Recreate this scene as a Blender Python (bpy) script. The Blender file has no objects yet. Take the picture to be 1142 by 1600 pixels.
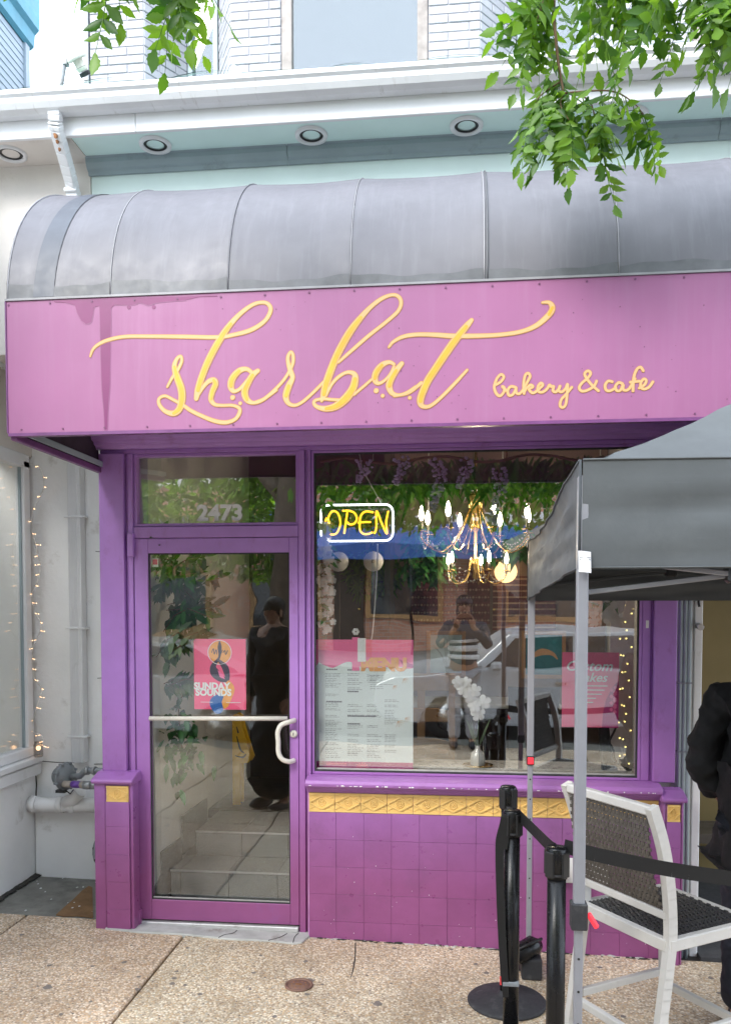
import bpy, bmesh, math, random
from mathutils import Vector, Matrix, Euler, noise
random.seed(7)
SC = bpy.context.scene
COL = SC.collection
R = math.radians
PI = math.pi

# ---------------------------------------------------------------- camera, sky, sun, exposure
cam_d = bpy.data.cameras.new("camera")
cam = bpy.data.objects.new("camera", cam_d)
COL.objects.link(cam)
cam.location = (0.0, -4.45, 1.75)
cam.rotation_euler = (R(90 - 2.41), 0, R(6.1055))
cam_d.sensor_width = 36
cam_d.lens = 1300 / 1600 * 36
cam_d.shift_y = 206 / 1600
cam_d.clip_start = 0.05
cam_d.clip_end = 400
SC.camera = cam
cam['kind'] = 'helper'

SUN_EL, SUN_AZ = R(38), R(214)          # azimuth counted from +Y (north) clockwise: the sun stands behind the camera, to its left
world = bpy.data.worlds.new("World")
SC.world = world
world.use_nodes = True
wn, wl = world.node_tree.nodes, world.node_tree.links
bg = wn['Background']
sky = wn.new('ShaderNodeTexSky')
sky.sky_type = 'NISHITA'
sky.sun_disc = False
sky.sun_elevation = SUN_EL
sky.sun_rotation = SUN_AZ
sky.air_density = 1.0
sky.dust_density = 1.0
tc = wn.new('ShaderNodeTexCoord')
cl = wn.new('ShaderNodeTexNoise')
cl.inputs['Scale'].default_value = 2.2
cl.inputs['Detail'].default_value = 6
wl.new(tc.outputs['Generated'], cl.inputs['Vector'])
cr = wn.new('ShaderNodeMapRange')
cr.inputs['From Min'].default_value = 0.3
cr.inputs['From Max'].default_value = 0.62
cr.inputs['To Min'].default_value = 0.90
cr.inputs['To Max'].default_value = 0.98
wl.new(cl.outputs['Fac'], cr.inputs['Value'])
cm = wn.new('ShaderNodeMix')
cm.data_type = 'RGBA'
wl.new(cr.outputs['Result'], cm.inputs['Factor'])
wl.new(sky.outputs['Color'], cm.inputs['A'])
cm.inputs['B'].default_value = (9.3, 10.4, 11.9, 1)       # bright overcast cloud
wl.new(cm.outputs['Result'], bg.inputs['Color'])
bg.inputs['Strength'].default_value = 0.1

sun_d = bpy.data.lights.new("sun", 'SUN')
sun = bpy.data.objects.new("sun", sun_d)
COL.objects.link(sun)
sun_d.energy = 1.5
sun_d.angle = R(30)
sun_d.color = (1.0, 0.96, 0.9)
sd = Vector((math.sin(SUN_AZ) * math.cos(SUN_EL), math.cos(SUN_AZ) * math.cos(SUN_EL), math.sin(SUN_EL)))
sun.rotation_euler = (-sd).to_track_quat('-Z', 'Y').to_euler()
sun.location = sd * 30
sun['kind'] = 'helper'

SC.view_settings.view_transform = 'Standard'
SC.view_settings.look = 'None'
SC.view_settings.gamma = 1.0
SC.view_settings.use_curve_mapping = False
SC.view_settings.exposure = 1.68
SC.render.engine = 'CYCLES'
SC.cycles.max_bounces = 10
SC.cycles.transparent_max_bounces = 24
SC.cycles.use_denoising = True
SC.cycles.sample_clamp_indirect = 6.0
SC.cycles.caustics_reflective = False

# ---------------------------------------------------------------- materials
def new_mat(name):
    m = bpy.data.materials.new(name)
    m.use_nodes = True
    n, l = m.node_tree.nodes, m.node_tree.links
    return m, n, l, n['Principled BSDF']

def nz(n, l, scale, detail=4, rough=.6, vec=None, stretch=None):
    t = n.new('ShaderNodeTexNoise')
    t.inputs['Scale'].default_value = scale
    t.inputs['Detail'].default_value = detail
    t.inputs['Roughness'].default_value = rough
    if vec is None:
        g = n.new('ShaderNodeNewGeometry')
        vec = g.outputs['Position']
    if stretch:
        mp = n.new('ShaderNodeMapping')
        mp.inputs['Scale'].default_value = stretch
        l.new(vec, mp.inputs['Vector'])
        vec = mp.outputs['Vector']
    l.new(vec, t.inputs['Vector'])
    return t

def mixc(n, l, fac, a, b, mode='MIX'):
    x = n.new('ShaderNodeMix')
    x.data_type = 'RGBA'
    x.blend_type = mode
    for sock, val in (('Factor', fac), ('A', a), ('B', b)):
        s = x.inputs[sock]
        if hasattr(val, 'is_output'):
            l.new(val, s)
        elif sock == 'Factor':
            s.default_value = val
        else:
            s.default_value = (*val, 1)
    return x.outputs['Result']

def rng(n, l, src, a, b, c=0., d=1.):
    x = n.new('ShaderNodeMapRange')
    l.new(src, x.inputs['Value'])
    for k, v in (('From Min', a), ('From Max', b), ('To Min', c), ('To Max', d)):
        x.inputs[k].default_value = v
    return x.outputs['Result']

def mat(name, col, rough=.55, metal=0, var=.12, vscale=5, bump=.0, bscale=80, dirt=None, dirt_lo=.56, dirt_hi=.75,
        dscale=2.5, dstretch=None, spec=.5, rand=.0, base=None):
    """painted, plastered or metal surface: base colour with uneven tone, optional stains, fine relief"""
    m, n, l, p = new_mat(name)
    v = nz(n, l, vscale, 5)
    dark = tuple(c * (1 - var) for c in col)
    lite = tuple(min(1, c * (1 + var)) for c in col)
    c = mixc(n, l, rng(n, l, v.outputs['Fac'], .3, .7), dark, lite)
    if base:
        c = mixc(n, l, 1.0, base(n, l), mixc(n, l, rng(n, l, v.outputs['Fac'], .3, .7), (1 - var,) * 3, (1, 1, 1)), 'MULTIPLY')
    if rand:
        oi = n.new('ShaderNodeObjectInfo')
        c = mixc(n, l, 1.0, c, mixc(n, l, oi.outputs['Random'], (1 - rand,) * 3, (1, 1, 1)), 'MULTIPLY')
    if dirt:
        d = nz(n, l, dscale, 8, .7, stretch=dstretch)
        c = mixc(n, l, rng(n, l, d.outputs['Fac'], dirt_lo, dirt_hi), c, dirt)
    l.new(c, p.inputs['Base Color'])
    r = nz(n, l, vscale * 3, 4)
    l.new(rng(n, l, r.outputs['Fac'], .2, .8, max(0, rough - .12), min(1, rough + .12)), p.inputs['Roughness'])
    p.inputs['Metallic'].default_value = metal
    p.inputs['Specular IOR Level'].default_value = spec
    if bump:
        b = n.new('ShaderNodeBump')
        b.inputs['Strength'].default_value = min(1, bump * 10)
        b.inputs['Distance'].default_value = .01 * bump * 10
        l.new(nz(n, l, bscale, 6, .65).outputs['Fac'], b.inputs['Height'])
        l.new(b.outputs['Normal'], p.inputs['Normal'])
    return m

def glow(name, col, strength):
    m, n, l, p = new_mat(name)
    p.inputs['Base Color'].default_value = (*col, 1)
    p.inputs['Emission Color'].default_value = (*col, 1)
    p.inputs['Emission Strength'].default_value = strength
    return m

def glass_mat(name, refl=.13, tint=(.93, .97, .95), wave=.004, wscale=2.2):
    m, n, l, p = new_mat(name)
    n.remove(p)
    out = n['Material Output']
    g = n.new('ShaderNodeNewGeometry')
    dt = n.new('ShaderNodeVectorMath')
    dt.operation = 'DOT_PRODUCT'
    l.new(g.outputs['Incoming'], dt.inputs[0])
    l.new(g.outputs['Normal'], dt.inputs[1])
    ab = n.new('ShaderNodeMath'); ab.operation = 'ABSOLUTE'
    l.new(dt.outputs['Value'], ab.inputs[0])
    inv = n.new('ShaderNodeMath'); inv.operation = 'SUBTRACT'
    inv.inputs[0].default_value = 1
    l.new(ab.outputs[0], inv.inputs[1])
    pw = n.new('ShaderNodeMath'); pw.operation = 'POWER'
    l.new(inv.outputs[0], pw.inputs[0]); pw.inputs[1].default_value = 4.5
    fac = rng(n, l, pw.outputs[0], 0, 1, refl, 1)
    tr = n.new('ShaderNodeBsdfTransparent')
    tr.inputs['Color'].default_value = (*tint, 1)
    gl = n.new('ShaderNodeBsdfGlossy')
    gl.inputs['Roughness'].default_value = 0.0
    gl.inputs['Color'].default_value = (.98, 1, 1, 1)
    b = n.new('ShaderNodeBump')
    b.inputs['Strength'].default_value = 1
    b.inputs['Distance'].default_value = wave
    l.new(nz(n, l, wscale, 1, .4, stretch=(1, 1, 2.2)).outputs['Fac'], b.inputs['Height'])
    l.new(b.outputs['Normal'], gl.inputs['Normal'])
    mx = n.new('ShaderNodeMixShader')
    l.new(fac, mx.inputs[0]); l.new(tr.outputs[0], mx.inputs[1]); l.new(gl.outputs[0], mx.inputs[2])
    l.new(mx.outputs[0], out.inputs['Surface'])
    return m

def leaf_mat(name, c1, c2, trans=.45, rough=.45):
    m, n, l, p = new_mat(name)
    out = n['Material Output']
    g = n.new('ShaderNodeNewGeometry')
    oi = n.new('ShaderNodeObjectInfo')
    ad = n.new('ShaderNodeMath'); ad.operation = 'ADD'
    l.new(g.outputs['Random Per Island'], ad.inputs[0]); l.new(oi.outputs['Random'], ad.inputs[1])
    fr = n.new('ShaderNodeMath'); fr.operation = 'FRACT'
    l.new(ad.outputs[0], fr.inputs[0])
    c = mixc(n, l, fr.outputs[0], c1, c2)
    l.new(c, p.inputs['Base Color'])
    p.inputs['Roughness'].default_value = rough
    t = n.new('ShaderNodeBsdfTranslucent')
    l.new(mixc(n, l, 1.0, c, (1.9, 1.75, .8), 'MULTIPLY'), t.inputs['Color'])
    mx = n.new('ShaderNodeMixShader')
    mx.inputs[0].default_value = trans
    l.new(p.outputs[0], mx.inputs[1]); l.new(t.outputs[0], mx.inputs[2])
    l.new(mx.outputs[0], out.inputs['Surface'])
    return m

def ombre(n, l):
    """the shopfront paint itself runs from magenta at the pavement to violet above"""
    g = n.new('ShaderNodeNewGeometry')
    s = n.new('ShaderNodeSeparateXYZ')
    l.new(g.outputs['Position'], s.inputs[0])
    w = nz(n, l, 2.0, 3)
    ad = n.new('ShaderNodeMath'); ad.operation = 'MULTIPLY_ADD'
    l.new(w.outputs['Fac'], ad.inputs[0]); ad.inputs[1].default_value = .22
    l.new(s.outputs['Z'], ad.inputs[2])
    r = n.new('ShaderNodeValToRGB')
    l.new(rng(n, l, ad.outputs[0], 0, 2.8), r.inputs[0])
    e = r.color_ramp.elements
    e[0].position = .13; e[0].color = (.30, .085, .235, 1)
    e[1].position = .30; e[1].color = (.375, .15, .44, 1)
    x = e.new(.22); x.color = (.31, .105, .30, 1)
    x = e.new(.55); x.color = (.45, .22, .62, 1)
    x = e.new(.85); x.color = (.47, .24, .645, 1)
    return r.outputs[0]

M = {}
M['paint'] = mat('purple paint', (.4, .16, .5), .42, var=.10, vscale=9, bump=.012, bscale=140, dirt=(.27, .10, .29), dirt_lo=.56, dirt_hi=.86, dscale=6, dstretch=(1.6, 1.6, .8), base=ombre)
M['tile'] = mat('painted tile', (.4, .16, .5), .34, var=.16, vscale=7, bump=.02, bscale=26, dirt=(.20, .075, .18), dirt_lo=.54, dirt_hi=.88, dscale=4.5, base=ombre, rand=.06)
M['grout'] = mat('painted grout', (.50, .25, .50), .7, var=.2, vscale=15, base=None, dirt=(.6, .36, .56), dscale=7)
M['gold'] = mat('gold paint', (.80, .54, .19), .38, var=.14, vscale=10, bump=.02, bscale=40, dirt=(.45, .25, .05), dirt_lo=.6, dirt_hi=.85, dscale=7, rand=.08)
M['valance'] = mat('pink sign face', (.315, .112, .242), .5, var=.08, vscale=1.6, dirt=(.335, .138, .27), dirt_lo=.5, dirt_hi=.8, dscale=2.2, dstretch=(6, 1, .35))
M['stain'] = mat('damp stain on pink', (.19, .028, .125), .4, var=.1)
M['stainedge'] = mat('faded stain edge', (.245, .075, .185), .4)
M['dotdark'] = mat('dark fastener', (.16, .05, .13), .5)
M['canvas'] = mat('weathered grey vinyl', (.132, .129, .148), .5, var=.09, vscale=4, bump=.014, bscale=26, dirt=(.160, .157, .178), dirt_lo=.50, dirt_hi=.74, dscale=3.6, dstretch=(7.0, 1, .55))
M['canvas_dark'] = mat('grimy vinyl edge', (.105, .108, .118), .5, var=.3, vscale=8)
M['canvas_wet'] = mat('wet vinyl', (.075, .083, .105), .48, var=.15, vscale=4)
M['seam'] = mat('vinyl seam', (.28, .275, .295), .4, var=.15, vscale=8)
M['underside'] = mat('unlit dark tone', (.05, .03, .05), .8, var=.2)  # near-black colour stands in for the unlit awning inside, upper room and recess
M['darkpurple'] = mat('dark purple paint', (.16, .05, .17), .4, var=.2, vscale=9)
M['ochre'] = mat('ochre outline', (.45, .25, .07), .5)
M['peach'] = mat('peach lettering', (.66, .375, .17), .5, var=.05)
M['yellow'] = mat('gold lettering', (.60, .345, .035), .45, var=.12, vscale=14)
M['white'] = mat('white paint', (.80, .80, .81), .5, var=.05, vscale=3, bump=.012, bscale=50, dirt=(.50, .48, .44), dirt_lo=.60, dirt_hi=.85, dscale=3.5)
M['gutter'] = mat('white gutter', (.78, .79, .80), .38, var=.06, vscale=4, dirt=(.38, .35, .30), dirt_lo=.58, dirt_hi=.85, dscale=5, dstretch=(5, 1, 1.2))
M['mint'] = mat('mint painted stucco', (.74, .86, .82), .6, var=.05, vscale=2, bump=.03, bscale=30, dirt=(.47, .50, .46), dirt_lo=.62, dirt_hi=.85, dscale=3)
M['soffit'] = mat('mint soffit board', (.70, .88, .84), .5, var=.04, vscale=2, dirt=(.42, .5, .47), dirt_lo=.63, dirt_hi=.9, dscale=4)
M['moulding'] = mat('blue grey moulding', (.33, .40, .43), .5, var=.08, vscale=4, dirt=(.22, .25, .26), dscale=6)
M['cream'] = mat('cream stucco', (.74, .69, .64), .7, var=.07, vscale=2.5, bump=.04, bscale=35, dirt=(.5, .45, .39), dirt_lo=.58, dirt_hi=.8, dscale=3)
M['stucco'] = mat('white painted masonry', (.88, .88, .88), .6, var=.04, vscale=3, bump=.05, bscale=24, dirt=(.43, .40, .35), dirt_lo=.60, dirt_hi=.82, dscale=4.2)
M['brick'] = mat('white painted brick', (.45, .45, .485), .6, var=.08, vscale=9, bump=.05, bscale=40, rand=.14, dirt=(.36, .355, .37), dirt_lo=.58, dscale=7)
M['mortar'] = mat('mortar', (.36, .355, .39), .8, var=.1, bump=.03)
M['timber'] = mat('weathered grey timber', (.34, .30, .28), .75, var=.25, vscale=14, bump=.05, bscale=40)
M['copper'] = mat('verdigris copper', (.33, .50, .44), .6, var=.25, vscale=6, dirt=(.12, .14, .12), dscale=6)
M['bluesiding'] = mat('pale blue siding', (.36, .43, .50), .6, var=.06, vscale=4)
M['teal'] = mat('teal eave', (.10, .33, .44), .5, var=.15, vscale=6)
M['upglass'] = glass_mat('upper window glass', .145, (.85, .9, .92), .0006, 1.0)
M['glass'] = glass_mat('shop window glass', .20, (.985, .99, .985), .0006, 2.4)
M['doorglass'] = glass_mat('door glass', .085, (.985, .99, .985), .0013, 2.6)
M['steel'] = mat('brushed steel', (.62, .61, .58), .3, metal=.9, var=.05)
M['alu'] = mat('aluminium sill', (.62, .61, .60), .45, metal=.5, var=.15, dirt=(.3, .28, .25), dscale=8)
M['handle'] = mat('cream metal handle', (.74, .70, .62), .3, var=.05)
M['lampglass'] = mat('frosted lamp glass', (.62, .66, .64), .25, var=.03)
M['black'] = mat('black plastic', (.012, .012, .013), .4, var=.1)
M['blacksatin'] = mat('black powder coat', (.008, .008, .009), .26, var=.1, spec=.32)
M['rubber'] = mat('black rubber', (.03, .03, .034), .7, var=.2, vscale=20, dirt=(.09, .09, .09), dscale=14)
M['webbing'] = mat('black nylon belt', (.006, .006, .007), .6, bump=.02, bscale=300)
M['red'] = glow('self-lit red plastic', (.80, .03, .05), .25)  # the plastic is no lamp; a faint glow is added to its red
M['redp'] = mat('red plastic', (.75, .05, .06), .4)
M['tent'] = mat('grey polyester', (.094, .102, .108), .7, var=.10, vscale=3, bump=.03, bscale=14, dirt=(.118, .126, .132), dscale=2.2)
M['tentin'] = mat('grey polyester lining', (.06, .066, .072), .8, var=.08)
M['tentleg'] = mat('grey tent steel', (.27, .272, .30), .38, var=.05, vscale=20)
M['label'] = mat('white fabric label', (.75, .73, .76), .6, var=.05)
M['stoolframe'] = mat('white aluminium frame', (.58, .56, .535), .35, var=.05, vscale=12, dirt=(.5, .47, .43), dscale=9, dirt_lo=.62)
M['wicker'] = mat('dark brown wicker', (.10, .088, .078), .42, var=.35, vscale=60, bump=.02, bscale=200)
M['wickerblk'] = mat('black wicker', (.030, .031, .035), .4, var=.3, vscale=60)
M['greypipe'] = mat('grey painted steel', (.23, .25, .27), .42, var=.1, vscale=12, dirt=(.15, .14, .13), dscale=9)
M['galv'] = mat('galvanised fitting', (.36, .37, .38), .35, metal=.5, var=.15)
M['copperpipe'] = mat('old brown pipe', (.40, .35, .30), .5, var=.2)
M['purpleband'] = mat('purple tape', (.15, .06, .33), .4)
M['rust'] = mat('rust', (.26, .12, .05), .85, var=.35, vscale=30)
M['conduit'] = mat('grey pvc conduit', (.36, .43, .45), .45, var=.06)
M['olive'] = mat('olive wall', (.22, .165, .06), .6, var=.12, vscale=2)
M['skin'] = mat('skin', (.36, .20, .13), .5, var=.05)
M['hair'] = mat('black hair', (.012, .010, .009), .5, var=.3, vscale=60)
M['coat'] = mat('black coat', (.004, .004, .0055), .85, var=.3, vscale=8)
M['navy'] = mat('dark navy trousers', (.010, .012, .022), .8, var=.2)
M['shirt'] = mat('dark striped top', (.05, .05, .06), .8, var=.2)
M['greytrouser'] = mat('light grey trousers', (.36, .36, .38), .8)
M['whitecloth'] = mat('white cloth', (.7, .7, .7), .8)
M['wood'] = mat('oak chair wood', (.40, .22, .09), .45, var=.18, vscale=9)
M['darkwood'] = mat('dark wood', (.06, .035, .022), .5, var=.2)
M['marble'] = mat('grey marble', (.55, .53, .50), .3, var=.25, vscale=9, dirt=(.3, .28, .27), dscale=6)
M['granite'] = None
M['peachwall'] = mat('salmon interior wall', (.23, .165, .135), .7, var=.06)
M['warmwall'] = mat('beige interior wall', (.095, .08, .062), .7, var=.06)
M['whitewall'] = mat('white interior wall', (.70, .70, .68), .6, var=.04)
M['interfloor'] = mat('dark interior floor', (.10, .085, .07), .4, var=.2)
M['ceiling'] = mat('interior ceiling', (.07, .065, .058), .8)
M['brass'] = mat('brass', (.80, .52, .18), .22, metal=.95, var=.06)
M['crystal'] = mat('crystal bead', (.50, .50, .48), .08, var=.02, spec=.9)
M['bulb'] = glow('lit candle bulb', (1.0, .88, .68), 12)
M['globe'] = glow('lit globe', (1.0, .62, .25), 1.0)
M['fairy'] = glow('lit fairy bulb', (1.0, .60, .32), 1.0)
M['fairyy'] = glow('lit yellow fairy bulb', (1.0, .78, .25), .85)
M['neonw'] = glow('white neon', (.92, .95, 1.0), 1.6)
M['neony'] = glow('amber neon', (1.0, .50, .02), 1.1)
M['acrylic'] = glass_mat('clear acrylic back', .06, (.75, .72, .70), .0005)
M['wire'] = mat('white cord', (.7, .68, .64), .5)
M['petal'] = mat('white petal', (.78, .77, .74), .5, var=.04)
M['lilac'] = mat('lilac blossom', (.56, .45, .74), .6, var=.3, vscale=30)
M['yellowsign'] = mat('yellow plastic', (.95, .58, .02), .4, var=.05)
M['paperwhite'] = mat('printed paper', (.80, .88, .86), .4, var=.02)
M['paperpink'] = mat('pink print', (.95, .13, .27), .35, var=.03)
M['paperrose'] = mat('rose print', (.95, .18, .40), .35, var=.03)
M['magenta'] = mat('magenta print', (.50, .03, .20), .35, var=.03)
M['printgrey'] = mat('grey print', (.30, .32, .32), .5)
M['printwhite'] = mat('white print', (.90, .90, .89), .4, var=.01)
M['printorange'] = mat('orange print', (.90, .38, .07), .4, var=.08, vscale=60)
M['printblue'] = mat('blue print', (.03, .14, .45), .4)
M['printdark'] = mat('dark print', (.05, .03, .06), .4)
M['rug'] = mat('dark red rug', (.11, .03, .035), .9, var=.5, vscale=40)
M['rugline'] = mat('rug pattern', (.36, .24, .17), .9, var=.3, vscale=40)
M['picblue'] = mat('pale blue picture', (.42, .55, .60), .5, var=.15, vscale=6)
M['picteal'] = mat('teal picture', (.02, .20, .25), .5, var=.2, vscale=6)
M['bark'] = mat('tree bark', (.10, .075, .055), .9, var=.35, vscale=12, bump=.1, bscale=18)
M['twig'] = mat('brown twig', (.17, .10, .05), .7, var=.2)
M['leaf'] = leaf_mat('fresh leaf', (.028, .10, .010), (.16, .31, .03), .45)
M['leafdark'] = leaf_mat('dark artificial leaf', (.010, .065, .012), (.045, .19, .035), .25)
M['leafsage'] = leaf_mat('grey green leaf', (.07, .12, .07), (.16, .22, .13), .2)
M['carwhite'] = mat('silver car paint', (.5, .51, .53), .2, var=.02, spec=.8)
M['carred'] = mat('grey car paint', (.30, .31, .33), .2, var=.02, spec=.8)
M['carglass'] = mat('dark car glass', (.02, .025, .03), .05, spec=.9)
M['tyre'] = mat('tyre', (.02, .02, .02), .8)
M['blueawn'] = mat('blue awning cloth', (.035, .09, .30), .7, var=.06)
M['asphalt'] = mat('asphalt', (.055, .055, .058), .85, var=.2, vscale=20, bump=.04, bscale=120)
M['concrete'] = mat('stained grey concrete', (.20, .195, .175), .75, var=.25, vscale=3, bump=.04, bscale=50, dirt=(.09, .085, .075), dirt_lo=.5, dirt_hi=.72, dscale=3.5)
M['mudpatch'] = mat('brown earth patch', (.21, .115, .05), .85, var=.25, vscale=9, bump=.05, bscale=60)
M['thresh'] = mat('worn painted concrete sill', (.46, .46, .44), .7, var=.2, vscale=7, bump=.03, bscale=50, dirt=(.2, .17, .14), dscale=9, dirt_lo=.55)
M['iron'] = mat('brown iron cover', (.20, .11, .08), .6, var=.25, vscale=25)
M['gum'] = mat('old chewing gum', (.20, .17, .15), .8, var=.3, vscale=60)
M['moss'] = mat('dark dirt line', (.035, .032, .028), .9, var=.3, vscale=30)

def brick_mat():
    m, n, l, p = new_mat('red brick wall')
    b = n.new('ShaderNodeTexBrick')
    g = n.new('ShaderNodeNewGeometry')
    mp = n.new('ShaderNodeMapping')
    mp.inputs['Rotation'].default_value = (R(90), 0, 0)
    l.new(g.outputs['Position'], mp.inputs['Vector'])
    l.new(mp.outputs['Vector'], b.inputs['Vector'])
    b.inputs['Scale'].default_value = 1
    b.inputs['Brick Width'].default_value = .22
    b.inputs['Row Height'].default_value = .075
    b.inputs['Mortar Size'].default_value = .008
    b.inputs['Color1'].default_value = (.42, .17, .10, 1)
    b.inputs['Color2'].default_value = (.52, .25, .16, 1)
    b.inputs['Mortar'].default_value = (.40, .34, .29, 1)
    l.new(b.outputs['Color'], p.inputs['Base Color'])
    p.inputs['Roughness'].default_value = .8
    return m
M['redbrick'] = brick_mat()

def aggregate_mat():
    """exposed aggregate concrete: washed pebbles of mixed colour in pale cement"""
    m, n, l, p = new_mat('exposed aggregate')
    g = n.new('ShaderNodeNewGeometry')
    def vor(scale, feat):
        v = n.new('ShaderNodeTexVoronoi')
        v.feature = feat
        v.inputs['Scale'].default_value = scale
        v.inputs['Randomness'].default_value = 1
        l.new(g.outputs['Position'], v.inputs['Vector'])
        return v
    v1 = vor(96, 'F1')
    sp = n.new('ShaderNodeSeparateColor')
    l.new(v1.outputs['Color'], sp.inputs[0])
    r = n.new('ShaderNodeValToRGB')
    l.new(sp.outputs[0], r.inputs[0])
    r.color_ramp.interpolation = 'CONSTANT'
    e = r.color_ramp.elements
    cols = [(0, (.40, .30, .20)), (.14, (.56, .47, .36)), (.30, (.30, .215, .15)), (.42, (.66, .59, .49)), (.56, (.47, .33, .20)),
            (.68, (.62, .55, .46)), (.80, (.21, .17, .14)), (.87, (.72, .69, .63)), (.95, (.38, .36, .33))]
    e[0].position, e[0].color = 0, (*cols[0][1], 1)
    e[1].position, e[1].color = cols[1][0], (*cols[1][1], 1)
    for q, c in cols[2:]:
        x = e.new(q); x.color = (*c, 1)
    edge = rng(n, l, v1.outputs['Distance'], .35, .75)
    c = mixc(n, l, edge, r.outputs[0], (.40, .34, .27))
    oi = n.new('ShaderNodeObjectInfo')
    c = mixc(n, l, 1.0, c, mixc(n, l, oi.outputs['Random'], (1.42, 1.32, 1.26), (1.38, 1.38, 1.31)), 'MULTIPLY')
    big = nz(n, l, 1.7, 7, .65)
    c = mixc(n, l, 1.0, c, mixc(n, l, rng(n, l, big.outputs['Fac'], .35, .7), (.66, .62, .58), (1.10, 1.08, 1.06)), 'MULTIPLY')
    sm = nz(n, l, 9, 4, .6)
    c = mixc(n, l, rng(n, l, sm.outputs['Fac'], .66, .78, 0, .55), c, (.16, .13, .11))
    l.new(c, p.inputs['Base Color'])
    p.inputs['Roughness'].default_value = .7
    b = n.new('ShaderNodeBump')
    b.inputs['Strength'].default_value = .8
    b.inputs['Distance'].default_value = .004
    b.invert = True
    l.new(v1.outputs['Distance'], b.inputs['Height'])
    l.new(b.outputs['Normal'], p.inputs['Normal'])
    return m
M['aggregate'] = aggregate_mat()

def granite_mat():
    m, n, l, p = new_mat('speckled grey tile')
    v = nz(n, l, 230, 2, .8)
    c = mixc(n, l, rng(n, l, v.outputs['Fac'], .40, .62), (.09, .09, .09), (.40, .395, .38))
    oi = n.new('ShaderNodeObjectInfo')
    c = mixc(n, l, 1.0, c, mixc(n, l, oi.outputs['Random'], (.85,) * 3, (1.05,) * 3), 'MULTIPLY')
    l.new(c, p.inputs['Base Color'])
    p.inputs['Roughness'].default_value = .35
    return m
M['granite'] = granite_mat()

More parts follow.
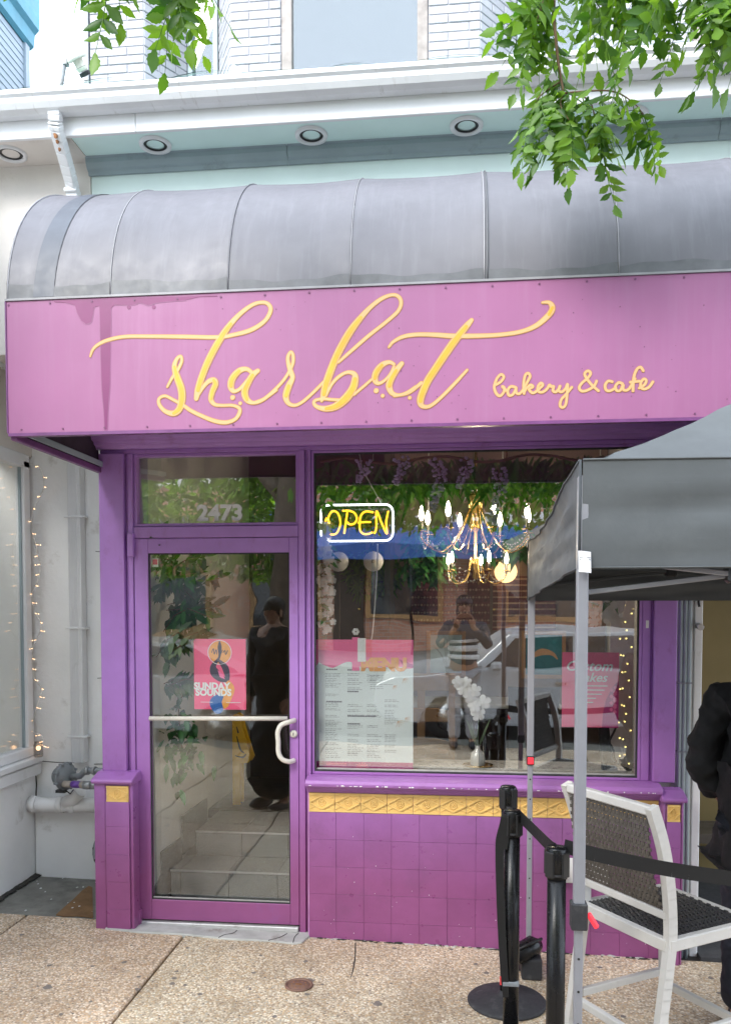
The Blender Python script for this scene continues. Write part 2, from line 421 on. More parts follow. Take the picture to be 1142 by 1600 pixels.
# ---------------------------------------------------------------- mesh helpers
class MB:
    lift = 0.
    def __init__(s):
        s.v, s.f, s.sm = [], [], []
    def add(s, vs, fs, smooth=False):
        k = len(s.v)
        s.v += [tuple(q) for q in vs]
        s.f += [tuple(i + k for i in f) for f in fs]
        s.sm += [smooth] * len(fs)
        return s
    def box(s, x0, x1, y0, y1, z0, z1):
        vs = [(x, y, z) for z in (z0, z1) for y in (y0, y1) for x in (x0, x1)]
        return s.add(vs, [(0, 2, 3, 1), (4, 5, 7, 6), (0, 1, 5, 4), (2, 6, 7, 3), (0, 4, 6, 2), (1, 3, 7, 5)])
    def obox(s, c, size, rot=None):
        rot = rot or Matrix.Identity(3)
        a, b, h = (q / 2 for q in size)
        vs = [Vector(c) + rot @ Vector((x, y, z)) for z in (-h, h) for y in (-b, b) for x in (-a, a)]
        return s.add(vs, [(0, 2, 3, 1), (4, 5, 7, 6), (0, 1, 5, 4), (2, 6, 7, 3), (0, 4, 6, 2), (1, 3, 7, 5)])
    def bar(s, p, q, w, h, up=(0, 0, 1)):
        p, q = Vector(p), Vector(q)
        d = (q - p).normalized()
        x = d.cross(Vector(up))
        if x.length < 1e-4:
            x = d.cross(Vector((0, 1, 0)))
        x.normalize()
        y = x.cross(d)
        vs = []
        for o in (p, q):
            for a, b in ((-1, -1), (1, -1), (1, 1), (-1, 1)):
                vs.append(o + x * a * w / 2 + y * b * h / 2)
        return s.add(vs, [(0, 3, 2, 1), (4, 5, 6, 7), (0, 1, 5, 4), (1, 2, 6, 5), (2, 3, 7, 6), (3, 0, 4, 7)])
    def tube(s, pts, r, n=8, cap=True):
        pts = [Vector(p) for p in pts]
        rr = r if isinstance(r, (list, tuple)) else [r] * len(pts)
        vs, fs = [], []
        nrm = None
        for i, p in enumerate(pts):
            d = (pts[min(i + 1, len(pts) - 1)] - pts[max(i - 1, 0)])
            d = d.normalized() if d.length > 1e-9 else Vector((0, 0, 1))
            if nrm is None:
                nrm = d.orthogonal().normalized()
            else:
                nrm = nrm - d * nrm.dot(d)
                nrm = nrm.normalized() if nrm.length > 1e-6 else d.orthogonal().normalized()
            b = d.cross(nrm)
            for k in range(n):
                a = 2 * PI * k / n
                vs.append(p + (nrm * math.cos(a) + b * math.sin(a)) * rr[i])
        for i in range(len(pts) - 1):
            for k in range(n):
                fs.append((i * n + k, i * n + (k + 1) % n, (i + 1) * n + (k + 1) % n, (i + 1) * n + k))
        s.add(vs, fs, n > 4)
        if cap:
            k = len(s.v) - len(vs)
            s.f += [tuple(k + j for j in reversed(range(n))), tuple(k + (len(pts) - 1) * n + j for j in range(n))]
            s.sm += [False, False]
        return s
    def lathe(s, prof, c=(0, 0, 0), n=20, rot=None, smooth=True):
        rot = rot or Matrix.Identity(3)
        vs, fs = [], []
        for r, z in prof:
            for k in range(n):
                a = 2 * PI * k / n
                vs.append(Vector(c) + rot @ Vector((r * math.cos(a), r * math.sin(a), z)))
        for i in range(len(prof) - 1):
            for k in range(n):
                fs.append((i * n + k, i * n + (k + 1) % n, (i + 1) * n + (k + 1) % n, (i + 1) * n + k))
        return s.add(vs, fs, smooth)
    def ball(s, c, r, n=10, m=6, sq=(1, 1, 1), rot=None):
        rot = rot or Matrix.Identity(3)
        vs, fs = [], []
        for i in range(m + 1):
            t = PI * i / m
            for k in range(n):
                a = 2 * PI * k / n
                vs.append(Vector(c) + rot @ Vector((r * sq[0] * math.sin(t) * math.cos(a), r * sq[1] * math.sin(t) * math.sin(a), r * sq[2] * math.cos(t))))
        for i in range(m):
            for k in range(n):
                fs.append((i * n + k, (i + 1) * n + k, (i + 1) * n + (k + 1) % n, i * n + (k + 1) % n))
        return s.add(vs, fs, True)
    def prism(s, poly, f0, f1):
        """poly: 2D outline; f0, f1 map a 2D point to the two end caps"""
        n = len(poly)
        vs = [f0(*q) for q in poly] + [f1(*q) for q in poly]
        fs = [tuple(range(n)), tuple(reversed(range(n, 2 * n)))] + [(i, i + n, (i + 1) % n + n, (i + 1) % n) for i in range(n)]
        return s.add(vs, fs)
    def extx(s, prof, x0, x1, smooth=False):
        """profile of (y, z) points extruded along X"""
        return s.prism(prof, lambda y, z: (x0, y, z), lambda y, z: (x1, y, z))
    def exty(s, poly, y0, y1):
        """outline of (x, z) points extruded along Y"""
        return s.prism(poly, lambda x, z: (x, y0, z), lambda x, z: (x, y1, z))
    def extz(s, poly, z0, z1):
        return s.prism(poly, lambda x, y: (x, y, z0), lambda x, y: (x, y, z1))
    def grid(s, fn, nu, nv, smooth=True):
        vs = [fn(i / nu, j / nv) for j in range(nv + 1) for i in range(nu + 1)]
        w = nu + 1
        fs = [(j * w + i, j * w + i + 1, (j + 1) * w + i + 1, (j + 1) * w + i) for j in range(nv) for i in range(nu)]
        return s.add(vs, fs, smooth)
    def stroke(s, pts, y, thick, grow=0., minw=0., sub=7, shrink_ok=False):
        """a brush stroke lying on the plane facing -Y: pts of (x, z, width)"""
        P = spline(pts, sub)
        L, Rr = [], []
        for i, (x, z, w) in enumerate(P):
            x0, z0, _ = P[max(i - 1, 0)]
            x1, z1, _ = P[min(i + 1, len(P) - 1)]
            dx, dz = x1 - x0, z1 - z0
            ln = math.hypot(dx, dz) or 1
            h = max(w + grow, minw) / 2
            L.append((x - dz / ln * h, z + dx / ln * h))
            Rr.append((x + dz / ln * h, z - dx / ln * h))
        n = len(P)
        lift = MB.lift = (MB.lift + .00005) % .0004       # brush strokes lie on one another where they cross
        yo = [y - lift - .00022 * i / n for i in range(n)]
        vs = [(x, q - thick, z) for (x, z), q in zip(L, yo)] + [(x, q - thick, z) for (x, z), q in zip(Rr, yo)] + [(x, y, z) for x, z in L] + [(x, y, z) for x, z in Rr]
        fs = []
        for i in range(n - 1):
            fs += [(i, i + 1, n + i + 1, n + i), (i, 2 * n + i, 2 * n + i + 1, i + 1), (n + i, n + i + 1, 3 * n + i + 1, 3 * n + i)]
        fs += [(0, n, 3 * n, 2 * n), (n - 1, 3 * n - 1, 4 * n - 1, 2 * n - 1)]
        s.add(vs, fs)
        for (x, z, w), q in ((P[0], lift - .00003), (P[-1], lift + .00024)):
            s.disc(x, z, max(w + grow, minw) / 2, y, thick + q)
        return s
    def disc(s, x, z, r, y, thick, n=12):
        return s.exty([(x + r * math.cos(2 * PI * k / n), z + r * math.sin(2 * PI * k / n)) for k in range(n)], y - thick, y)
    def build(s, name, m, parent=None, bevel=0., seg=1, kind=None):
        me = bpy.data.meshes.new(name)
        me.from_pydata([tuple(q) for q in s.v], [], s.f)
        me.polygons.foreach_set('use_smooth', s.sm)
        if bevel:
            bm = bmesh.new(); bm.from_mesh(me)
            bmesh.ops.recalc_face_normals(bm, faces=bm.faces)
            es = [e for e in bm.edges if len(e.link_faces) == 2 and e.calc_face_angle(0) > R(40)]
            bmesh.ops.bevel(bm, geom=es, offset=bevel, segments=seg, profile=.6, affect='EDGES', clamp_overlap=True)
            bm.to_mesh(me); bm.free()
        else:
            bm = bmesh.new(); bm.from_mesh(me)
            bmesh.ops.recalc_face_normals(bm, faces=bm.faces)
            bm.to_mesh(me); bm.free()
        me.materials.append(M[m] if isinstance(m, str) else m)
        me.update()
        return link(name, me, parent, kind)

def rumple(me, amp, scale, stretch=(1, 1, 1)):
    """push a cloth surface in and out along its normals so that it creases"""
    ns = [v.normal.copy() for v in me.vertices]
    for v, q in zip(me.vertices, ns):
        c = Vector((v.co.x * stretch[0], v.co.y * stretch[1], v.co.z * stretch[2])) * scale
        a = noise.noise(c); b_ = noise.noise(c * 2.3 + Vector((7, 3, 1)))
        v.co += q * amp * ((1 - 2.4 * abs(a)) + .45 * (1 - 2.4 * abs(b_)) - .9)

def link(name, me, parent=None, kind=None):
    o = bpy.data.objects.new(name, me)
    COL.objects.link(o)
    if parent is not None:
        o.parent = parent
        top = parent if parent.parent is None else parent.parent
        if not o.get('local') and not top.get('_local'):
            # meshes are written in world coordinates; move them into the thing's frame
            if me is not None and me.get('_done') is None:
                inv = top.matrix_basis.inverted()
                me.transform(inv)
                me['_done'] = 1
    if kind:
        o['kind'] = kind
    return o

def spline(pts, sub=7):
    out = []
    n = len(pts)
    for i in range(n - 1):
        p0, p1, p2, p3 = pts[max(i - 1, 0)], pts[i], pts[i + 1], pts[min(i + 2, n - 1)]
        for k in range(sub):
            t = k / sub
            out.append(tuple(.5 * (2 * b + (c - a) * t + (2 * a - 5 * b + 4 * c - d) * t * t + (3 * b - a - 3 * c + d) * t ** 3) for a, b, c, d in zip(p0, p1, p2, p3)))
    out.append(tuple(pts[-1]))
    return out

def smooth3(pts, sub=6):
    return spline([tuple(p) for p in pts], sub)

def thing(name, label, cat, loc=(0, 0, 0), group=None):
    o = bpy.data.objects.new(name, None)
    COL.objects.link(o)
    o.location = loc
    o['label'] = label; o['category'] = cat
    o.empty_display_size = .1
    if group:
        o['group'] = group
    return o

def tag(o, label, cat, group=None):
    o['label'] = label; o['category'] = cat
    if group:
        o['group'] = group
    return o

def text_mesh(s, size, bold=0., shear=0., ext=.0008, sx=1., align='CENTER'):
    c = bpy.data.curves.new('lettering', 'FONT')
    c.body = s; c.size = size; c.offset = bold; c.shear = shear; c.extrude = ext
    c.align_x = align; c.align_y = 'CENTER'; c.resolution_u = 3
    o = bpy.data.objects.new('lettering', c)
    COL.objects.link(o)
    dg = bpy.context.evaluated_depsgraph_get()
    me = bpy.data.meshes.new_from_object(o.evaluated_get(dg))
    bpy.data.objects.remove(o)
    bpy.data.curves.remove(c)
    me.transform(Matrix.Diagonal((sx, 1, 1, 1)))
    for p_ in me.polygons:
        p_.use_smooth = False
    return me

def lettering(name, s, x, y, z, size, m, parent, **k):
    me = text_mesh(s, size, **k)
    me.transform(Matrix.Translation((x, y, z)) @ Matrix.Rotation(R(90), 4, 'X'))
    me.materials.clear(); me.materials.append(M[m])
    return link(name, me, parent)

def frame_rect(mb, x0, x1, z0, z1, w, y0, y1):
    mb.box(x0, x0 + w, y0, y1, z0, z1); mb.box(x1 - w, x1, y0, y1, z0, z1)
    mb.box(x0 + w, x1 - w, y0, y1, z0, z0 + w); mb.box(x0 + w, x1 - w, y0, y1, z1 - w, z1)
    return mb

# ---------------------------------------------------------------- ground
def gz(x):
    return -0.01 - 0.02 * (x + 1.9)              # the pavement falls slightly to the right

def sloped_box(mb, x0, x1, y0, y1, top, depth):
    vs = [(x, y, gz(x) + (top if k else -depth)) for k in (0, 1) for y in (y0, y1) for x in (x0, x1)]
    return mb.add(vs, [(0, 2, 3, 1), (4, 5, 7, 6), (0, 1, 5, 4), (2, 6, 7, 3), (0, 4, 6, 2), (1, 3, 7, 5)])

ground = MB().box(-60, 60, -70, 40, -.34, -.30).build('ground', 'asphalt', kind='structure')
sidewalk = bpy.data.objects.new('sidewalk', None); COL.objects.link(sidewalk); sidewalk['kind'] = 'structure'
bed = MB(); sloped_box(bed, -9, 9, -5.3, 3.5, -.022, .12)
bed.build('bedding', 'moss', sidewalk)
xs = [-8.1, -7.15, -6.2, -5.25, -4.3, -3.37, -2.425, -1.45, 1.41, 2.36, 3.3, 4.25, 5.2, 6.15]
for j, (ya, yb) in enumerate(((-1.95, .0), (-3.4, -1.95), (-4.9, -3.4))):
    for i in range(len(xs) - 1):
        y1 = yb - .005
        if j == 0:
            y1 = .012 if xs[i] < -1.9 else -.05
        w = .007 if not (j == 0 and abs(xs[i] + .505) < .01) else .004
        b = MB(); sloped_box(b, xs[i] + w, xs[i + 1] - .006, ya + .006, y1, 0, .05)
        b.build('paving_slab', 'aggregate', sidewalk, bevel=.006)
kerb = MB(); sloped_box(kerb, -9, 9, -5.3, -4.905, .0, .25)
kerb.build('kerb', 'concrete', sidewalk, bevel=.02, seg=2)
road = MB().box(-60, 60, -12.5, -5.32, -.2, -.16).build('street', 'asphalt', kind='structure')
mk = MB()
for k in range(9):
    mk.box(-24 + k * 6, -21 + k * 6, -8.95, -8.83, -.16, -.156)
mk.build('lane_marking', 'printwhite', kind='structure')
far_walk = MB().box(-60, 60, -16, -12.5, -.3, -.02).build('far_pavement', 'concrete', kind='structure')
# alcove floor beside the shop: grey concrete and a bare brown patch
b = MB(); sloped_box(b, -2.72, -1.95, .018, .72, -.004, .06)
b.build('alcove_floor', 'concrete', sidewalk)
patch = [(-2.256,0.506),(-2.29,0.526),(-2.292,0.43),(-2.276,0.283),(-2.269,0.143),(-2.26,0.031),(-2.207,0.017),(-2.139,0.034),(-2.036,0.025)]
MB().prism(patch, lambda x, y: (x, y, gz(x) - .002), lambda x, y: (x, y, gz(x) + .003)).build('earth_patch', 'mudpatch', sidewalk)
random.seed(3)
lit = MB()
for k in range(22):
    x, y = random.uniform(-2.66, -2.0), random.uniform(.05, .66)
    r = random.uniform(.003, .009)
    lit.ball((x, y, gz(x) + .002), r, 5, 3, (1, 1.3, .4))
lit.build('litter', 'whitecloth', sidewalk, kind='stuff')
gum = MB()
for k in range(150):
    x, y = random.uniform(-2.8, 1.6), random.uniform(-1.9, -.06)
    r = random.uniform(.004, .014) * (1 if k % 9 else 1.6)
    a0 = random.uniform(0, 6)
    gum.extz([(x + r * (1 + .3 * math.sin(3 * t + a0)) * math.cos(t), y + r * (1 + .25 * math.cos(2 * t + a0)) * math.sin(t)) for t in [2 * PI * j / 9 for j in range(9)]], gz(x) - .003, gz(x) + .0012)
gum.build('gum_spots', 'gum', sidewalk, kind='stuff')
# dark dirt where wall and floor meet
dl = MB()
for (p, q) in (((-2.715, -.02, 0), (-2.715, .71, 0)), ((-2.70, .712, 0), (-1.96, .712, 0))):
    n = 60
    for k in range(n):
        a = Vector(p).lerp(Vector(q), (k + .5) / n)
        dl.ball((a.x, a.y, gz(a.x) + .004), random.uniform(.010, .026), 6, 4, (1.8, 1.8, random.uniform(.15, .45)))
gv = MB()
gv.tube([(x, y, gz(x) + .0005) for x, y in spline([(-.52, -.10), (-.50, -.28), (-.492, -.46), (-.494, -.52)], 4)], [.0035, .003, .004, .003, .003, .004, .003, .003, .0025, .002, .002, .0015, .001], 5)
gv.build('joint_crack', 'moss', sidewalk)
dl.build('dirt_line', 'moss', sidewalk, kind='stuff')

# ---------------------------------------------------------------- cafe building
cafe = thing('cafe_building', 'purple and mint cafe shopfront with white brick upper storey', 'building')

# --- walls
X_L, X_R = -1.975, 4.2
MB().box(X_L, X_R, 0.0, .12, 2.70, 4.22).build('upper_wall', 'mint', cafe)
MB().box(-2.72, X_L - .004, -.006, .12, 3.16, 4.22).build('plaster_panel', 'cream', cafe)
MB().box(-1.945, -1.80, .06, .72, -.2, 4.2).build('side_wall', 'stucco', cafe)
s = MB().box(X_L, X_R, -.25, .0, 4.178, 4.20)
s.build('soffit_board', 'soffit', cafe)
MB().box(-5, X_L - .003, -.25, .0, 4.175, 4.20).build('soffit_board', 'cream', cafe)
# crown moulding, two lengths butted
prof = [(-.002, 4.10), (-.014, 4.10), (-.02, 4.118), (-.034, 4.125), (-.05, 4.15), (-.052, 4.172), (-.066, 4.177), (-.002, 4.177)]
for x0, x1 in ((-1.985, -.885), (-.8825, 1.3), (1.3025, X_R)):
    MB().extx(prof, x0, x1).build('moulding', 'moulding', cafe)
# fascia in lengths
for x0, x1 in ((-5, -1.62), (-1.6185, .74), (.7415, X_R)):
    MB().box(x0, x1, -.272, -.25, 4.168, 4.262).build('fascia_board', 'white', cafe, bevel=.003)
# half-round fronted gutter with rolled lip
gp = [(-.274, 4.258), (-.33, 4.252), (-.362, 4.262), (-.38, 4.285), (-.384, 4.308), (-.398, 4.318), (-.40, 4.334), (-.392, 4.343), (-.38, 4.338), (-.372, 4.30), (-.35, 4.272), (-.30, 4.266), (-.286, 4.27), (-.284, 4.335), (-.274, 4.335)]
gut = MB().extx(gp, -5, X_R, True).build('gutter', 'gutter', cafe)
for x in (-2.35, -.75, .3, 1.4):
    MB().extx([(a - .0015, z - .0012) for a, z in gp[:7]] + [(a, z) for a, z in reversed(gp[:7])], x, x + .012).build('gutter_joint', 'gutter', gut)
# downspout with an elbow
dp = smooth3([(-2.016, -.325, 4.262), (-2.016, -.325, 4.225), (-2.022, -.30, 4.185), (-2.045, -.12, 4.06), (-2.058, -.05, 4.00), (-2.06, -.05, 3.90), (-2.06, -.05, 3.5)], 4)
ds = MB()
for a, c in zip(dp, dp[1:]):
    ds.bar(a, c, .062, .045, (0, -1, .3))
dso = ds.build('downspout', 'gutter', cafe, bevel=.004)
rs = MB()
for (x, y, z, r) in ((-2.026, -.303, 4.165, .02), (-2.029, -.28, 4.145, .015), (-2.02, -.318, 4.2, .012), (-2.033, -.25, 4.12, .012)):
    rs.ball((x, y, z), r, 8, 4, (.7, .35, 1.3))
rs.build('rust_spot', 'rust', dso)
MB().box(-2.095, -2.025, -.085, -.02, 3.99, 4.012).build('pipe_collar', 'gutter', dso, bevel=.003)
# recessed soffit lights
for x in (-2.36, -1.565, -.74, .048, .85, 1.65):
    rim = MB().lathe([(.060, 4.176), (.061, 4.168), (.070, 4.164), (.082, 4.166), (.084, 4.177)], (x, -.135, 0), 28)
    ro = rim.build('recessed_light', 'white', cafe)
    MB().lathe([(.0605, 4.1755), (.058, 4.172), (.055, 4.21), (.0, 4.21)], (x, -.135, 0), 24).build('lamp_can', 'black', ro)
    MB().lathe([(.0, 4.180), (.028, 4.1805), (.042, 4.184), (.045, 4.194), (.036, 4.20)], (x, -.124, 0), 24).build('lamp_lens', 'lampglass', ro)
# cut the dark ring proud of the board: a black annulus 1.5 mm under it
for x in (-2.36, -1.565, -.74, .048, .85, 1.65):
    MB().lathe([(.0615, 4.1745), (.0445, 4.1735)], (x, -.135, 0), 24).build('lamp_gap', 'black', cafe)

# roof edge: bent copper drip and sloping roof
rf = MB().add([(-5, -.30, 4.345), (X_R, -.30, 4.345), (X_R, .6, 4.44), (-5, .6, 4.44), (-5, -.30, 4.33), (X_R, -.30, 4.33), (X_R, .6, 4.42), (-5, .6, 4.42)],
              [(0, 1, 2, 3), (4, 7, 6, 5), (0, 4, 5, 1), (1, 5, 6, 2), (2, 6, 7, 3), (3, 7, 4, 0)])
rf.build('roof', 'copper', cafe)
random.seed(5)
x = -2.9
while x < 1.8:
    ln = random.uniform(.45, .8)
    h = random.uniform(.0, .02)
    def cu(u, v, x=x, ln=ln, h=h):
        return (x + u * (ln + .02), -.355 + .05 * v, 4.358 + 1.6 * h * math.sin(u * 3.1) + .03 * v + .008 * math.sin(u * 9 + x * 5))
    g = MB().grid(cu, 10, 2)
    g.grid(lambda u, v: tuple(a - b for a, b in zip(cu(u, v), (0, 0, .008))), 10, 2)
    g.build('copper_flashing', 'copper', cafe)
    x += ln

# --- upper storey: white painted brick bays
YB, YR = .10, .35
segs = [((-2.02, YB), (-1.71, YB)), ((-1.71, YB), (-1.545, YR)), ((-1.36, YR), (-1.225, YB)), ((-1.225, YB), (-.945, YB)),
        ((-.153, YB), (.12, YB)), ((.12, YB), (.325, YR)), ((.70, YR), (.86, YB)), ((.86, YB), (1.20, YB))]
random.seed(11)
bwall = None
CH = .0465
brick_meshes = {}
def brick_mesh(ln):
    k = round(ln, 3)
    if k not in brick_meshes:
        me = MB().box(0, ln, -.0015, .02, 0, CH - .0042)
        o = me.build('brick', 'brick', None, bevel=.003)
        brick_meshes[k] = o.data
        bpy.data.objects.remove(o)
    return brick_meshes[k]
for (a, c) in segs:
    a, c = Vector((*a, 0)), Vector((*c, 0))
    d = (c - a); L = d.length; ang = math.atan2(d.y, d.x); d.normalize()
    nrm = Vector((d.y, -d.x, 0))
    wallm = MB()
    wallm.add([tuple(a + Vector((0, 0, z)) - nrm * t) for t in (.004, .1) for z in (4.36, 5.5)] + [tuple(c + Vector((0, 0, z)) - nrm * t) for t in (.004, .1) for z in (4.36, 5.5)],
              [(0, 1, 5, 4), (2, 6, 7, 3), (0, 4, 6, 2), (1, 3, 7, 5), (0, 2, 3, 1), (4, 5, 7, 6)])
    w = wallm.build('brick_wall', 'mortar', cafe)
    row = 0
    z = 4.38
    while z < 5.14:
        t = 0. if row % 2 else -.11
        while t < L - .004:
            ln = .215
            t0, t1 = max(t, 0), min(t + ln, L)
            if t1 - t0 > .02:
                q = round(t1 - t0 - .005, 3)
                o = bpy.data.objects.new('brick', brick_mesh(q))
                COL.objects.link(o); o.parent = w
                o.location = a + d * (t0 + .0025) + Vector((0, 0, z)) + nrm * random.uniform(-.0015, .0015)
                o.rotation_euler = (0, 0, ang)
            t += ln
        z += CH; row += 1
# dark return edge of the left bay, and the upper windows
MB().box(-2.05, -2.024, .09, .40, 4.36, 5.5).build('corner_trim', 'greypipe', cafe)
def upper_window(x0, x1, y, fm, fw):
    f = frame_rect(MB(), x0, x1, 4.37, 5.5, fw, y - .03, y + .05).build('upper_window', fm, cafe, bevel=.003)
    MB().box(x0 + fw - .003, x1 - fw + .003, y, y + .006, 4.37 + fw, 5.5 - fw).build('pane', 'upglass', f)
upper_window(-.942, -.156, .13, 'timber', .055)
upper_window(-1.542, -1.363, .37, 'moulding', .03)
upper_window(.328, .697, .37, 'moulding', .04)
upper_window(1.205, 1.75, .13, 'timber', .055)
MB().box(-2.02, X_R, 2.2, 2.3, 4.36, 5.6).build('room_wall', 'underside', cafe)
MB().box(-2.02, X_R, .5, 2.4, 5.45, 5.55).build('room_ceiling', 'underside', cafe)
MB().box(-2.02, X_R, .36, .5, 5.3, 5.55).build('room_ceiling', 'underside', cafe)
# a small white vent pipe beside the window
MB().tube([(-1.185, .04, 4.42), (-1.19, .04, 4.66)], .012, 8).tube([(-1.19, .04, 4.62), (-1.15, .045, 4.62)], .008, 8).build('vent_pipe', 'white', cafe)

# --- shopfront frame
prof = [(-.0, 2.622), (-.035, 2.622), (-.045, 2.638), (-.062, 2.642), (-.068, 2.656), (-.095, 2.662), (-.102, 2.682), (-.14, 2.69), (-.145, 2.712), (.0, 2.712)]
MB().extx(prof, -1.985, 1.20).build('cornice', 'paint', cafe, bevel=.0025)
MB().box(-1.945, 1.16, -.01, .06, 2.60, 2.6215).build('head_rail', 'paint', cafe, bevel=.003)
MB().box(-1.943, -1.803, -.035, .058, .10, 2.5995).build('pilaster', 'paint', cafe, bevel=.006, seg=2)
MB().box(-1.801, -1.787, -.006, .05, -.02, 2.5995).box(-1.786, -1.759, -.018, .055, -.02, 2.5995).build('door_jamb', 'paint', cafe, bevel=.003)
MB().box(-.836, -.802, -.018, .055, -.04, 2.5995).box(-.801, -.786, -.004, .055, -.04, 2.5995).box(-.785, -.770, -.022, .055, .77, 2.5995).build('door_jamb', 'paint', cafe, bevel=.003)
MB().box(-1.757, -.838, -.014, .055, 2.139, 2.200).build('transom_rail', 'paint', cafe, bevel=.003)
# transom light
tw = frame_rect(MB(), -1.7575, -.8375, 2.2025, 2.5985, .016, .0, .05).build('transom_window', 'paint', cafe, bevel=.002)
MB().extx([(.048, 2.218), (.0275, 2.583), (.0335, 2.583), (.054, 2.218)], -1.742, -.853).build('pane', 'glass', tw)
hx, hz = (-1.283,2.273)
lettering('house_number', '2473', hx, .036, hz, .118, 'printwhite', tw, bold=.0045, sx=1.10)
# door
door = frame_rect(MB(), -1.755, -.8395, .004, 2.136, .0, -.012, .035)
door = MB().box(-1.755, -1.677, -.012, .035, .012, 2.136).box(-.889, -.8395, -.012, .035, .012, 2.136).box(-1.6768, -.8892, -.0115, .0345, 2.055, 2.1355).box(-1.6768, -.8892, -.0115, .0345, .0125, .126)
door = door.build('door', 'paint', cafe, bevel=.003)
MB().extx([(.026, .123), (.002, 2.058), (.008, 2.058), (.032, .123)], -1.68, -.886).build('pane', 'doorglass', door)
frame_rect(MB(), -1.677, -.889, .126, 2.055, .007, -.004, .003).build('glazing_bead', 'rubber', door)
MB().box(-1.67, -.895, .0005, .0085, .133, .138).build('bottom_bead', 'alu', door)
MB().tube([(-1.674, -.02, 1.144), (-.90, -.02, 1.154)], .013, 10).build('push_bar', 'handle', door)
hz0, hz1 = 1.144, 0.924
hp = smooth3([(-.862, -.012, hz0), (-.885, -.055, hz0 - .004), (-.925, -.070, hz0 - .02), (-.942, -.072, hz0 - .06), (-.940, -.072, (hz0 + hz1) / 2), (-.938, -.072, hz1 + .05), (-.918, -.068, hz1 + .015), (-.885, -.05, hz1), (-.866, -.012, hz1)], 5)
MB().tube(hp, .0135, 10).build('handle', 'handle', door)
lk = MB().lathe([(.0, .0), (.019, .0), (.021, -.004), (.02, -.012), (.011, -.016), (.0, -.016)], (-.866, -.012, 1.071), 18, Matrix.Rotation(R(-90), 3, 'X')).build('lock', 'handle', door)
MB().box(-.868, -.864, -.031, -.027, lk.location.z + 1.071 - .008, 1.071 + .008).build('key_slot', 'black', lk)
MB().box(-1.782, -1.748, -.045, -.0125, 2.035, 2.165).build('pivot_hinge', 'paint', door, bevel=.006, seg=2)
MB().box(-1.768, -1.728, -.055, -.0125, -.012, .075).build('pivot_hinge', 'paint', door, bevel=.01, seg=2)
MB().box(-1.745, -.842, -.03, .03, -.022, .004).build('threshold', 'alu', cafe, bevel=.004)
tp = [(-1.90, -.128), (-1.70, -.150), (-1.45, -.142), (-1.2, -.165), (-.98, -.155), (-.84, -.17), (-.80, -.15), (-.775, -.06), (-.775, .0), (-1.90, .0)]
MB().prism(tp, lambda x, y: (x, y, gz(x) - .03), lambda x, y: (x, y, gz(x) + .009)).build('stone_sill', 'thresh', cafe, bevel=.004)
ck = MB()
for pts in ([(-1.25, -.16), (-1.23, -.12), (-1.19, -.09), (-1.18, -.05)], [(-.98, -.155), (-.93, -.11), (-.90, -.05)], [(-.845, -.165), (-.85, -.09), (-.84, -.04)]):
    ck.tube([(x, y, gz(x) + .009) for x, y in spline(pts, 4)], .0028, 4)
ck.build('crack', 'moss', cafe)

# shop window
sw = frame_rect(MB(), -.7685, .966, .852, 2.5985, .014, -.006, .05).build('shop_window', 'paint', cafe, bevel=.002)
MB().extx([(.046, .866), (.0055, 2.5845), (.0115, 2.5845), (.052, .866)], -.7545, .952).build('pane', 'glass', sw)
frame_rect(MB(), -.7545, .952, .866, 2.5845, .010, -.002, .005).build('gasket', 'rubber', sw)
MB().box(-.744, .942, .006, .030, .876, .882).build('bottom_bead', 'alu', sw)
MB().box(.9665, 1.012, -.004, .058, .85, 2.5995).box(1.0125, 1.024, .006, .058, .85, 2.5995).box(1.0245, 1.136, -.030, .058, .85, 2.5995).build('pilaster', 'paint', cafe, bevel=.004)
MB().box(.985, 1.0, -.0048, -.004, 1.65, 1.69).build('paint_scuff', 'printwhite', cafe)
# sill and its mouldings
sp = [(.02, .852), (-.07, .848), (-.115, .838), (-.126, .822), (-.122, .806), (-.10, .800), (-.096, .788), (-.082, .786), (-.080, .774), (-.064, .771), (-.060, .762), (.02, .762)]
MB().extx(sp, -.785, 1.055).build('window_sill', 'paint', cafe, bevel=.002)
# bulkhead: tiles on a mortar bed
MB().box(-.783, 1.075, -.049, .05, -.2, .7615).build('bulkhead_wall', 'grout', cafe)
TW = .149
def shared(me_name, mb, m, bevel):
    o = mb.build(me_name, m, None, bevel=bevel)
    d = o.data
    bpy.data.objects.remove(o)
    return d
tile_me = shared('tile', MB().box(.0004, TW - .0004, -.014, .01, .0004, TW - .0004), 'tile', .0010)
random.seed(21)
def put(name, me, parent, loc, rot=(0, 0, 0), sc=(1, 1, 1)):
    o = bpy.data.objects.new(name, me)
    COL.objects.link(o); o.parent = parent
    o.location = loc; o.rotation_euler = rot; o.scale = sc
    return o
ztop = .656
for r in range(5):
    for c in range(13):
        x = -.777 + c * TW
        w = min(TW, 1.072 - x)
        z = ztop - (r + 1) * TW
        h = 1.0
        zz = z
        if r == 4:
            zz = gz(x) - .012; h = (z + TW - zz) / TW
        put('tile', tile_me, cafe, (x, -.044 + random.uniform(-.0012, .0008), zz),
            (random.uniform(-.006, .006), 0, random.uniform(-.008, .008)), (w / TW, 1, h))
